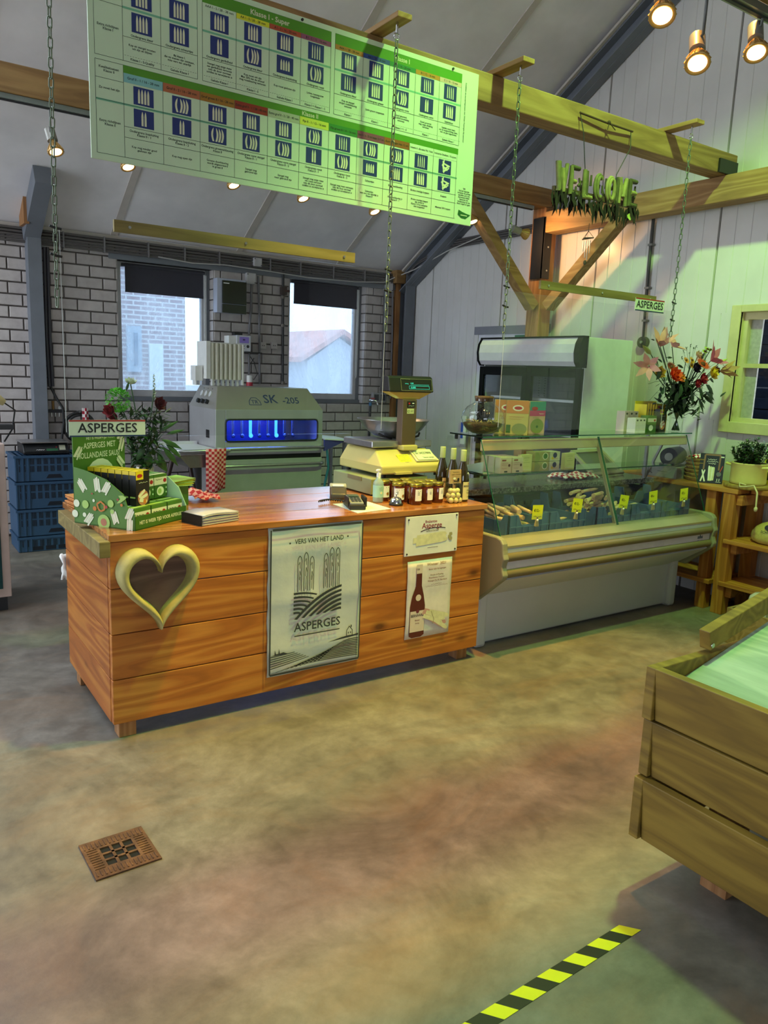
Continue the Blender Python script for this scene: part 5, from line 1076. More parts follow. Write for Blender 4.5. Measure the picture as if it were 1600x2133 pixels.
# ================================================================== refrigerated glass display case
M_CASEG = mat('8e8a70', .45, 0, .05, 5); M_ALU = mat('c0b490', .35, .6, .05, 10); M_BUMP = mat('77684a', .4, 0, .06, 6); M_CASEW = mat('cfcfd8', .45, 0, .04, 3)
CA, CB = 2.90, 4.86
dc = thing('display_case', 'refrigerated counter display case with slanted glass and beige bumpers', 'display case', (3.9, 3.6, 0))
lp_ = MB()
for m_, x in ((lp_, CA), ):
    m_.box((CA+.09, 3.29, .02), (CB-.03, 3.31, .28)); 
lp_.build('base_panel', M_CASEW, dc); MB().box((CA+.09, 3.285, .235), (CB-.03, 3.305, .34)).build('upper_base_panel', M_CASEW, dc)
MB().box((CA+.09, 3.296, .012), (CB-.1, 3.30, .05)).build('kick_strip', mat('b8b8c0', .5), dc)
for x in (CA+.02, CB-.1): MB().box((x, 3.25, 0), (x+.08, 3.34, .42)).build('leg', M_CASEW, dc, bevel=.02)
for x in (CA+.02, CB-.1): MB().box((x, 3.85, 0), (x+.08, 3.93, .42)).build('leg', M_CASEW, dc, bevel=.02)
# flared front: sloping belly, two round bumpers with white strip between, aluminium sill
MB().slab((CA+.02, 3.045, .475), (CB-.02, 3.045, .475), (CB-.02, 3.29, .31), (CA+.02, 3.29, .31), (0, .01, .01)).build('belly_panel', M_CASEW, dc)
for z in (.512, .606): MB().cyl((CA+.01, 3.048, z), (CB-.01, 3.048, z), .026, 14).build('bumper', M_BUMP, dc)
sp_ = MB().box((CA+.01, 3.045, .53), (CB-.01, 3.06, .588)).build('front_strip', mat('d8d0d8', .3), dc)
decor(sp_, (CB-.17, 3.045, .532), (1, 0, 0), (0, 0, 1), .10, .056, [('p', [(.2, .5), (.25, .75), (.35, .6), (.42, .68), (.5, .98), (.58, .68), (.65, .6), (.75, .75), (.8, .5)], mat('556070', .6)), ('r', .2, .36, .8, .48, mat('556070', .6)), ('w', .2, .16, .45, .06, mat('556070', .6)), ('w', .55, .16, .8, .06, mat('556070', .6))])
MB().box((CA+.01, 3.042, .632), (CB-.01, 3.06, .662)).build('upper_strip', mat('b4b4bc', .3), dc)
MB().prism([(3.04, .66), (3.04, .672), (3.13, .705), (3.16, .705), (3.16, .66)], (CA+.01, 0, 0), (0, 1, 0), (0, 0, 1), (CB-CA-.02, 0, 0)).build('sill', M_ALU, dc)
ec = [(3.95, .32), (3.215, .32), (3.03, .475), (3.015, .487), (3.005, .512), (3.017, .54), (3.022, .56), (3.017, .58), (3.005, .606), (3.017, .632), (3.022, .655), (3.026, .69), (3.045, .712), (3.08, .722), (3.3, .722), (3.95, .722)]
for x in (CA-.03, CB-.01): MB().prism(ec, (x, 0, 0), (0, 1, 0), (0, 0, 1), (.04, 0, 0)).build('end_cap', M_CASEG, dc, bevel=.008)
g = MB(); g.box((CA+.01, 3.16, .60), (CB-.01, 3.86, .66)); g.build('display_deck', mat('b8a878', .4), dc)
MB().box((CA+.01, 3.84, .34), (CB-.01, 3.95, .86)).build('rear_panel', mat('2a2822', .5), dc)
MB().box((CA+.01, 3.60, .74), (CB-.05, 3.84, .84)).build('evaporator_grille', mat('1e1c1a', .4), dc)
g = MB()
for k in range(110): g.box((CA+.06+.0165*k, 3.594, .775), (CA+.066+.0165*k, 3.60, .80))
o = g.build('grille_fins', mat('55493c', .4, .4), dc); o['kind'] = 'stuff'
t = NT('granite'); v = t.coord(); c = t.ramp(t.noise(v, 70, 4, .7), [(.35, '2c2a26'), (.5, '6a655c'), (.65, '9a948a')]); t.l(c, t.b.inputs['Base Color']); t.b.inputs['Roughness'].default_value = .2
MB().box((CA+.0, 3.58, .862), (CB+.04, 4.02, .90)).build('granite_worktop', t.m, dc, bevel=.004)
# glass
GB, GT, ZG = (3.115, .70), (3.335, 1.243), 1.25
def gsheet(x0, x1): 
    d = Vector((0, GT[0]-GB[0], GT[1]-GB[1])).normalized(); n = Vector((0, -d.z, d.y))*.005
    r = MB().slab((x0, GB[0], GB[1]), (x1, GB[0], GB[1]), (x1, GT[0], GT[1]), (x0, GT[0], GT[1]), n).build('front_glass', CLEAR, dc)
    for x in (x0, x1): MB().bar((x, GB[0], GB[1]), (x, GT[0], GT[1]), .004, .005).build('glass_edge', GLASS_EDGE, r)
gsheet(CA+.035, 3.935); gsheet(3.945, CB+.02)
for x in (CA+.02, CB+.015):
    MB().prism([(GB[0], GB[1]), (3.80, .72), (3.62, 1.24), (GT[0], GT[1])], (x, 0, 0), (0, 1, 0), (0, 0, 1), (.005, 0, 0)).build('end_glass', CLEAR, dc)
MB().bar((3.955, GB[0]+.03, GB[1]), (3.955, GT[0]+.02, GT[1]-.01), .03, .02).build('glass_post', M_ALU, dc)
MB().bar((CB-.02, 3.70, .72), (CB-.02, 3.48, 1.2), .014, .014).build('stay_rod', STEEL, dc)
MB().box((CA+.05, 3.335, 1.172), (CB+.04, 3.355, 1.236)).build('head_rail', mat('c8b88c', .4), dc, bevel=.004)
tg = MB().box((CA+.04, 3.325, ZG), (CB+.07, 3.625, ZG+.008)).build('top_shelf', GLASSG, dc)
MB().box((CA+.04, 3.3235, ZG), (CB+.07, 3.3255, ZG+.008)).build('glass_edge', GLASS_EDGE, tg); MB().box((CA+.038, 3.325, ZG), (CA+.041, 3.625, ZG+.008)).build('glass_edge', mat('14201c', .2), tg)
MZ = 1.015
ms = MB().box((CA+.12, 3.40, MZ), (CB-.02, 3.62, MZ+.008)).build('middle_shelf', GLASSG, dc)
MB().box((CA+.12, 3.3985, MZ), (CB-.02, 3.4005, MZ+.008)).build('glass_edge', GLASS_EDGE, ms); MB().box((CA+.118, 3.40, MZ), (CA+.121, 3.62, MZ+.008)).build('glass_edge', mat('14201c', .2), ms)
for y in (3.42, 3.60):
    MB().cyl((CA+.16, y, MZ-.02), (CA+.16, y, MZ), .010, 10).build('shelf_stud', BLACK, ms); MB().cyl((CA+.07, y, ZG-.03), (CA+.07, y, ZG), .010, 10).build('shelf_stud', BLACK, tg)
for x in (CA+.16, CB-.06): MB().box((x, 3.595, .90), (x+.02, 3.615, 1.25)).build('shelf_upright', STEEL, dc)
# ---- asparagus crates
M_CR2 = mat('355a80', .5, 0, .08, 6)
def asp_crate(x0, x1, label):
    y0, y1, z0, h = 3.17, 3.56, .661, .15; r = thing('asparagus_crate', label, 'crate', ((x0+x1)/2, y0, z0), 0, 'blue asparagus crates'); w_ = x1-x0
    pf = [(0, 0), (w_, 0), (w_, h), (w_*.78, h), (w_*.68, h*.60), (w_*.32, h*.60), (w_*.22, h), (0, h)]
    for y in (y0, y1-.012): MB().prism(pf, (x0, y, z0), (1, 0, 0), (0, 0, 1), (0, .012, 0)).build('end_wall', M_CR2, r)
    d = y1-y0; ps = [(0, 0), (d, 0), (d, h+.05), (d*.85, h+.05), (d*.78, h*.72), (d*.18, h*.72), (d*.12, h), (0, h)]
    for x in (x0, x1-.01): MB().prism(ps, (x, y0, z0), (0, 1, 0), (0, 0, 1), (.01, 0, 0)).build('side_wall', M_CR2, r)
    MB().box((x0+.01, y0+.012, z0), (x1-.01, y1-.012, z0+.01)).build('bottom', M_CR2, r)
    for k in range(7): MB().box((x0+.004+(w_-.014)*k/6, y0-.006, z0), (x0+.010+(w_-.014)*k/6, y0, z0+h*(1 if k in (0, 1, 5, 6) else .58))).build('rib', M_CR2, r)
    MB().box((x0, y0-.008, z0+h*.52), (x1, y0, z0+h*.56)).build('band', M_CR2, r)
    for k in range(4): MB().box((x0-.005, y0+.02+k*.1, z0), (x0, y0+.026+k*.1, z0+h*.7)).build('rib', M_CR2, r)
    return r
CRX = [(3.045, 3.365), (3.372, 3.692), (3.80, 4.12), (4.127, 4.437), (4.444, 4.757)]
for (a, b), l in zip(CRX, ('blue asparagus crate nearest the wooden counter', 'blue asparagus crate second from the wooden counter, nearly empty', 'blue asparagus crate piled highest, left of the glass post', 'blue asparagus crate just right of the glass post', 'blue asparagus crate at the right end of the glass case')): asp_crate(a, b, l)
def spear_mesh(L, r, bend, m_):
    n = 9; pts = []; rs = []
    for k in range(n+1):
        t_ = k/n; pts.append((L*(t_-.5), bend*math.sin(PI*t_), 0)); rs.append(r*(1.0 if t_ < .72 else max(.12, 1-((t_-.72)/.28)**1.6*.88)))
    return MB().tube(pts, rs, 8).mesh('spear', m_)
M_ASP = mat('d8b888', .5, 0, .12, 25); M_ASP2 = mat('ccaa78', .5, 0, .12, 25)
SPM = [spear_mesh(.21, .0125, .008, M_ASP), spear_mesh(.19, .0145, -.006, M_ASP2), spear_mesh(.22, .011, .004, M_ASP)]
def spears(pos, label, grp):
    for k, (x, y, z, a, tilt) in enumerate(pos):
        o = bpy.data.objects.new('asparagus_spear', SPM[k % 3]); COL.objects.link(o); o.location = (x, y, z); o.rotation_euler = (0, tilt, a); tag(o, label, 'asparagus', grp)
random.seed(11)
def heap(x0, x1, rows, zb, a0=1.2, y0=3.30, y1=3.46):
    out = []
    for r_i, n in enumerate(rows):
        for k in range(n): out.append((x0+.045+(x1-x0-.09)*(k+.5)/n+random.uniform(-.006, .006), random.uniform(y0, y1), zb+.0245*r_i+.013, a0+random.uniform(-.25, .25), random.uniform(-.05, .05)))
    return out
spears(heap(3.045, 3.365, (7, 7, 7, 6, 5, 4), .680, 1.35), 'white asparagus spear lying in the crate nearest the counter', 'spears in the first crate')
spears(heap(3.372, 3.692, (6, 5), .675, .9)+[(3.56, 3.27, .734, .25, 0)], 'white asparagus spear in the nearly empty second crate', 'spears in the second crate')
spears(heap(3.80, 4.12, (7, 7, 7, 6, 6, 5, 4, 3), .685, .35), 'white asparagus spear heaped in the fullest crate', 'spears in the third crate')
spears(heap(4.127, 4.437, (6, 6, 5, 5), .685, .6), 'white asparagus spear in the crate right of the glass post', 'spears in the fourth crate')
spears(heap(4.444, 4.757, (5,), .672, .8), 'white asparagus spear in the crate at the right end', 'spears in the fifth crate')
NOTE = mat('d8d820', .6)
TG = [(1120, 1067, '€12,-', -.05, 'yellow price card on the crate nearest the counter'), (1203, 1053, '€12,-', -.12, 'yellow price card on the second crate'), (1300, 1045, '€3,-', -.15, 'yellow price card just right of the glass post'), (1361, 1036, '€6,-', .08, 'yellow price card second from the right'), (1425, 1030, '€2,-', .05, 'yellow price card at the right end of the case')]
for px, py, tx, rot, l in TG:
    c = FY(px, py, 3.155); r = thing('price_card', l, 'price card', (c.x, 3.155, c.z-.045), 0, 'price cards'); s_ = .043
    e1, e2 = Vector((math.cos(rot), 0, math.sin(rot))), Vector((-math.sin(rot), 0, math.cos(rot))); o_ = c-e1*s_-e2*s_
    cdm = MB().slab(o_, o_+e1*2*s_, o_+e1*2*s_+e2*2*s_, o_+e2*2*s_, (0, .0008, 0)).build('card', NOTE, r)
    decor(cdm, o_, e1, e2, 2*s_, 2*s_, [('t', .42, .62, .26, tx, .55, INK), ('w', .15, .22, .5, .05, INK), ('w', .6, .18, .9, .05, INK)])
    MB().bar(c-e2*.03, c-e2*.085+e1*.012, .008, .012, (1, 0, 0)).build('peg', mat('a89468', .6), r); MB().bar(c-e2*.03, c-e2*.085-e1*.008, .008, .012, (1, 0, 0)).build('peg', mat('a89468', .6), r); MB().ball(c-e2*.046+Vector((0, -.006, 0)), .007, 8, 6).build('peg_bead', PAPER, r)
# ---- on the top glass: terrarium, soup boxes, sauce boxes
TZ = ZG+.008
JARG = glass('jar_glass', (.95, .97, .96), 0, 0, (1, 1, 1), 1.75)
tj = thing('terrarium_jar', 'round glass terrarium jar with cork lid and an air plant', 'jar', (3.06, 3.47, TZ))
def L0(m, n, mt, p): return m.build(n, mt, p, off=(0, 0, 0))
L0(MB().lathe([(.0, .002), (.06, .004), (.095, .025), (.122, .06), (.130, .095), (.122, .13), (.098, .162), (.065, .182), (.056, .19), (.056, .215), (.06, .222)], n=28), 'glass_globe', JARG, tj)
L0(MB().lathe([(0, .195), (.052, .195), (.054, .212), (.056, .214), (.056, .226), (0, .228)], n=24), 'cork_lid', mat('5c4228', .8, 0, .2, 40, .4), tj)
L0(MB().lathe([(0, .006), (.06, .008), (.092, .025), (.112, .05), (.118, .066), (.10, .072), (.0, .078)], n=24), 'soil', mat('3a3218', .9, 0, .35, 30, .6), tj)
b = MB(); random.seed(5)
for k in range(26):
    a = random.random()*2*PI; L = random.uniform(.06, .10); s_ = random.uniform(.3, .9); d = Vector((math.cos(a)*s_, math.sin(a)*s_, 1)).normalized(); w_ = Vector((-math.sin(a), math.cos(a), 0))*.004
    p0 = Vector((.01*math.cos(a), .01*math.sin(a), .07)); b.add([p0-w_, p0+w_, p0+d*L*.6+w_*.8+Vector((0, 0, -.002)), p0+d*L, p0+d*L*.6-w_*.8], [(0, 1, 2, 3, 4)])
o = L0(b, 'air_plant', mat('3a3c30', .7), tj); o['kind'] = 'stuff'
b = MB()
for k in range(24):
    a = random.random()*2*PI; r_ = random.uniform(.04, .095); p0 = Vector((r_*math.cos(a), r_*math.sin(a), .074)); b.tube([p0, p0+Vector((random.uniform(-.02, .02), random.uniform(-.02, .02), .012)), p0+Vector((random.uniform(-.03, .03), random.uniform(-.03, .03), .004))], .003, 5)
o = L0(b, 'moss', mat('a8a070', .9), tj); o['kind'] = 'stuff'
SB = mat('c8b45c', .5); SBO = mat('c87c28', .5); TEAL = mat('3a8c80', .5); PNK = mat('c83870', .5); SKIN = mat('d8a888', .6); OLV = mat('8c9048', .5)
FRS = [('r', 0, .62, 1, 1, SBO), ('d', .52, .78, .25, CREAM, .09), ('d', .52, .78, .18, REDL, .05), ('w', .15, .52, .8, .015, REDL), ('w', .15, .46, .7, .012, REDL), ('d', .62, .16, .34, OLV, .17), ('d', .62, .16, .29, CREAM, .14), ('r', .02, .04, .22, .28, GREEND)]
SPI = [('r', .1, .8, .9, .95, GREEND), ('w', .3, .6, .7, .06, GREEND), ('w', .3, .45, .7, .06, GREEND), ('r', .1, .1, .9, .2, OLV)]
for j, l in ((0, 'orange topped soup box beside the terrarium jar'), (1, 'soup box half hidden behind the orange topped soup box')):
    r_ = carton('soup_box', l, 'box', (3.305-.035*j, 3.44+.062*j, TZ), (.135, .05, .205), -.62, SB, FRS); decor(r_.children[0], r_.location+Vector((.0675, -.025, 0)), (0, 1, 0), (0, 0, 1), .05, .205, SPI)
carton('soup_box', 'teal and pink soup box showing a bowl of soup', 'box', (3.49, 3.475, TZ), (.13, .055, .20), -.05, SB, [('r', 0, 0, 1, 1, SKIN), ('r', 0, .72, 1, 1, TEAL), ('r', 0, .55, 1, .72, PNK), ('d', .3, .78, .2, REDL, .06), ('w', .6, .62, .9, .02, CREAM), ('d', .5, .24, .42, OLV, .23), ('d', .5, .24, .36, CREAM, .19), ('d', .5, .22, .07, GREEND, .04), ('w', .2, .5, .6, .02, OLV)], SPI)
for k in range(3): carton('sauce_sachet_box', 'small white sauce box, %s of three at the glass edge' % ['left', 'middle', 'right'][k], 'box', (4.385+.042*k, 3.42+.004*k, TZ), (.036, .07, .10), .0, mat('e8e0d0', .5), [('d', .5, .85, .25, BLK, .06), ('w', .2, .5, .8, .02, LIME), ('r', .2, .2, .8, .3, CREAM)], group='small white sauce boxes')
carton('sauce_carton', 'green sauce carton standing behind the small white boxes', 'box', (4.575, 3.44, TZ), (.10, .06, .115), .05, GREENC, [('r', 0, .62, 1, .85, CREAM), ('d', .8, .72, .12, REDL, .07), ('r', 0, 0, 1, .5, GREEND), ('d', .4, .26, .25, PALE, .18)])
for k in range(3): carton('sauce_sachet_box', 'cream sauce box in the back row behind the green carton, %s' % ['left', 'middle', 'right'][k], 'box', (4.42+.05*k, 3.54, TZ), (.044, .07, .14), 0, mat('e4d4b8', .5), [('d', .5, .88, .25, BLK, .05), ('w', .2, .5, .8, .02, LIME)], group='cream sauce boxes')
carton('sauce_box', 'slim black and yellow sauce box on the top glass beside the vase', 'box', (4.705, 3.44, TZ), (.085, .04, .16), .1, BLK, FR_BLK)
yb_ = thing('yellow_display_box', 'yellow counter display box of sauces left of the bouquet vase', 'display box', (4.715, 3.53, TZ), .0)
b = MB().prism([(-.12, 0), (.12, 0), (.12, .10), (.09, .055), (.05, .045), (-.12, .045)], (0, -.05, 0), (1, 0, 0), (0, 0, 1), (0, .004, 0)); L0(b, 'tray_front', YEL, yb_); L0(MB().box((-.12, .05, 0), (.12, .054, .21)), 'back_card', YEL, yb_); L0(MB().box((-.12, -.05, 0), (-.116, .05, .19)), 'side', YEL, yb_); L0(MB().box((.116, -.05, 0), (.12, .05, .12)), 'side', YEL, yb_); L0(MB().box((-.116, -.046, .0), (.116, .05, .004)), 'tray_bottom', YEL, yb_)
for k in range(4): carton('sauce_packet', 'yellow and brown sauce packet in the yellow display, %s' % ['front', 'second', 'third', 'rear'][k], 'packet', (4.77-.002*k, 3.495+.02*k, TZ+.005), (.10, .012, .19), .0, YEL, [('r', 0, 0, 1, .78, mat('5a3028', .5)), ('d', .3, .88, .2, REDL, .05), ('w', .5, .72, .95, .02, CREAM), ('w', .4, .62, .95, .03, CREAM), ('d', .5, .28, .4, CREAM, .2), ('d', .45, .26, .2, ORG, .1)], group='yellow sauce packets')
# ---- on the middle glass shelf
TB_ = mat('d8cfae', .5)
trd = thing('tea_tray', 'mint coloured card tray at the left end of the middle glass shelf', 'tray', (3.10, 3.52, MZ+.008))
L0(MB().prism([(-.10, 0), (.10, 0), (.10, .075), (-.10, .025)], (-.06, 0, 0), (0, -1, 0), (0, 0, 1), (.004, 0, 0)), 'tray_side', mat('a8c8b4', .6), trd); L0(MB().box((-.06, -.1, 0), (.0, .1, .004)), 'tray_bottom', mat('a8c8b4', .6), trd)
fb = [('r', .12, .78, .5, .88, mat('8c2c20', .6)), ('w', .12, .66, .7, .03, mat('8c2c20', .6)), ('w', .12, .54, .6, .03, mat('8c2c20', .6)), ('d', .8, .5, .1, mat('5a2018', .6)), ('w', .12, .30, .6, .03, mat('8c2c20', .6)), ('r', .35, .05, .65, .15, INK)]
for k in range(2):
    for j in range(3): carton('cracker_box', 'cream box with red print on the middle shelf, %s column, %s' % (['left', 'right'][k], ['front', 'second', 'rear'][j]), 'box', (3.215+.098*k-.004*j, 3.435+.058*j, MZ+.008), (.088, .05, .095), .0, TB_, fb, group='cream cracker boxes')
for x, l in ((3.41, 'pale yellow sauce sachet between the cream boxes and the green print boxes'), (3.80, 'pale yellow sauce sachet at the right end of the boxes')): carton('sauce_sachet', l, 'sachet', (x, 3.45, MZ+.008), (.105, .03, .105), .12, mat('dcd08c', .5), [('w', .25, .82, .75, .03, OLV), ('w', .35, .68, .65, .03, OLV), ('w', .2, .54, .8, .03, OLV), ('w', .25, .3, .75, .03, SB), ('r', .05, .1, .95, .13, CREAM)])
for j in range(2):
    for k in range(2): carton('tea_box', '%s box with round emblem on the middle shelf, %s' % (['green and gold', 'white and navy'][k], ['lower', 'upper'][j]), 'box', (3.53+.115*k, 3.46, MZ+.009+.061*j), (.125 if k == 0 else .09, .08, .058), .0, mat('a89c58', .5) if k == 0 else TB_, [('p', [(0, 0), (.3, 0), (.4, .5), (.2, 1), (0, 1)], OLV), ('d', .72, .55, .2, CREAM, .4), ('d', .72, .55, .15, mat('4a7a2c', .5), .3)] if k == 0 else [('d', .5, .62, .2, mat('24345c', .5), .3), ('w', .2, .25, .8, .06, ORG), ('d', .25, .3, .1, YEL, .15)])
carton('tea_box', 'small brown box lying on top behind the emblem boxes', 'box', (3.50, 3.56, MZ+.009), (.10, .07, .135), 0, mat('b89068', .5), [('p', [(.1, .7), (.3, .9), (.5, .7)], SBO)])
g = [[(4.02+.06*i, 3.66+.035*j, .903+.012*(1+math.sin(i*1.9+j))+.006*(j % 2)) for i in range(7)] for j in range(6)]
cloth('checked_cloth', g, M_CHECKW, 'folded red and white checked cloth on the granite worktop', 'cloth', .025, .010)
# ================================================================== double-door drinks fridge (doors face the counter side)
FXF, FY0, FY1, FZ1, FXB = 4.50, 4.02, 5.185, 1.92, 5.06
fr = thing('drinks_fridge', 'tall white double glass door fridge with a rounded header panel', 'fridge', (4.8, 4.6, 0))
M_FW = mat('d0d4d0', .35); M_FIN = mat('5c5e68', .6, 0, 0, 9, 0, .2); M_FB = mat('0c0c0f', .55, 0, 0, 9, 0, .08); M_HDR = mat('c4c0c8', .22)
MB().box((FXF+.03, FY0, .1), (FXB, FY0+.03, FZ1)).build('side_wall', M_FW, fr, bevel=.004); MB().box((FXF+.03, FY1-.03, .1), (FXB, FY1, FZ1)).build('side_wall', M_FW, fr, bevel=.004)
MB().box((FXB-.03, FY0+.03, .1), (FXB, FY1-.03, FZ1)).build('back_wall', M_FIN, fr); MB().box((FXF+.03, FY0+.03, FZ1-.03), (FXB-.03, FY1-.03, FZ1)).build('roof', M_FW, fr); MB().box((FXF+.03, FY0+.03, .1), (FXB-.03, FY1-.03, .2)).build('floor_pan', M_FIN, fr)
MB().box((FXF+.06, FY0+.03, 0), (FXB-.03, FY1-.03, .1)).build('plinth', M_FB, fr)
prof = [(FXF+.04, 1.70), (FXF-.005, 1.70), (FXF-.03, 1.735), (FXF-.04, 1.80), (FXF-.03, 1.865), (FXF, 1.915), (FXF+.04, 1.92)]
MB().prism(prof, (0, FY0+.055, 0), (1, 0, 0), (0, 0, 1), (0, FY1-FY0-.075, 0)).build('header_panel', M_HDR, fr)
pr2 = [(FXF+.05, 1.69), (FXF-.005, 1.69), (FXF-.036, 1.73), (FXF-.047, 1.80), (FXF-.036, 1.87), (FXF-.003, 1.925), (FXF+.05, 1.925)]
MB().prism(pr2, (0, FY0, 0), (1, 0, 0), (0, 0, 1), (0, .055, 0)).build('header_cap', M_FB, fr); MB().prism(pr2, (0, FY1-.02, 0), (1, 0, 0), (0, 0, 1), (0, .02, 0)).build('header_cap', M_FB, fr); MB().box((FXF-.01, FY0, 1.915), (FXF+.05, FY1, 1.928)).build('header_trim', M_FB, fr)
mid = 4.60
for a, b in ((FY0+.005, mid-.003), (mid+.003, FY1-.005)):
    f = MB(); k = .05; x0, x1 = FXF-.005, FXF+.03; z0, z1 = .14, 1.685
    f.box((x0, a, z0), (x1, a+k, z1)); f.box((x0, b-k, z0), (x1, b, z1)); f.box((x0, a+k, z0), (x1, b-k, z0+k+.02)); f.box((x0, a+k, z1-k-.02), (x1, b-k, z1)); d = f.build('door', M_FB, fr, bevel=.003)
    MB().box((x0+.01, a+k, z0+.07), (x0+.016, b-k, z1-.07)).build('door_glass', CLEAR, d); yh = b-.02 if a < mid-.1 else a+.02
    MB().box((x0-.012, yh-.012, .7), (x0, yh+.012, 1.4)).build('door_handle', mat('2c2c30', .3), d)
for z in (.55, .85, 1.15, 1.42):
    MB().box((FXF+.10, FY0+.05, z), (FXF+.11, FY1-.05, z+.02)).build('shelf_front', mat('c8ccd0', .4), fr)
    g = MB()
    for k in range(36): y = FY0+.06+.029*k; g.box((FXF+.11, y, z+.006), (FXB-.05, y+.004, z+.01))
    o = g.build('shelf_wires', mat('c0c4c8', .4), fr); o['kind'] = 'stuff'
for y in (4.15, 4.22, 4.9, 4.97):
    g = MB()
    for k in range(60): g.box((FXB-.034, y, .3+.022*k), (FXB-.029, y+.012, .31+.022*k))
    o = g.build('shelf_slots', mat('2c2e34', .6), fr); o['kind'] = 'stuff'
# wall door frame and green notice behind the fridge
wd_ = sroot('door_1')
MB().box((XR-.03, 5.2, 2.02), (XR, 6.25, 2.10)).build('door_head', mat('7c7c86', .5), wd_); MB().box((XR-.012, 5.25, 0), (XR-.002, 6.2, 2.02)).build('door_leaf', mat('d4d2dc', .4), wd_); MB().box((XR-.02, 6.2, 0), (XR, 6.25, 2.02)).build('door_jamb', M_PANEL, wd_)
es = thing('exit_sign', 'green and white emergency sign above the fridge', 'sign', (XR-.04, 5.5, 1.96)); MB().box((XR-.05, 5.35, 1.945), (XR-.03, 5.62, 2.005)).build('sign_plate', mat('2c6a50', .5), es); MB().box((XR-.052, 5.27, 1.95), (XR-.03, 5.35, 2.0)).build('pictogram', PAPER, es)
bl_ = thing('wall_card', 'card with a blue stripe leaning on the wall left of the fridge', 'card', (5.2, 5.9, 1.2)); q = FX(969, 890, XR-.05); MB().box((XR-.06, q.y-.01, q.z-.18), (XR-.045, q.y+.06, q.z+.12)).build('card_sheet', PAPER, bl_); MB().box((XR-.064, q.y+.02, q.z-.12), (XR-.06, q.y+.055, q.z+.05)).build('blue_stripe', mat('2c50b8', .5), bl_)
bl_.location = (0, 0, 0)
for c in bl_.children: c.data.transform(Matrix.Translation((5.2, 5.9, 1.2)))
# conduit with round lamp on the gable wall
rl = thing('wall_conduit_lamp', 'dark conduit ending in a round black wall switch above the fridge corner', 'switch', (XR-.03, 4.1, 1.9))
pts = [FX(x, y, XR-.025) for x, y in ((1364, 430), (1357, 500), (1347, 610), (1343, 660), (1341, 690), (1340, 705))]
MB().tube(pts, [.013, .013, .013, .010, .010, .010], 8).build('conduit', mat('3c3a36', .5), rl); q = FX(1339, 713, XR-.03); MB().cyl((XR, q.y, q.z), (XR-.045, q.y, q.z), .045, 20).build('switch_housing', mat('3a3a34', .5), rl); MB().cyl((XR-.045, q.y, q.z), (XR-.055, q.y, q.z), .012, 10).build('knob', mat('8a8a84', .4), rl)
for y_ in (510, 600, 668): q = FX(1356-(y_-510)*.08, y_, XR-.03); MB().box((XR-.045, q.y-.02, q.z-.008), (XR, q.y+.02, q.z+.008)).build('saddle', mat('7c7a74', .5), rl)
# ================================================================== shelves along the gable wall
sA = thing('wooden_shelf', 'low wooden shelf unit beside the display case', 'shelf', (5.13, 3.4, 0))
def B_(a, b, n, m, p, bev=.003): return MB().box(a, b).build(n, m, p, bevel=bev)
B_((4.93, 2.925, .868), (5.33, 3.98, .90), 'top_board', W_SHELF, sA); B_((4.93, 3.06, .195), (5.33, 3.98, .227), 'lower_board', W_SHELF, sA)
for y in (3.10, 3.88):
    for x in (4.96, 5.24): B_((x, y, 0), (x+.075, y+.075, .868), 'upright', W_SHELF_Z, sA)
sB = thing('wooden_shelf', 'wooden shelf unit in front of the gable window with three boards', 'shelf', (5.13, 2.2, 0))
for x in (4.935, 5.24):
    for y in (2.945, 1.2): B_((x, y, 0), (x+.085, y+.085, .866), 'upright', W_SHELF_Z, sB)
B_((5.06, 1.0, .868), (5.33, 2.905, .90), 'top_board', W_SHELF, sB); B_((4.92, 1.0, .515), (5.33, 2.985, .545), 'middle_board', W_SHELF, sB); B_((4.92, 1.0, .21), (5.33, 2.985, .24), 'lower_board', W_SHELF, sB)
for z in (.79, .445, .13): B_((4.96, 2.90, z), (5.32, 2.944, z+.07), 'cross_rail', W_SHELF, sB)
# magazine
mg = thing('cookbook', 'dark cookbook with white asparagus on its cover, number 11', 'book', (5.06, 3.22, .90))
o = Vector((5.00, 3.30, .902)); e1 = Vector((.10, -.165, 0)).normalized(); e2 = Vector((.035, .02, .205)).normalized(); n = e1.cross(e2)
o = Vector((5.0, 3.285, .901)); MGW, MGH = .165, .215
bk = MB().slab(o, o+e1*MGW, o+e1*MGW+e2*MGH, o+e2*MGH, -n*.006).build('cover', mat('2a2c38', .35), mg)
WP = mat('e8e4d8', .6); FRM = mat('8a6450', .6)
decor(bk, o, e1, e2, MGW, MGH, [('l', [(.18, .45), (.2, .96), (.82, .96), (.80, .45)], .07, FRM), ('w', .32, .80, .68, .025, WP), ('w', .3, .735, .74, .025, WP), ('w', .36, .665, .66, .025, WP), ('s', .42, .34, .52, .075, 1.62, WP), ('s', .48, .33, .5, .075, 1.57, SP), ('s', .54, .33, .48, .075, 1.53, WP), ('s', .60, .33, .46, .075, 1.55, SP), ('s', .18, .25, .42, .06, 1.3, WP), ('s', .2, .25, .42, .06, 1.85, WP), ('l', [(.38, .28), (.66, .27)], .012, FRM), ('l', [(.78, .24), (.95, .6)], .03, mat('c84838', .6)), ('d', .82, .32, .1, mat('6a6a70', .5)), ('t', .82, .12, .13, '11', .2, WP), ('r', .72, .05, .94, .06, WP), ('r', .84, .88, .97, .92, WP)])
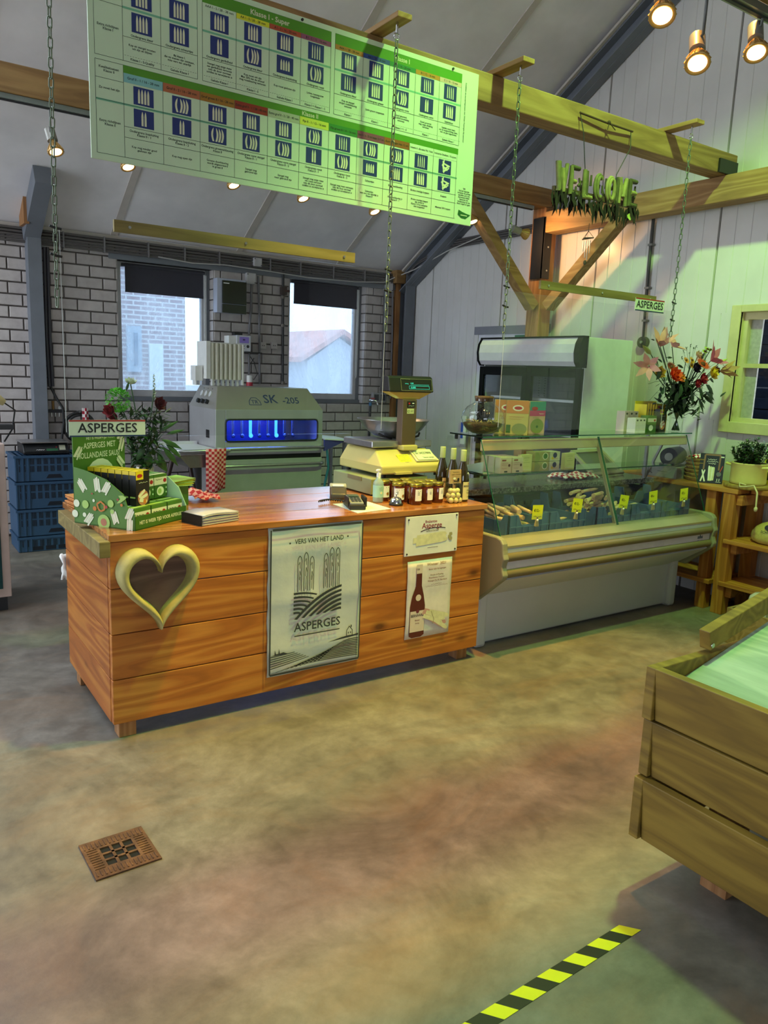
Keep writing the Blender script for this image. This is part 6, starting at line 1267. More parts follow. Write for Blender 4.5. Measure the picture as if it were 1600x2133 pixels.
# boxwood in an enamel pot on a round board
PX, PY = 5.105, 2.965
rb_ = thing('round_board', 'round wooden board with rope handle under the yellow pot', 'board', (PX, PY, .90))
MB().lathe([(0, 0), (.15, 0), (.152, .003), (.152, .024), (.148, .027), (0, .027)], (PX, PY, .901), 40).build('board', wood('board_wood', '5a4420', '94742f', 'a8883e', 'X', .5, 0), rb_)
MB().tube([(PX-.12, PY-.06, .935), (PX-.15, PY-.03, .945), (PX-.175, PY-.05, .925), (PX-.16, PY-.09, .93), (PX-.14, PY-.13, .94), (PX-.16, PY-.17, .90), (PX-.175, PY-.18, .86), (PX-.18, PY-.185, .80)], .006, 6).build('rope', mat('c8b888', .9), rb_)
MB().ball((PX-.18, PY-.185, .79), .013, 8, 6, (1, 1, 1.4)).build('rope_knot', mat('c8b888', .9), rb_)
pot = thing('enamel_pot', 'cream enamel cooking pot used as planter on the shelf', 'pot', (PX, PY, .929)); MPOT = mat('d8cc78', .25)
MB().lathe([(0, .0), (.108, .0), (.116, .006), (.118, .02), (.118, .14), (.123, .147), (.119, .15), (.112, .146), (.112, .12), (0, .12)], (PX, PY, .929), 36).build('pot_body', MPOT, pot)
for s_ in (-1, 1): MB().tube([(PX-.03, PY+s_*.112, 1.052), (PX-.03, PY+s_*.155, 1.058), (PX, PY+s_*.17, 1.058), (PX+.03, PY+s_*.155, 1.058), (PX+.03, PY+s_*.112, 1.052)], .009, 8).build('handle', MPOT, pot)
MB().lathe([(0, .122), (.11, .122)], (PX, PY, .929), 24).build('soil', mat('2c2218', .9), pot)
M_LEAF = mat('2c4a22', .45, 0, .25, 40); M_LEAFD = mat('1c3018', .5, 0, .2, 30); M_LEAFL = mat('4a7030', .5, 0, .2, 30)
def leaf(b, p, d, up, L, W_, curl=.15):
    p, d = Vector(p), Vector(d).normalized(); s_ = d.cross(Vector(up)); s_ = s_.normalized() if s_.length > 1e-4 else Vector((1, 0, 0)); n = s_.cross(d)
    q = [p, p+d*L*.3+s_*W_*.42-n*L*curl*.1, p+d*L*.62+s_*W_*.4-n*L*curl*.4, p+d*L-n*L*curl, p+d*L*.62-s_*W_*.4-n*L*curl*.4, p+d*L*.3-s_*W_*.42-n*L*curl*.1, p+d*L*.3+n*L*.02, p+d*L*.62-n*L*curl*.33]
    b.add(q, [(0, 1, 6), (0, 6, 5), (1, 2, 7, 6), (6, 7, 4, 5), (2, 3, 7), (7, 3, 4)], True)
bx_ = thing('boxwood_plant', 'bushy small leaved box plant growing in the cream pot', 'plant', (PX, PY, 1.05)); random.seed(21)
b = MB(); st = MB()
for k in range(60):
    a = random.random()*2*PI; r = random.uniform(.02, .135); h = random.uniform(.10, .20)*(1.1-.4*(r/.14)); base = Vector((PX+r*.45*math.cos(a), PY+r*.45*math.sin(a), 1.05)); tip = Vector((PX+r*1.1*math.cos(a), PY+r*1.1*math.sin(a), 1.05+h)); st.tube([base, tip], .0016, 4)
    for j in range(34):
        t_ = random.uniform(.1, 1.02); p = base.lerp(tip, t_); d = Vector((random.uniform(-1, 1), random.uniform(-1, 1), random.uniform(-.2, .9))); leaf(b, p, d, (0, 0, 1), random.uniform(.020, .030), .018, .1)
o = b.build('leaves', M_LEAF, bx_); o['kind'] = 'stuff'; o = st.build('twigs', mat('4a3a24', .8), bx_); o['kind'] = 'stuff'
ys = thing('yellow_shop_sign', 'bright yellow card display with black figures at the right picture edge', 'sign', (5.25, 2.82, .90))
YB_ = mat('d8d018', .5); o = Vector((5.295, 2.97, .901)); e1 = Vector((.02, -1, 0)).normalized(); e2 = Vector((0.05, 0, 1)).normalized(); n = e1.cross(e2)
c = MB().slab(o, o+e1*.4, o+e1*.4+e2*.20, o+e2*.20, -n*.006).build('card', YB_, ys); c2 = MB().slab(o+e2*.21, o+e1*.4+e2*.21, o+e1*.4+e2*.33, o+e1*.05+e2*.31, -n*.006).build('upper_card', YB_, ys)
decor(c, o, e1, e2, .4, .2, [('p', [(.02, .3), (.10, .6), (.16, .5), (.14, .3), (.06, .2)], BLK), ('d', .08, .9, .06, BLK, .1), ('r', .14, .5, .5, .75, WP), ('t', .25, .68, .2, 'ITO', .2, BLK), ('r', .2, .1, .5, .18, WP)])
decor(c2, o+e2*.21, e1, e2, .4, .12, [('r', .0, .2, .16, .95, mat('a8d8a0', .5)), ('p', [(.2, .55), (.3, .7), (.5, .6), (.3, .5)], BLK), ('d', .24, .5, .03, SKIN), ('d', .2, .1, .06, BLK)])
# sand bag, baskets, boxes on the shelves
bg2 = thing('decor_sand_bag', 'clear bag of yellow granules with printed tree on the middle shelf', 'bag', (5.10, 2.70, .545))
b = MB(); 
for j in range(9):
    for i in range(16):
        a = 2*PI*i/16; t_ = j/8; rr = [.09, .112, .118, .112, .095, .07, .04, .018, .024][j]; zz = [0, .012, .04, .075, .105, .13, .148, .158, .185][j]; b.v.append((5.10+rr*1.0*math.cos(a)*(1+.05*math.sin(5*a+j)), 2.72+rr*1.35*math.sin(a)*(1+.05*math.cos(4*a)), .546+zz))
b.f = [(j*16+i, j*16+(i+1) % 16, (j+1)*16+(i+1) % 16, (j+1)*16+i) for j in range(8) for i in range(16)]+[tuple(range(15, -1, -1))]; b.sm = [True]*len(b.f)
bo = b.build('filled_bag', mat('b8a45c', .25, 0, .12, 60), bg2)
decor(bo, Vector((4.978, 2.79, .60)), Vector((0.05, -1, 0)).normalized(), (0.35, 0, 1), .14, .09, [('d', .5, .75, .18, BLK, .2), ('r', .47, .5, .53, .7, BLK), ('t', .5, .38, .26, 'SCHULP', .8, BLK)])
gbx = thing('grey_carton', 'grey carton with magnifier emblem on the shelf behind the case glass', 'box', (5.12, 3.6, .90))
go_ = MB().box((4.98, 3.45, .901), (5.28, 3.76, .985)).build('carton', mat('98968e', .6), gbx); decor(go_, (4.98, 3.76, .901), (0, -1, 0), (0, 0, 1), .31, .084, [('d', .2, .55, .09, INK), ('d', .2, .55, .075, mat('98968e', .6)), ('l', [(.25, .38), (.31, .22)], .02, INK), ('r', .45, .5, .75, .53, INK)])
bkt = thing('basket_stack', 'stack of round wicker baskets behind the right end of the glass case', 'baskets', (5.10, 3.36, .90)); M_WICK = mat('94703c', .8, 0, .3, 60, .6)
for k in range(6):
    z = .901+.027*k; MB().lathe([(0, 0), (.085, 0), (.105, .03), (.11, .032), (.112, .028), (.09, -.002)], (5.12+.004*(k % 2), 3.35, z), 28).build('basket', M_WICK, bkt)
cloth('checked_cloth', [[(5.06+.025*i, 3.28+.025*j, 1.072+.012*math.sin(i+j*1.7)+.012*math.exp(-((i-2)**2+(j-3)**2)/4)) for i in range(6)] for j in range(7)], M_CHECKW, 'red and white cloth lying on the wicker baskets', 'cloth', .02)
blp = thing('black_speaker', 'round black speaker on the carton behind the glass case', 'speaker', (5.14, 3.6, .986)); MB().cyl((5.02, 3.56, 1.055), (5.22, 3.62, 1.055), .068, 24).build('speaker_body', BLACK, blp); MB().cyl((5.015, 3.558, 1.055), (5.02, 3.56, 1.055), .03, 20).build('dial', mat('b8b8b0', .4), blp)
pfm = thing('picture_frame', 'dark picture frame lying tilted on the granite worktop', 'frame', (4.62, 3.85, .90)); g = MB(); o = Vector((4.40, 3.74, .903)); e1 = Vector((1, .12, 0)).normalized(); e2 = Vector((-.05, .6, .42)).normalized(); n = e1.cross(e2)
for a, b_ in (((0, 0), (.4, .03)), ((0, .25), (.4, .28)), ((0, .03), (.03, .25)), ((.37, .03), (.4, .25))): g.slab(o+e1*a[0]+e2*a[1], o+e1*b_[0]+e2*a[1], o+e1*b_[0]+e2*b_[1], o+e1*a[0]+e2*b_[1], n*.02)
g.build('frame_border', mat('8c8468', .5), pfm); MB().slab(o+e1*.03+e2*.03, o+e1*.37+e2*.03, o+e1*.37+e2*.25, o+e1*.03+e2*.25, n*.006).build('picture', mat('3c3c38', .3), pfm)
# clear clamshell trays on a wooden box by the bin
wbx = thing('low_wooden_box', 'low pale wooden box behind the produce bin', 'box', (4.68, 2.5, 0)); a = FY(1515, 1265, 2.6)
g = MB(); g.box((a.x, 2.25, 0), (a.x+.5, 2.27, a.z)); g.box((a.x, 2.58, 0), (a.x+.5, 2.6, a.z)); g.box((a.x, 2.27, 0), (a.x+.02, 2.58, a.z)); g.box((a.x+.48, 2.27, 0), (a.x+.5, 2.58, a.z)); g.box((a.x+.02, 2.27, 0), (a.x+.48, 2.58, .02)); g.box((a.x+.02, 2.27, a.z-.03), (a.x+.48, 2.58, a.z-.02)); g.build('box_sides', W_PALE, wbx)
M_CLAM = mat('d8d8cc', .15, 0, .05, 20, 0, .8, None, .6)
for k in range(3):
    ctr = (a.x+.10+.165*k, 2.44-.02*k, a.z-.018); r = thing('clamshell_tray', 'clear scalloped clamshell of white meringues, %s of three' % ['left', 'middle', 'right'][k], 'tray', ctr, 0, 'clamshell trays')
    L0(MB().box((-.06, -.07, 0), (.06, .07, .05)), 'tray_base', M_CLAM, r); b = MB()
    for i in range(16):
        pass
    L0(MB().lathe([(.075*(1+.0), .05), (.078, .085), (.07, .115), (.045, .135), (0, .14)], n=16), 'lid_dome', M_CLAM, r)
    for j in range(5): a_ = 2*PI*j/5; L0(MB().lathe([(.022, .0), (.024, .012), (.016, .026), (.008, .04), (0, .05)], (.032*math.cos(a_), .034*math.sin(a_), .05), 12), 'meringue', mat('e4dcc0', .7) if j % 2 else mat('e0b8b0', .7), r)
# ================================================================== produce bin, floor drain, tape
bn = thing('produce_bin', 'large plank produce bin with a green board inside at lower right', 'bin', (2.4, .6, 0))
for (z0, z1), dx in zip(((.578, .747), (.388, .572), (.178, .382)), (0, .012, -.004)):
    MB().slab((1.935+dx+.015, -.6, z0), (1.935+dx+.015, 1.335, z0), (1.935+dx, 1.345, z1), (1.935+dx, -.6, z1), (.034, 0, 0)).build('side_plank', W_BIN, bn, bevel=.003)
    MB().box((1.935+dx, 1.338, z0), (3.05, 1.372, z1)).build('end_plank', W_BIN, bn, bevel=.003)
    MB().box((3.0, -.6, z0), (3.035, 1.338, z1)).build('side_plank', W_BIN, bn)
for x in (2.15, 2.85):
    for y in (1.15, -.4): MB().box((x, y, 0), (x+.09, y+.09, .60)).build('leg', W_BEAM_Z, bn)
MB().slab((1.972, -.6, .655), (2.97, -.6, .90), (2.97, 1.336, .90), (1.972, 1.336, .655), (0, 0, .012)).build('sloping_board', W_BINTOP, bn)
MB().bar((2.20, 1.355, .79), (3.05, 1.355, .99), .04, .066, (0, 0, 1)).build('raised_plank', W_BIN, bn, bevel=.003)
MB().cyl((2.215, 1.332, .775), (2.215, 1.336, .775), .008, 10).build('screw', SCREW, bn)
t = NT('rusty_iron'); v = t.coord(); c = t.ramp(t.noise(v, 22, 5, .7), [(.3, '3a2416'), (.55, '5c3d26'), (.75, '7a5636')]); t.l(c, t.b.inputs['Base Color']); t.b.inputs['Roughness'].default_value = .85; t.bump(t.noise(v, 90, 4), .5, .004); M_RUST = t.m
dg = thing('floor_drain', 'rusty square cast iron drain grate in the concrete floor', 'drain', (.60, 2.35, 0), .03)
g = MB(); s_ = .105; hh = .052
for a, b in (((-s_, -s_), (s_, -hh)), ((-s_, hh), (s_, s_)), ((-s_, -hh), (-hh, hh)), ((hh, -hh), (s_, hh))): g.box((*a, .0005), (*b, .006))
L0(g, 'grate_plate', M_RUST, dg)
for k in range(2):
    c_ = -.0175+.035*k; L0(MB().box((c_-.0045, -hh, .001), (c_+.0045, hh, .0055)), 'grate_bar', M_RUST, dg); L0(MB().box((-hh, c_-.0045, .001), (hh, c_+.0045, .0055)), 'grate_bar', M_RUST, dg)
L0(MB().box((-hh, -hh, .0004), (hh, hh, .0008)), 'drain_hole', mat('050505', .9), dg)
g = MB()
for k in range(15):
    c_ = -.095+.0135*k
    for sg in (-1, 1): g.box((c_-.002, sg*.078-.016, .006), (c_+.002, sg*.078+.016, .0085)); 
    if abs(c_) < .055:
        for sg in (-1, 1): g.box((sg*.078-.016, c_-.002, .006), (sg*.078+.016, c_+.002, .0085))
o = L0(g, 'anti_slip_ribs', M_RUST, dg); o['kind'] = 'stuff'
tp_ = thing('hazard_tape', 'strip of yellow and black striped floor tape at the bottom right', 'tape', (1.45, 1.21, 0)); p0, p1 = Vector((.85, 1.19, .0008)), Vector((1.785, 1.228, .0008)); d = (p1-p0).normalized(); nn = Vector((-d.y, d.x, 0)); L = (p1-p0).length
MY, MK_ = mat('d8d020', .35), mat('1c1a16', .45); u = 0; k = 0; ws = .0525
while u < L-.001:
    e = min(u+ws, L); sk_ = .018; f0 = p0+d*u; f1 = p0+d*e
    a0, a1 = f0-nn*.025+d*sk_, f1-nn*.025+d*(sk_ if e < L else .02); b0, b1 = f0+nn*.025-d*sk_, f1+nn*.025-d*sk_
    MB().slab(a0, a1, b1, b0, (0, 0, .0007)).build('stripe', MY if k % 2 else MK_, tp_); u = e; k += 1
# crates stacked outside the gable window
M_NV = mat('1c2c48', .5); 
for j in range(2):
    for k in range(9):
        z = .75+.17*k; r = thing('navy_crate', 'navy crate with white label in the %s stack outside the gable window, %s' % (['left', 'right'][j], ['bottom', 'second', 'third', 'fourth', 'fifth', 'sixth', 'seventh', 'eighth', 'top'][k]), 'crate', (6.2, 3.86-.62*j, z), 0, 'crates outside the gable window')
        L0(MB().box((-.2, -.29, 0), (.2, .29, .16)), 'crate_body', M_NV, r)
        for y in (-.28, -.14, .0, .14, .28): L0(MB().box((-.212, y-.006, .0), (-.2, y+.006, .16)), 'rib', M_NV, r)
        L0(MB().box((-.212, -.29, .075), (-.2, .29, .085)), 'band', M_NV, r); L0(MB().box((-.216, -.16, .03), (-.212, -.04, .13)), 'paper_label', mat('b8c4d4', .5), r)
pt_ = thing('crate_pallet', 'pallet base under the navy crates outside', 'pallet', (6.2, 2.7, 0)); MB().box((6.0, 2.95, 0), (6.4, 4.15, .748)).build('pallet_block', M_NV, pt_)
# ================================================================== asparagus grading chart
SX0, SX1, SZ0, SZ1, SY = .82, 2.795, 2.397, 3.155, 3.375
gc = thing('grading_chart', 'large pale green asparagus grading chart hanging on the pale beam', 'sign', ((SX0+SX1)/2, SY, SZ0))
M_SIGN = mat('c4d8b8', .35, 0, .03, 4); SGR = mat('4c8a1c', .45); SBL = mat('1c2f6c', .45); SPW = mat('d0d0b0', .6); SLN = mat('2c3c2c', .6); STX = mat('1c2a1c', .6); SSEP = mat('6fae8c', .5)
panel_ = MB().box((SX0, SY-.008, SZ0), (SX1, SY, SZ1)).build('sign_panel', M_SIGN, gc, bevel=.002)
fy = SY-.0085; E1, E2 = Vector((1, 0, 0)), Vector((0, 0, 1))
tx = MB(); ln = MB(); gr = MB(); sep = MB(); wt = MB(); hdrs = {}
def R2(b, x0, z0, x1, z1, d=0.0): b.quad((x0, fy-d, z0), (x1, fy-d, z0), (x1, fy-d, z1), (x0, fy-d, z1))
def HL(x0, x1, z): R2(ln, x0, z-.0008, x1, z+.0008, .0002)
def VL(x, z0, z1): R2(ln, x-.0008, z0, x+.0008, z1, .0002)
def TX(s_, x, z, size, maxw=.145, b=tx, d=.0006): b.text(s_, (x, fy-d, z), E1, E2, size, maxw=maxw, bold=.016)
def HD(x0, x1, z0, z1, col, s_, dark=True):
    R2(hdrs.setdefault(col, MB()), x0, z0, x1, z1, .0003); TX(s_, (x0+x1)/2, (z0+z1)/2, .0135, x1-x0-.01, tx if dark else wt, .0008)
SPG = MB(); PHM = []
def photo(cx_, cz, kind, w_=.082, h_=.068):
    ph = MB().quad((cx_-w_/2, fy-.0004, cz-h_/2), (cx_+w_/2, fy-.0004, cz-h_/2), (cx_+w_/2, fy-.0004, cz+h_/2), (cx_-w_/2, fy-.0004, cz+h_/2)).build('photo', SBL, gc)
    b = MB(); n = 2 if kind == 2 else 4
    if kind == 9:
        for k in range(9): a = k*1.1+.4; c = Vector((cx_+.012*math.cos(k*2.3), fy-.0009-.00003*k, cz+.014*math.sin(k*1.7))); d = Vector((math.cos(a), 0, math.sin(a))); s_ = Vector((-math.sin(a), 0, math.cos(a))); b.quad(c-d*.022-s_*.003, c+d*.022-s_*.003, c+d*.022+s_*.003, c-d*.022+s_*.003)
    else:
        for k in range(n):
            x = cx_+(k-(n-1)/2)*.0125; hw = .0042 if kind != 3 else .0026; hh = h_*.40*(1 if kind != 5 else .75); bend = .006*(1 if kind == 4 else 0)*(1 if k % 2 else -1 if kind == 4 and k < 2 else 1)
            L_ = []; R_p = []
            for j in range(7):
                t_ = j/6; z = cz-hh+2*hh*t_; q = hw*(1 if t_ < .7 else 1-((t_-.7)/.3)**1.5*.85); xo = bend*math.sin(PI*t_); L_.append((x-q+xo, fy-.0009, z)); R_p.append((x+q+xo, fy-.0009, z))
            b.poly(L_[::-1][::-1] and (R_p+L_[::-1]))
    o = b.build('spears_print', SPW, ph); o['kind'] = 'stuff'
# lower block: Klasse II
cl = [.952, 1.112, 1.271, 1.428, 1.586, 1.746, 1.90, 2.058, 2.215, 2.368, 2.521, 2.676]
R2(gr, .952, 2.740, 2.682, 2.768, .0003); TX('Klasse II', 1.80, 2.754, .026, .3, wt, .0008)
for z in (2.422, 2.499, 2.540, 2.624, 2.768): HL(.843, 2.682, z) if z in (2.422, 2.768) else HL(.952, 2.682, z)
HL(.843, .952, 2.703); HL(.843, .952, 2.624)
for x in [.843]+cl: VL(x, 2.422, 2.768 if x in (.843, .952) else 2.74)
R2(sep, .843, 2.619, 2.682, 2.627, .0001)
HC = ['7fb6b4', 'a8603c', '9a6c20', '8c2c1c', 'a8b494', 'c8d048', '2c7a2c', '7c3c54', '8c5020', 'c4d8b8', 'c4d8b8']
HT = ['Grof II - 1 / 16 - 28 mm', 'Grof II - 2 / 16 - 28 mm', 'Grof groen II / 16 - 28 mm', 'Extra grof II - 1 / 28 - 40 mm', 'Extra grof II - 2 / 28 - 40 mm', 'Fijn II - 1 / 12 - 16 mm', 'Fijn groen II / 10 - 16 mm', 'Kort II / 16 - 20 mm lengte 12-17 cm', 'Kort II lengte max 12 cm', 'Industrie A - alle maten Wit / Violet', 'Industrie Stukken / Koppen']
CPT = ['Ondergrens kopsluiting\nKlasse II - 1', 'Ondergrens kopsluiting\nKlasse II - 2', 'Ondergrens groenverkleuring\nKlasse II', 'Ondergrens vorm stengel\nKlasse II - 1', 'Ondergrens vorm stengel\nKlasse II - 2', 'Ondergrens roest\nKlasse II - 1', 'Ondergrens roest\nKlasse II - 2', 'Scheurtjes', 'Roestverkleuring', 'Bruine roestige koppen', 'Koppen']
TXT = ['Kop mag minder goed\ngesloten zijn', 'Kop mag open zijn', 'Groene doorkleuring\nwordt uitgesorteerd\nin groen II', 'Stengel mag\ngekromd zijn', 'Stengel mag\nmeer gekromd zijn', 'Stengel mag enige mate\nvan roest vertonen\nmits dit door normaal\nschillen te verwijderen is', 'Stengel mag roest vertonen\nmits dit door normaal\nschillen te verwijderen is', 'Scheurtjes,\nniet vers van uiterlijk is\nKlasse II', 'Roestverkleuring is\nKlasse II - 1', 'Bruine roestige koppen\nzijn zowel in\nKlasse I, II en industrie\nniet toegestaan', 'Minimaal 35% koppen']
K1 = [1, 4, 1, 1, 1, 4, 3, 4, 4, 3, 9]; K2 = [2, 2, 4, 4, 4, 2, 4, 5, 1, 1, 9]
for i in range(11):
    a, b = cl[i], cl[i+1]; m_ = (a+b)/2
    HD(a+.001, b-.001, 2.706, 2.74, HC[i], HT[i]); photo(m_, 2.665, K1[i]); photo(m_, 2.581, K2[i]); TX(CPT[i], m_, 2.521, .0125); TX(TXT[i], m_, 2.462, .0115)
TX('Kwaliteitseisen\nKlasse II', .896, 2.737, .013, .1); TX('Zo moet het zijn', .896, 2.668, .012, .1); TX('Extra richtlijnen\nKlasse II', .896, 2.54, .013, .1)
# upper blocks
def block(xs, title, hc, ht, cap, txt, kl, k1, k2):
    x0, x1 = xs[0], xs[-1]; R2(gr, x0, 3.087, x1, 3.131, .0003)
    if title: TX(title, (x0+x1)/2, 3.108, .030, .4, wt, .0008)
    for z in (2.785, 2.875, 3.131): HL(x0, x1, z)
    for x in xs: VL(x, 2.785, 3.131 if x in (x0, x1) else 3.087)
    R2(sep, x0, 2.976, x1, 2.984, .0001)
    for i in range(len(xs)-1):
        a, b = xs[i], xs[i+1]; m_ = (a+b)/2
        if ht: HD(a+.001, b-.001, 3.066, 3.087, hc[i], ht[i])
        photo(m_, 3.026, k1[i], .082, .072); photo(m_, 2.934, k2[i], .082, .072); TX(cap[i], m_, 2.884, .0125); TX(txt[i], m_, 2.842, .0115); TX(kl[i], m_, 2.796, .0125)
        for k in range(14): R2(ln, a+.005+.0107*k, 2.8062, a+.0115+.0107*k, 2.8072, .0002)
block([.953, 1.106, 1.261], '', ['c4d8b8']*2, [], ['Ondergrens kleur', 'Ondergrens scheurtjes'], ['Kop en stengel moeten\nwit zijn en blijven', 'Bij klasse I,\ndie na wassen zijn ontstaan,\nmits vers van uiterlijk'], ['Klasse I - S-Quality', 'Gehele Klasse I'], [1, 1], [1, 1])
block([1.283, 1.434, 1.590, 1.746, 1.902], 'Klasse I - Super', ['c4d8b8', 'd0d028', 'a8482c', '8c4868'], ['AAA I - S / 28 - 38 mm', 'AA I - S / 20 - 28 mm', 'A I - S / 16 - 20 mm', 'B I - S / 12 - 16 mm'], ['Ondergrens geribdheid', 'Ondergrens kleur', 'Ondergrens kopsluiting', 'Ondergrens roest'], ['Stengel mag enige mate\nvan geribdheid vertonen\nmits dit door normaal\nschillen te verwijderen is', 'Kop moet wit zijn\nMax 20% van de inhoud\nmag rozekleuring vertonen', 'Kop moet gesloten zijn', 'Lichte roestsporen\ntoegestaan'], ['Gehele Klasse I', 'Klasse I - S', 'Gehele Klasse I', 'Klasse I + Klasse I - S'], [1, 1, 1, 3], [2, 4, 5, 4])
block([1.924, 2.078, 2.231, 2.387, 2.539, 2.682], 'Klasse I', ['a8702c', '2c4c8c', '2c7a3c', 'b07828', 'c8a898'], ['AAA I / 28 - 38 mm', 'AA I / 20 - 28 mm', 'A I / 16 - 20 mm', 'B I / 12 - 16 mm', 'C I / 10 - 12 mm'], ['Ondergrens kleur', 'Ondergrens grauw', 'Ondergrens vorm', 'Ondergrens vorm', 'Snijvlakken'], ['Kop en stengel\nmogen violetkleuring\nvertonen', 'Licht grauw toegestaan', 'Goed gevormd,\nmag lichte kromming\nvertonen', 'Goed gevormd,\nmag enige afwijking\nvertonen', 'Snijvlak moet haaks\nop de lengterichting staan,\nvers en glad afgesneden'], ['Klasse I', 'Klasse I', 'Klasse I + I - S', 'Klasse I', 'Gehele Klasse I'], [1, 1, 1, 3, 3], [3, 1, 4, 2, 1])
HL(.843, .953, 2.785); VL(.843, 2.785, 3.131); HL(.843, .953, 2.98); TX('Extra richtlijnen\nKlasse I', .896, 2.89, .013, .1); TX('Zo moet het zijn', .896, 3.03, .012, .1)
TX('TIP:\nNa het asperge-\nsorteren de pootas\nopvullen en in de\nkartonnen koker\nbewaren om\nverkleuring van de\nfoto\'s tegen te gaan', 2.737, 2.54, .0115, .09)
b = MB(); b.text('Kwaliteit en sorteringseisen van Witte Asperges bij aanvoer', (2.712, fy-.0006, 2.95), Vector((0, 0, -1)), E1, .012, maxw=.36, bold=.01); tx.add(b.v, b.f)
lg = MB().poly([(2.70, fy-.0006, 2.445), (2.725, fy-.0006, 2.430), (2.755, fy-.0006, 2.428), (2.788, fy-.0006, 2.452), (2.76, fy-.0006, 2.456), (2.73, fy-.0006, 2.462), (2.705, fy-.0006, 2.470)]); o = lg.build('leaf_logo', mat('1c5a24', .5), gc)
b = MB(); b.text('ZON', (2.742, fy-.0010, 2.445), E1, E2, .016, maxw=.05) if False else b.quad((2.72, fy-.001, 2.443), (2.765, fy-.001, 2.443), (2.765, fy-.001, 2.447), (2.72, fy-.001, 2.447)); b.build('logo_band', SPW, o)
for nm, m_, b in (('lettering', STX, tx), ('grid_lines', SLN, ln), ('green_bar', SGR, gr), ('separator', SSEP, sep), ('white_lettering', SPW, wt)):
    o = b.build(nm, m_, gc); o['kind'] = 'stuff'
for col, b in hdrs.items(): o = b.build('column_header', mat(col, .45), gc); o['kind'] = 'stuff'
for x, z in ((1.75, 3.142), (2.62, 3.142), (.86, 3.142)): MB().cyl((x, SY-.014, z), (x, SY-.008, z), .006, 10).build('screw', INK, gc)
# ---- small ASPERGES signs on the screens
def asign(x0, x1, z0, z1, y, label):
    r = thing('name_sign', label, 'sign', ((x0+x1)/2, y, z0), 0, 'ASPERGES signs'); p_ = MB().box((x0, y-.004, z0), (x1, y, z1)).build('sign_plate', mat('d4dcc8', .4), r)
    decor(p_, (x0, y-.004, z0), (1, 0, 0), (0, 0, 1), x1-x0, z1-z0, [('r', 0, .90, 1, 1, mat('a83228', .5)), ('r', 0, 0, 1, .09, mat('24365c', .5)), ('t', .5, .50, .78, 'ASPERGES', .93, INK)]); return r
asign(.668, .970, 1.298, 1.366, YS-.004, 'white ASPERGES name sign at the bottom left of the counter screen')
asign(4.015, 4.298, 2.040, 2.118, YS-.021, 'white ASPERGES name sign hung on the batten by the bouquet')
# ================================================================== welcome sign of dried stalks
M_STK = [mat('6c6a3c', .8, 0, .3, 25), mat('8c864e', .8, 0, .25, 25), mat('4c4a28', .8, 0, .3, 25)]; M_FEA = mat('1c140e', .9, 0, .3, 30)
ws_ = thing('welcome_sign', 'WELCOME sign made of dried stalks with dark feathers hanging from wire', 'sign', (3.75, 3.33, 2.55))
WX0, WX1, YW = 3.385, 4.125, 3.335
def zbase(x): return 2.672-.012*math.sin((x-WX0)*5)
def stick(x0, z0, x1, z1, r=.0145, dy=0.0, par=None):
    k = random.randrange(3); a = Vector((x0, YW+dy, z0)); b = Vector((x1, YW+dy, z1)); m_ = (a+b)/2+Vector((random.uniform(-.004, .004), 0, 0)); MB().tube([a, m_, b], [r*1.05, r, r*.85], 7).build('stalk', M_STK[k], ws_)
random.seed(4); lw = (WX1-WX0)/7
for i, ch in enumerate('WELCOME'):
    x = WX0+lw*i; h = .158; z0 = zbase(x+lw/2); w_ = lw*.86; L = []
    if ch == 'W': L = [(0, 1, .22, 0), (.22, 0, .45, .8), (.45, .8, .68, 0), (.68, 0, .95, 1), (.1, 1, .3, .05)]
    if ch == 'E': L = [(.12, 0, .12, 1), (.24, .02, .24, .98), (.15, .95, .85, .95), (.15, .5, .7, .5), (.15, .05, .85, .05)]
    if ch == 'L': L = [(.2, 0, .2, 1), (.34, 0, .34, .96), (.2, .05, .9, .05)]
    if ch == 'M': L = [(.05, 0, .1, 1), (.16, 1, .5, .3), (.5, .3, .8, 1), (.9, 1, .95, 0), (.2, .05, .24, .95)]
    if ch in 'CO':
        for s_ in (0, .014):
            a0, a1 = (PI*.28, PI*1.72) if ch == 'C' else (0, 2*PI); pts = [(x+w_*.5+(w_*.40-s_)*math.cos(a0+(a1-a0)*k/14), YW-s_*.6, z0+h*.5+(h*.46-s_)*math.sin(a0+(a1-a0)*k/14)) for k in range(15)]; MB().tube(pts, .0105, 7).build('stalk', M_STK[i % 3], ws_)
    for a, b, c, d in L: stick(x+w_*a, z0+h*b, x+w_*c, z0+h*d, dy=random.uniform(-.008, .008))
random.seed(9)
for k in range(130):
    x = random.uniform(WX0-.01, WX1+.0); z0 = zbase(x)+random.uniform(-.02, .03); L = random.uniform(.05, .13); b = MB(); d = Vector((random.uniform(-.3, .3), random.uniform(-.3, .2), -1)); leaf(b, (x, YW+random.uniform(-.015, .02), z0), d, (0, 1, 0), L, random.uniform(.018, .032), random.uniform(-.3, .3)); b.build('feather', M_FEA, ws_)
for k in range(26):
    x = random.uniform(WX0-.02, WX1); z0 = zbase(x)+random.uniform(0, .10); MB().tube([(x, YW+.022, z0), (x+random.uniform(-.03, .03), YW+.018, z0+random.uniform(.03, .07))], [.009, .006], 6).build('stalk', M_STK[2], ws_)
MB().bar((WX0, YW+.02, zbase(WX0)+.01), (WX1, YW+.02, zbase(WX1)+.01), .02, .03).build('back_board', mat('4a3a24', .8), ws_)
b = MB(); leaf(b, (4.02, YW-.02, 2.63), (0.05, 0, -1), (0, 1, 0), .045, .05, .2); b.build('green_husk', mat('a8b858', .7), ws_)
n0, n1 = FY(1208, 238, 3.39), FY(1313, 276, 3.39)
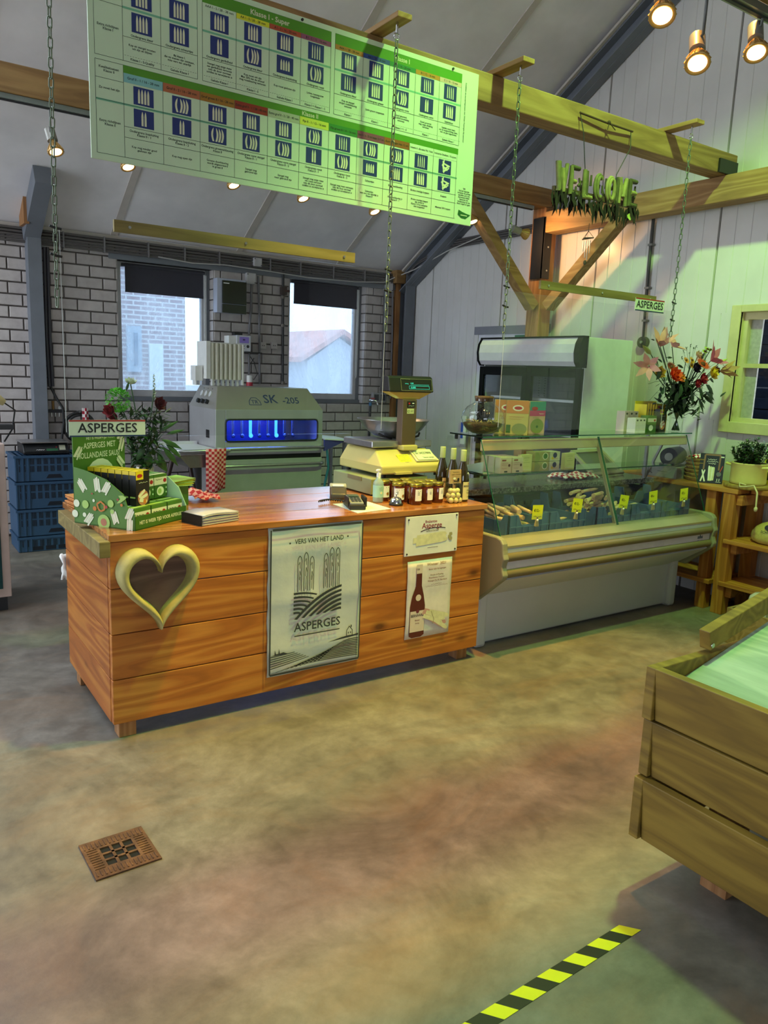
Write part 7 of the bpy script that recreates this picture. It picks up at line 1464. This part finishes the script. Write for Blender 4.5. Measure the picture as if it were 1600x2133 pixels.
MB().tube([(n0.x, 3.385, n0.z), (n0.x+.01, 3.36, n0.z-.1), (3.62, 3.34, 2.83), (3.63, 3.345, 2.70)], .0028, 6).build('hanging_wire', BLACK, ws_); MB().tube([(n1.x, 3.385, n1.z), (n1.x-.02, 3.36, n1.z-.1), (3.90, 3.34, 2.84), (3.89, 3.345, 2.70)], .0028, 6).build('hanging_wire', BLACK, ws_); MB().tube([(n0.x-.01, 3.38, n0.z+.005), ((n0.x+n1.x)/2, 3.37, (n0.z+n1.z)/2-.003), (n1.x+.01, 3.38, n1.z+.005)], .006, 7).build('twig', mat('4a3220', .8), ws_)
mx, mz = (n0.x+n1.x)/2, (n0.z+n1.z)/2
MB().ball((mx, 3.365, mz), .012, 8, 6).build('knot', mat('3a2618', .8), ws_); MB().tube([(mx, 3.362, mz), (mx-.02, 3.355, mz-.045)], .003, 5).build('ribbon_tail', mat('3a2618', .8), ws_); MB().tube([(mx, 3.362, mz), (mx+.05, 3.355, mz-.035)], .003, 5).build('ribbon_tail', mat('3a2618', .8), ws_)
# wind chime under the wall plate
c = FX(1225, 497, 5.04); wc = thing('wind_chime', 'small wooden wind chime hanging below the welcome sign', 'wind chime', (5.04, c.y, c.z-.2)); M_WC = mat('4a4030', .7)
MB().tube([(5.04, c.y, 2.868), (5.04, c.y, c.z+.05)], .0025, 5).build('cord', M_WC, wc)
tri = [(5.04, c.y-.06, c.z), (5.04, c.y+.06, c.z), (5.0, c.y, c.z)]
for i in range(3): MB().tube([tri[i], tri[(i+1) % 3]], .005, 6).build('frame_bar', M_WC, wc); MB().tube([tri[i], (5.04, c.y, c.z+.06)], .002, 5).build('cord', M_WC, wc)
for k, (dy, L) in enumerate(((-.035, .10), (-.012, .15), (.012, .13), (.035, .08))): MB().tube([(5.03, c.y+dy, c.z), (5.03, c.y+dy, c.z-.02)], .0012, 4).build('cord', M_WC, wc); MB().tube([(5.03, c.y+dy, c.z-.02), (5.03, c.y+dy, c.z-.02-L)], .004, 6).build('chime_rod', SCREW, wc)
MB().ball((5.03, c.y+.005, c.z-.19), .014, 8, 6, (1, 1, 1.4)).build('striker', M_WC, wc)
# ================================================================== spotlights with reflector bulbs
M_SOCK = mat('8c8880', .4, .3); M_BULB = mat('c09858', .35, .5, .1, 20); M_GLOW = mat((1.0, .62, .24), .5, 0, 0, 9, 0, .5, 14.0)
def spotlight(rail, head, aim, label, watts=14, group='beam spotlights', cone=70):
    rail, head, aim = Vector(rail), Vector(head), Vector(aim); d = (aim-head).normalized(); r = thing('spotlight', label, 'spotlight', tuple(rail), 0, group)
    MB().tube([rail, Vector((rail.x, rail.y, head.z+.09)), head-d*.10], .006, 8).build('stem', mat('5a5a58', .4, .5), r)
    MB().cyl(head-d*.12, head-d*.045, .030, 16).build('socket', M_SOCK, r)
    Mt = Matrix.Translation(head) @ d.to_track_quat('Z', 'Y').to_matrix().to_4x4()
    b = MB().lathe([(.016, -.05), (.020, -.03), (.036, 0), (.046, .022), (.047, .03), (.042, .031), (.034, .026)], n=24).xf(Mt); bo = b.build('reflector', M_BULB, r)
    for k in range(16):
        a = 2*PI*k/16; p = [Vector((rr*math.cos(a), rr*math.sin(a), z)) for rr, z in ((.022, -.028), (.038, 0), (.048, .024))]; MB().tube([Mt @ q for q in p], .0022, 4).build('fin', M_BULB, bo)
    MB().lathe([(0, .030), (.020, .030), (.034, .027)], n=20).xf(Mt).build('lens', M_GLOW, r)
    if watts: lamp('spotlight_beam', 'SPOT', tuple(head+d*.04), watts, WARM, tuple(aim), .03, cone, .6)
LA = [(114, 308, 'on the far beam crossed by the left chain'), (265, 340, 'peeking below the lower left corner of the chart'), (485, 379, 'second peeking below the chart from the left'), (630, 407, 'third peeking below the chart from the left'), (779, 435, 'just left of the chain under the chart'), (984, 456, 'half hidden by the lower right corner of the chart')]
for k, (px, py, l) in enumerate(LA):
    h = FY(px, py, 5.17); spotlight((h.x-.02, 5.17, 3.056), (h.x, 5.17, h.z), (h.x+.35, 4.2, .6), 'warm spotlight ' + l, 10)
h = FY(1092, 486, 5.03); spotlight((h.x+.03, 5.17, 3.056), tuple(h), (5.32, 4.93, 2.68), 'warm spotlight aimed at the knee brace beside the post', 20, cone=140)
LD = [(1380, 22, 'at the top edge of the picture above the rafter'), (1453, 122, 'largest and nearest, in the top right corner'), (1575, 100, 'furthest right, below the corner beam')]
for px, py, l in LD:
    h = FY(px, py, 1.97); spotlight((h.x+.02, 1.97, 3.056), (h.x, 1.97, h.z), (h.x-.55, 1.45, 1.7), 'warm spotlight ' + l, 0)
    lamp('spotlight_beam', 'SPOT', (h.x, 1.97, h.z-.05), 9, AMBER, (h.x-.25, 2.4, 0), .04, 105, .8)
# ================================================================== bouquets
def petal_ring(b, c, ax, n, L, W_, open_, a0=0.0, curl=.3):
    c, ax = Vector(c), Vector(ax).normalized(); t = Vector((1, 0, 0)) if abs(ax.x) < .8 else Vector((0, 1, 0)); e1 = ax.cross(t).normalized(); e2 = ax.cross(e1)
    for k in range(n):
        a = a0+2*PI*k/n; o = e1*math.cos(a)+e2*math.sin(a); d = ax*math.cos(open_)+o*math.sin(open_); leaf(b, c+o*.004, d, o.cross(ax).cross(d), L, W_, curl)
def rose(par, c, ax, r, m, name='rose_head'):
    b = MB()
    for n, L, o, a in ((4, .7, .15, 0), (5, .85, .45, .5), (6, 1.0, .8, .2), (6, 1.05, 1.15, .7)): petal_ring(b, c, ax, n, r*L, r*.9, o, a, -.25)
    return b.build(name, m, par)
def lily(par, c, ax, L, m, open_=.75, name='lily'):
    b = MB(); petal_ring(b, c, ax, 6, L, L*.42, open_, .2, .25); o = b.build(name, m, par); return o
def bud(par, c, ax, L, m, name='lily_bud'):
    c, ax = Vector(c), Vector(ax).normalized(); return MB().tube([c, c+ax*L*.3, c+ax*L*.7, c+ax*L], [.004, L*.13, L*.11, .003], 8).build(name, m, par)
def gerbera(par, c, ax, r, m, name='gerbera'):
    b = MB(); petal_ring(b, c, ax, 18, r, r*.28, 1.25, 0, .1); o = b.build(name, m, par); MB().ball(Vector(c)+Vector(ax).normalized()*.004, r*.3, 10, 6).build('flower_eye', mat('5a3418', .8), o); return o
PK, ORF, YLF, CRM, PEA, PURP, LGR, MAR, BUDG = mat('d89888', .6, 0, .12, 20), mat('e0501c', .55, 0, .12, 20), mat('d8b020', .55), mat('a82838', .6), mat('d8b090', .6), mat('2c1c34', .6), mat('b0c048', .6), mat('8c3818', .6), mat('9a9c48', .6)
VX, VY = 4.895, 3.44
vs_ = thing('glass_vase', 'clear glass vase on the right end of the top glass shelf', 'vase', (VX, VY, TZ))
MB().lathe([(0, .002), (.045, .003), (.05, .01), (.046, .05), (.05, .12), (.062, .165), (.065, .168)], (VX, VY, TZ), 24).build('vase_glass', JARG, vs_)
for k in range(14): a_ = 2.4*k; MB().tube([(VX+.026*math.cos(a_), VY+.026*math.sin(a_), TZ+.008), (VX-.03*math.cos(a_), VY-.03*math.sin(a_), TZ+.17)], .0045, 6).build('cut_stem', M_LEAF, vs_)
bq = thing('bouquet', 'mixed bouquet with pink lilies and orange roses in the glass vase', 'bouquet', (VX, VY, TZ)); V = Vector((VX, VY, TZ+.17))
def Q(px, py, y=3.42): q = FY(px, py, y); return Vector((q.x, y, q.z))
def stem(par, p, m=M_LEAFD, r=.003, src=None):
    s = src or V; p = Vector(p); MB().tube([s-Vector((0, 0, .14)), s, s.lerp(p, .55)+Vector((0, 0, .01)), p], r, 6).build('stem', m, par)
FL = [('l', 1375, 722, 3.36, (-.25, -.5, .8), .115, PK, .5), ('l', 1400, 722, 3.42, (.3, -.5, .7), .10, PK, .9), ('l', 1352, 762, 3.34, (-.9, -.5, -.1), .10, PK, .6), ('l', 1480, 752, 3.40, (.3, -.7, .5), .12, mat('c86c78', .6, 0, .12, 20), .7), ('l', 1500, 773, 3.38, (1, -.3, .15), .11, mat('b89058', .6), .25),
      ('b', 1379, 712, 3.42, (0, -.1, 1), .085, mat('a87850', .6)), ('b', 1370, 715, 3.40, (-.4, 0, 1), .065, LGR), ('b', 1356, 738, 3.36, (-1, -.1, .5), .10, BUDG), ('b', 1497, 757, 3.40, (1, -.2, .45), .07, LGR),
      ('r', 1401, 783, 3.32, (-.1, -1, .35), .055, ORF), ('r', 1415, 787, 3.34, (.2, -1, .2), .036, mat('d88028', .6)), ('r', 1372, 777, 3.38, (-.4, -.8, .2), .042, YLF), ('r', 1480, 778, 3.34, (.3, -1, .2), .050, YLF), ('r', 1460, 790, 3.34, (.1, -1, .2), .042, CRM), ('r', 1450, 799, 3.33, (0, -1, .1), .032, CRM), ('r', 1446, 768, 3.38, (0, -1, .3), .040, PURP), ('r', 1453, 743, 3.42, (0, -.8, .6), .035, PEA), ('r', 1489, 773, 3.42, (.4, -.8, .2), .035, mat('6a1420', .6)),
      ('g', 1398, 765, 3.36, (-.1, -.8, .6), .038, MAR), ('g', 1463, 760, 3.36, (0, -.7, .7), .055, mat('c84820', .6)), ('g', 1429, 751, 3.40, (0, -.8, .5), .024, mat('d88c30', .6)), ('g', 1441, 751, 3.40, (.1, -.8, .5), .026, mat('d8a030', .6)), ('g', 1440, 760, 3.38, (.1, -.9, .2), .024, mat('d89028', .6)), ('g', 1473, 728, 3.42, (0, -.6, .8), .024, LGR), ('g', 1480, 729, 3.42, (.2, -.6, .8), .022, LGR), ('g', 1468, 733, 3.42, (-.2, -.6, .8), .020, LGR)]
random.seed(3)
for k_, px, py, y, ax, L, m, *ex in FL:
    y -= .13*max(0, min(1, (px-1440)/50)); p = Q(px, py, y); stem(bq, p); L *= 1.2
    if k_ == 'l': lily(bq, p, ax, L, m, ex[0])
    elif k_ == 'b': bud(bq, p, ax, L, m)
    elif k_ == 'r': rose(bq, p, ax, L, m)
    else: gerbera(bq, p, ax, L, m)
for px, py, y, dx, dz, L, W_ in ((1378, 768, 3.36, -.5, -.6, .10, .045), (1410, 760, 3.40, 1, -.2, .08, .025), (1362, 742, 3.38, .6, -.7, .09, .022), (1470, 800, 3.34, .7, -.5, .12, .05), (1476, 805, 3.36, .5, -.9, .13, .05), (1468, 815, 3.33, 1, -.45, .14, .04), (1465, 825, 3.35, 1, -.35, .14, .05), (1455, 832, 3.36, .7, -.9, .13, .035), (1450, 825, 3.32, 1, -.7, .15, .03), (1400, 830, 3.36, -1, -.35, .12, .03), (1395, 835, 3.4, -.6, -.9, .09, .025), (1388, 805, 3.36, -.7, -.5, .08, .04), (1385, 815, 3.34, -.9, -.2, .06, .03), (1425, 825, 3.30, .1, -1, .10, .05), (1412, 815, 3.30, -.3, -1, .10, .05), (1440, 812, 3.30, .3, -1, .11, .05), (1405, 800, 3.32, -.5, -.8, .10, .05), (1455, 805, 3.32, .6, -.8, .12, .05), (1430, 790, 3.32, 0, -1, .09, .05), (1420, 800, 3.31, -.2, -1, .10, .05), (1478, 788, 3.38, .8, -.4, .06, .03), (1387, 745, 3.4, 1, .1, .07, .018), (1380, 755, 3.38, -1, .4, .07, .02), (1364, 709, 3.42, -1, .15, .05, .012)):
    b = MB(); leaf(b, Q(px, py, y), (dx, -.25, dz), (0, -1, .3), L, W_, .2); b.build('leaf', M_LEAFD if random.random() < .7 else M_LEAF, bq)
b = MB()
for k in range(620):
    a = random.random()*2*PI; r = abs(random.gauss(0, .10)); z = V.z+random.uniform(-.03, .21)-.5*max(0, r-.1); p = Vector((VX+r*math.cos(a)-.02, VY-.02+r*.7*math.sin(a), z)); leaf(b, p, (random.uniform(-1, 1), random.uniform(-1, .4), random.uniform(-.4, .9)), (0, 0, 1), random.uniform(.045, .08), random.uniform(.02, .034), .2)
o = b.build('foliage', M_LEAFD, bq); o['kind'] = 'stuff'
b = MB()
for px, py in ((1430, 725), (1438, 720), (1445, 727), (1424, 733), (1450, 722), (1420, 745), (1436, 735)):
    p = Q(px, py, 3.42); b.tube([Q(1436, 770), p], .0012, 4)
    for j in range(5): leaf(b, p, (random.uniform(-1, 1), random.uniform(-.6, .2), random.uniform(-.6, 1)), (0, 0, 1), .018, .008, .1)
for px, py, mx_, my_ in ((1515, 770, 1500, 750), (1350, 800, 1365, 795), (1352, 835, 1375, 810), (1365, 845, 1380, 822)): b.tube([V+Vector((0, -.02, .05)), Q(1440 if px > 1420 else 1400, 790), Q(mx_, my_, 3.2 if px > 1480 else 3.42), Q(px, py, 3.2 if px > 1480 else 3.42)], .0012, 4)
o = b.build('filler_sprigs', M_LEAF, bq); o['kind'] = 'stuff'
# ---- left bouquet in a white vase on the counter
UX, UY = 1.142, 3.80
v2 = thing('white_vase', 'white vase on the counter behind the green display box', 'vase', (UX, UY, ZT)); MB().lathe([(0, 0), (.036, 0), (.038, .004), (.042, .185), (.040, .187), (.036, .17), (0, .16)], (UX, UY, ZT), 24).build('vase_body', mat('dcd8c4', .4), v2)
b2 = thing('bouquet', 'leafy bouquet with green hydrangea and red roses in the white vase', 'bouquet', (UX, UY, ZT+.16)); V2 = Vector((UX, UY, ZT+.19))
def S(px, py, y=3.8): q = FY(px, py, y); return Vector((q.x, y, q.z))
for px, py, y, ax, r, m in ((232, 856, 3.76, (-.8, -.6, .2), .038, mat('8c1420', .6)), (329, 842, 3.76, (.3, -.9, .2), .040, mat('5a0c18', .6)), (272, 800, 3.82, (0, -.3, 1), .034, mat('c8ccb8', .6)), (238, 868, 3.8, (-.6, -.7, 0), .026, mat('8c1420', .6))):
    p = S(px, py, y); stem(b2, p, M_LEAF, .003, V2); rose(b2, p, ax, r, m)
b = MB(); c = S(246, 833, 3.78); random.seed(8)
for k in range(420):
    d = Vector((random.gauss(0, 1), random.gauss(0, 1), random.gauss(0, 1))).normalized(); p = c+Vector((d.x*.05, d.y*.05, d.z*.048)); leaf(b, p, d+Vector((random.uniform(-.5, .5), random.uniform(-.5, .5), random.uniform(-.5, .5))), (0, 0, 1), .016, .013, .1)
o = b.build('hydrangea_head', mat('5cb02c', .55, 0, .15, 40), b2); o['kind'] = 'stuff'; stem(b2, c, M_LEAF, .003, V2)
p = S(321, 812, 3.82); g = MB()
for k in range(40): a = k*2.4; leaf(g, p+Vector((0, 0, -.05+.0032*k)), (math.cos(a)*.7, math.sin(a)*.7, .8), (0, 0, 1), .02*(1.1-k/50), .010, .1)
o = g.build('flower_spike', mat('a8b09c', .6), b2); o['kind'] = 'stuff'; stem(b2, p, M_LEAF, .003, V2)
b = MB()
for k in range(420):
    t_ = random.random(); z = V2.z+.0+t_*.27; w_ = .04+.095*t_; p = Vector((UX+random.uniform(-w_, w_)-.02*t_, UY+random.uniform(-.05, .05), z)); leaf(b, p, (random.uniform(-1, 1), random.uniform(-1, .3), random.uniform(-.3, 1)), (0, 0, 1), random.uniform(.04, .075), random.uniform(.014, .026), .2)
o = b.build('foliage', M_LEAF, b2); o['kind'] = 'stuff'
for px, py, dx, dz, L, W_ in ((335, 915, 1, -.4, .12, .03), (345, 905, 1, .3, .10, .02), (338, 930, .8, -.9, .13, .035), (325, 940, .6, -1, .12, .035), (310, 940, -.1, -1, .10, .05), (345, 925, 1, -.8, .11, .03), (330, 900, 1, .6, .12, .02), (318, 955, .9, -.8, .10, .025), (300, 930, -.5, -.9, .08, .04), (262, 815, .3, .9, .05, .015)):
    b = MB(); leaf(b, S(px, py, 3.75), (dx, -.2, dz), (0, -1, .3), L, W_, .25); b.build('leaf', M_LEAF, b2)
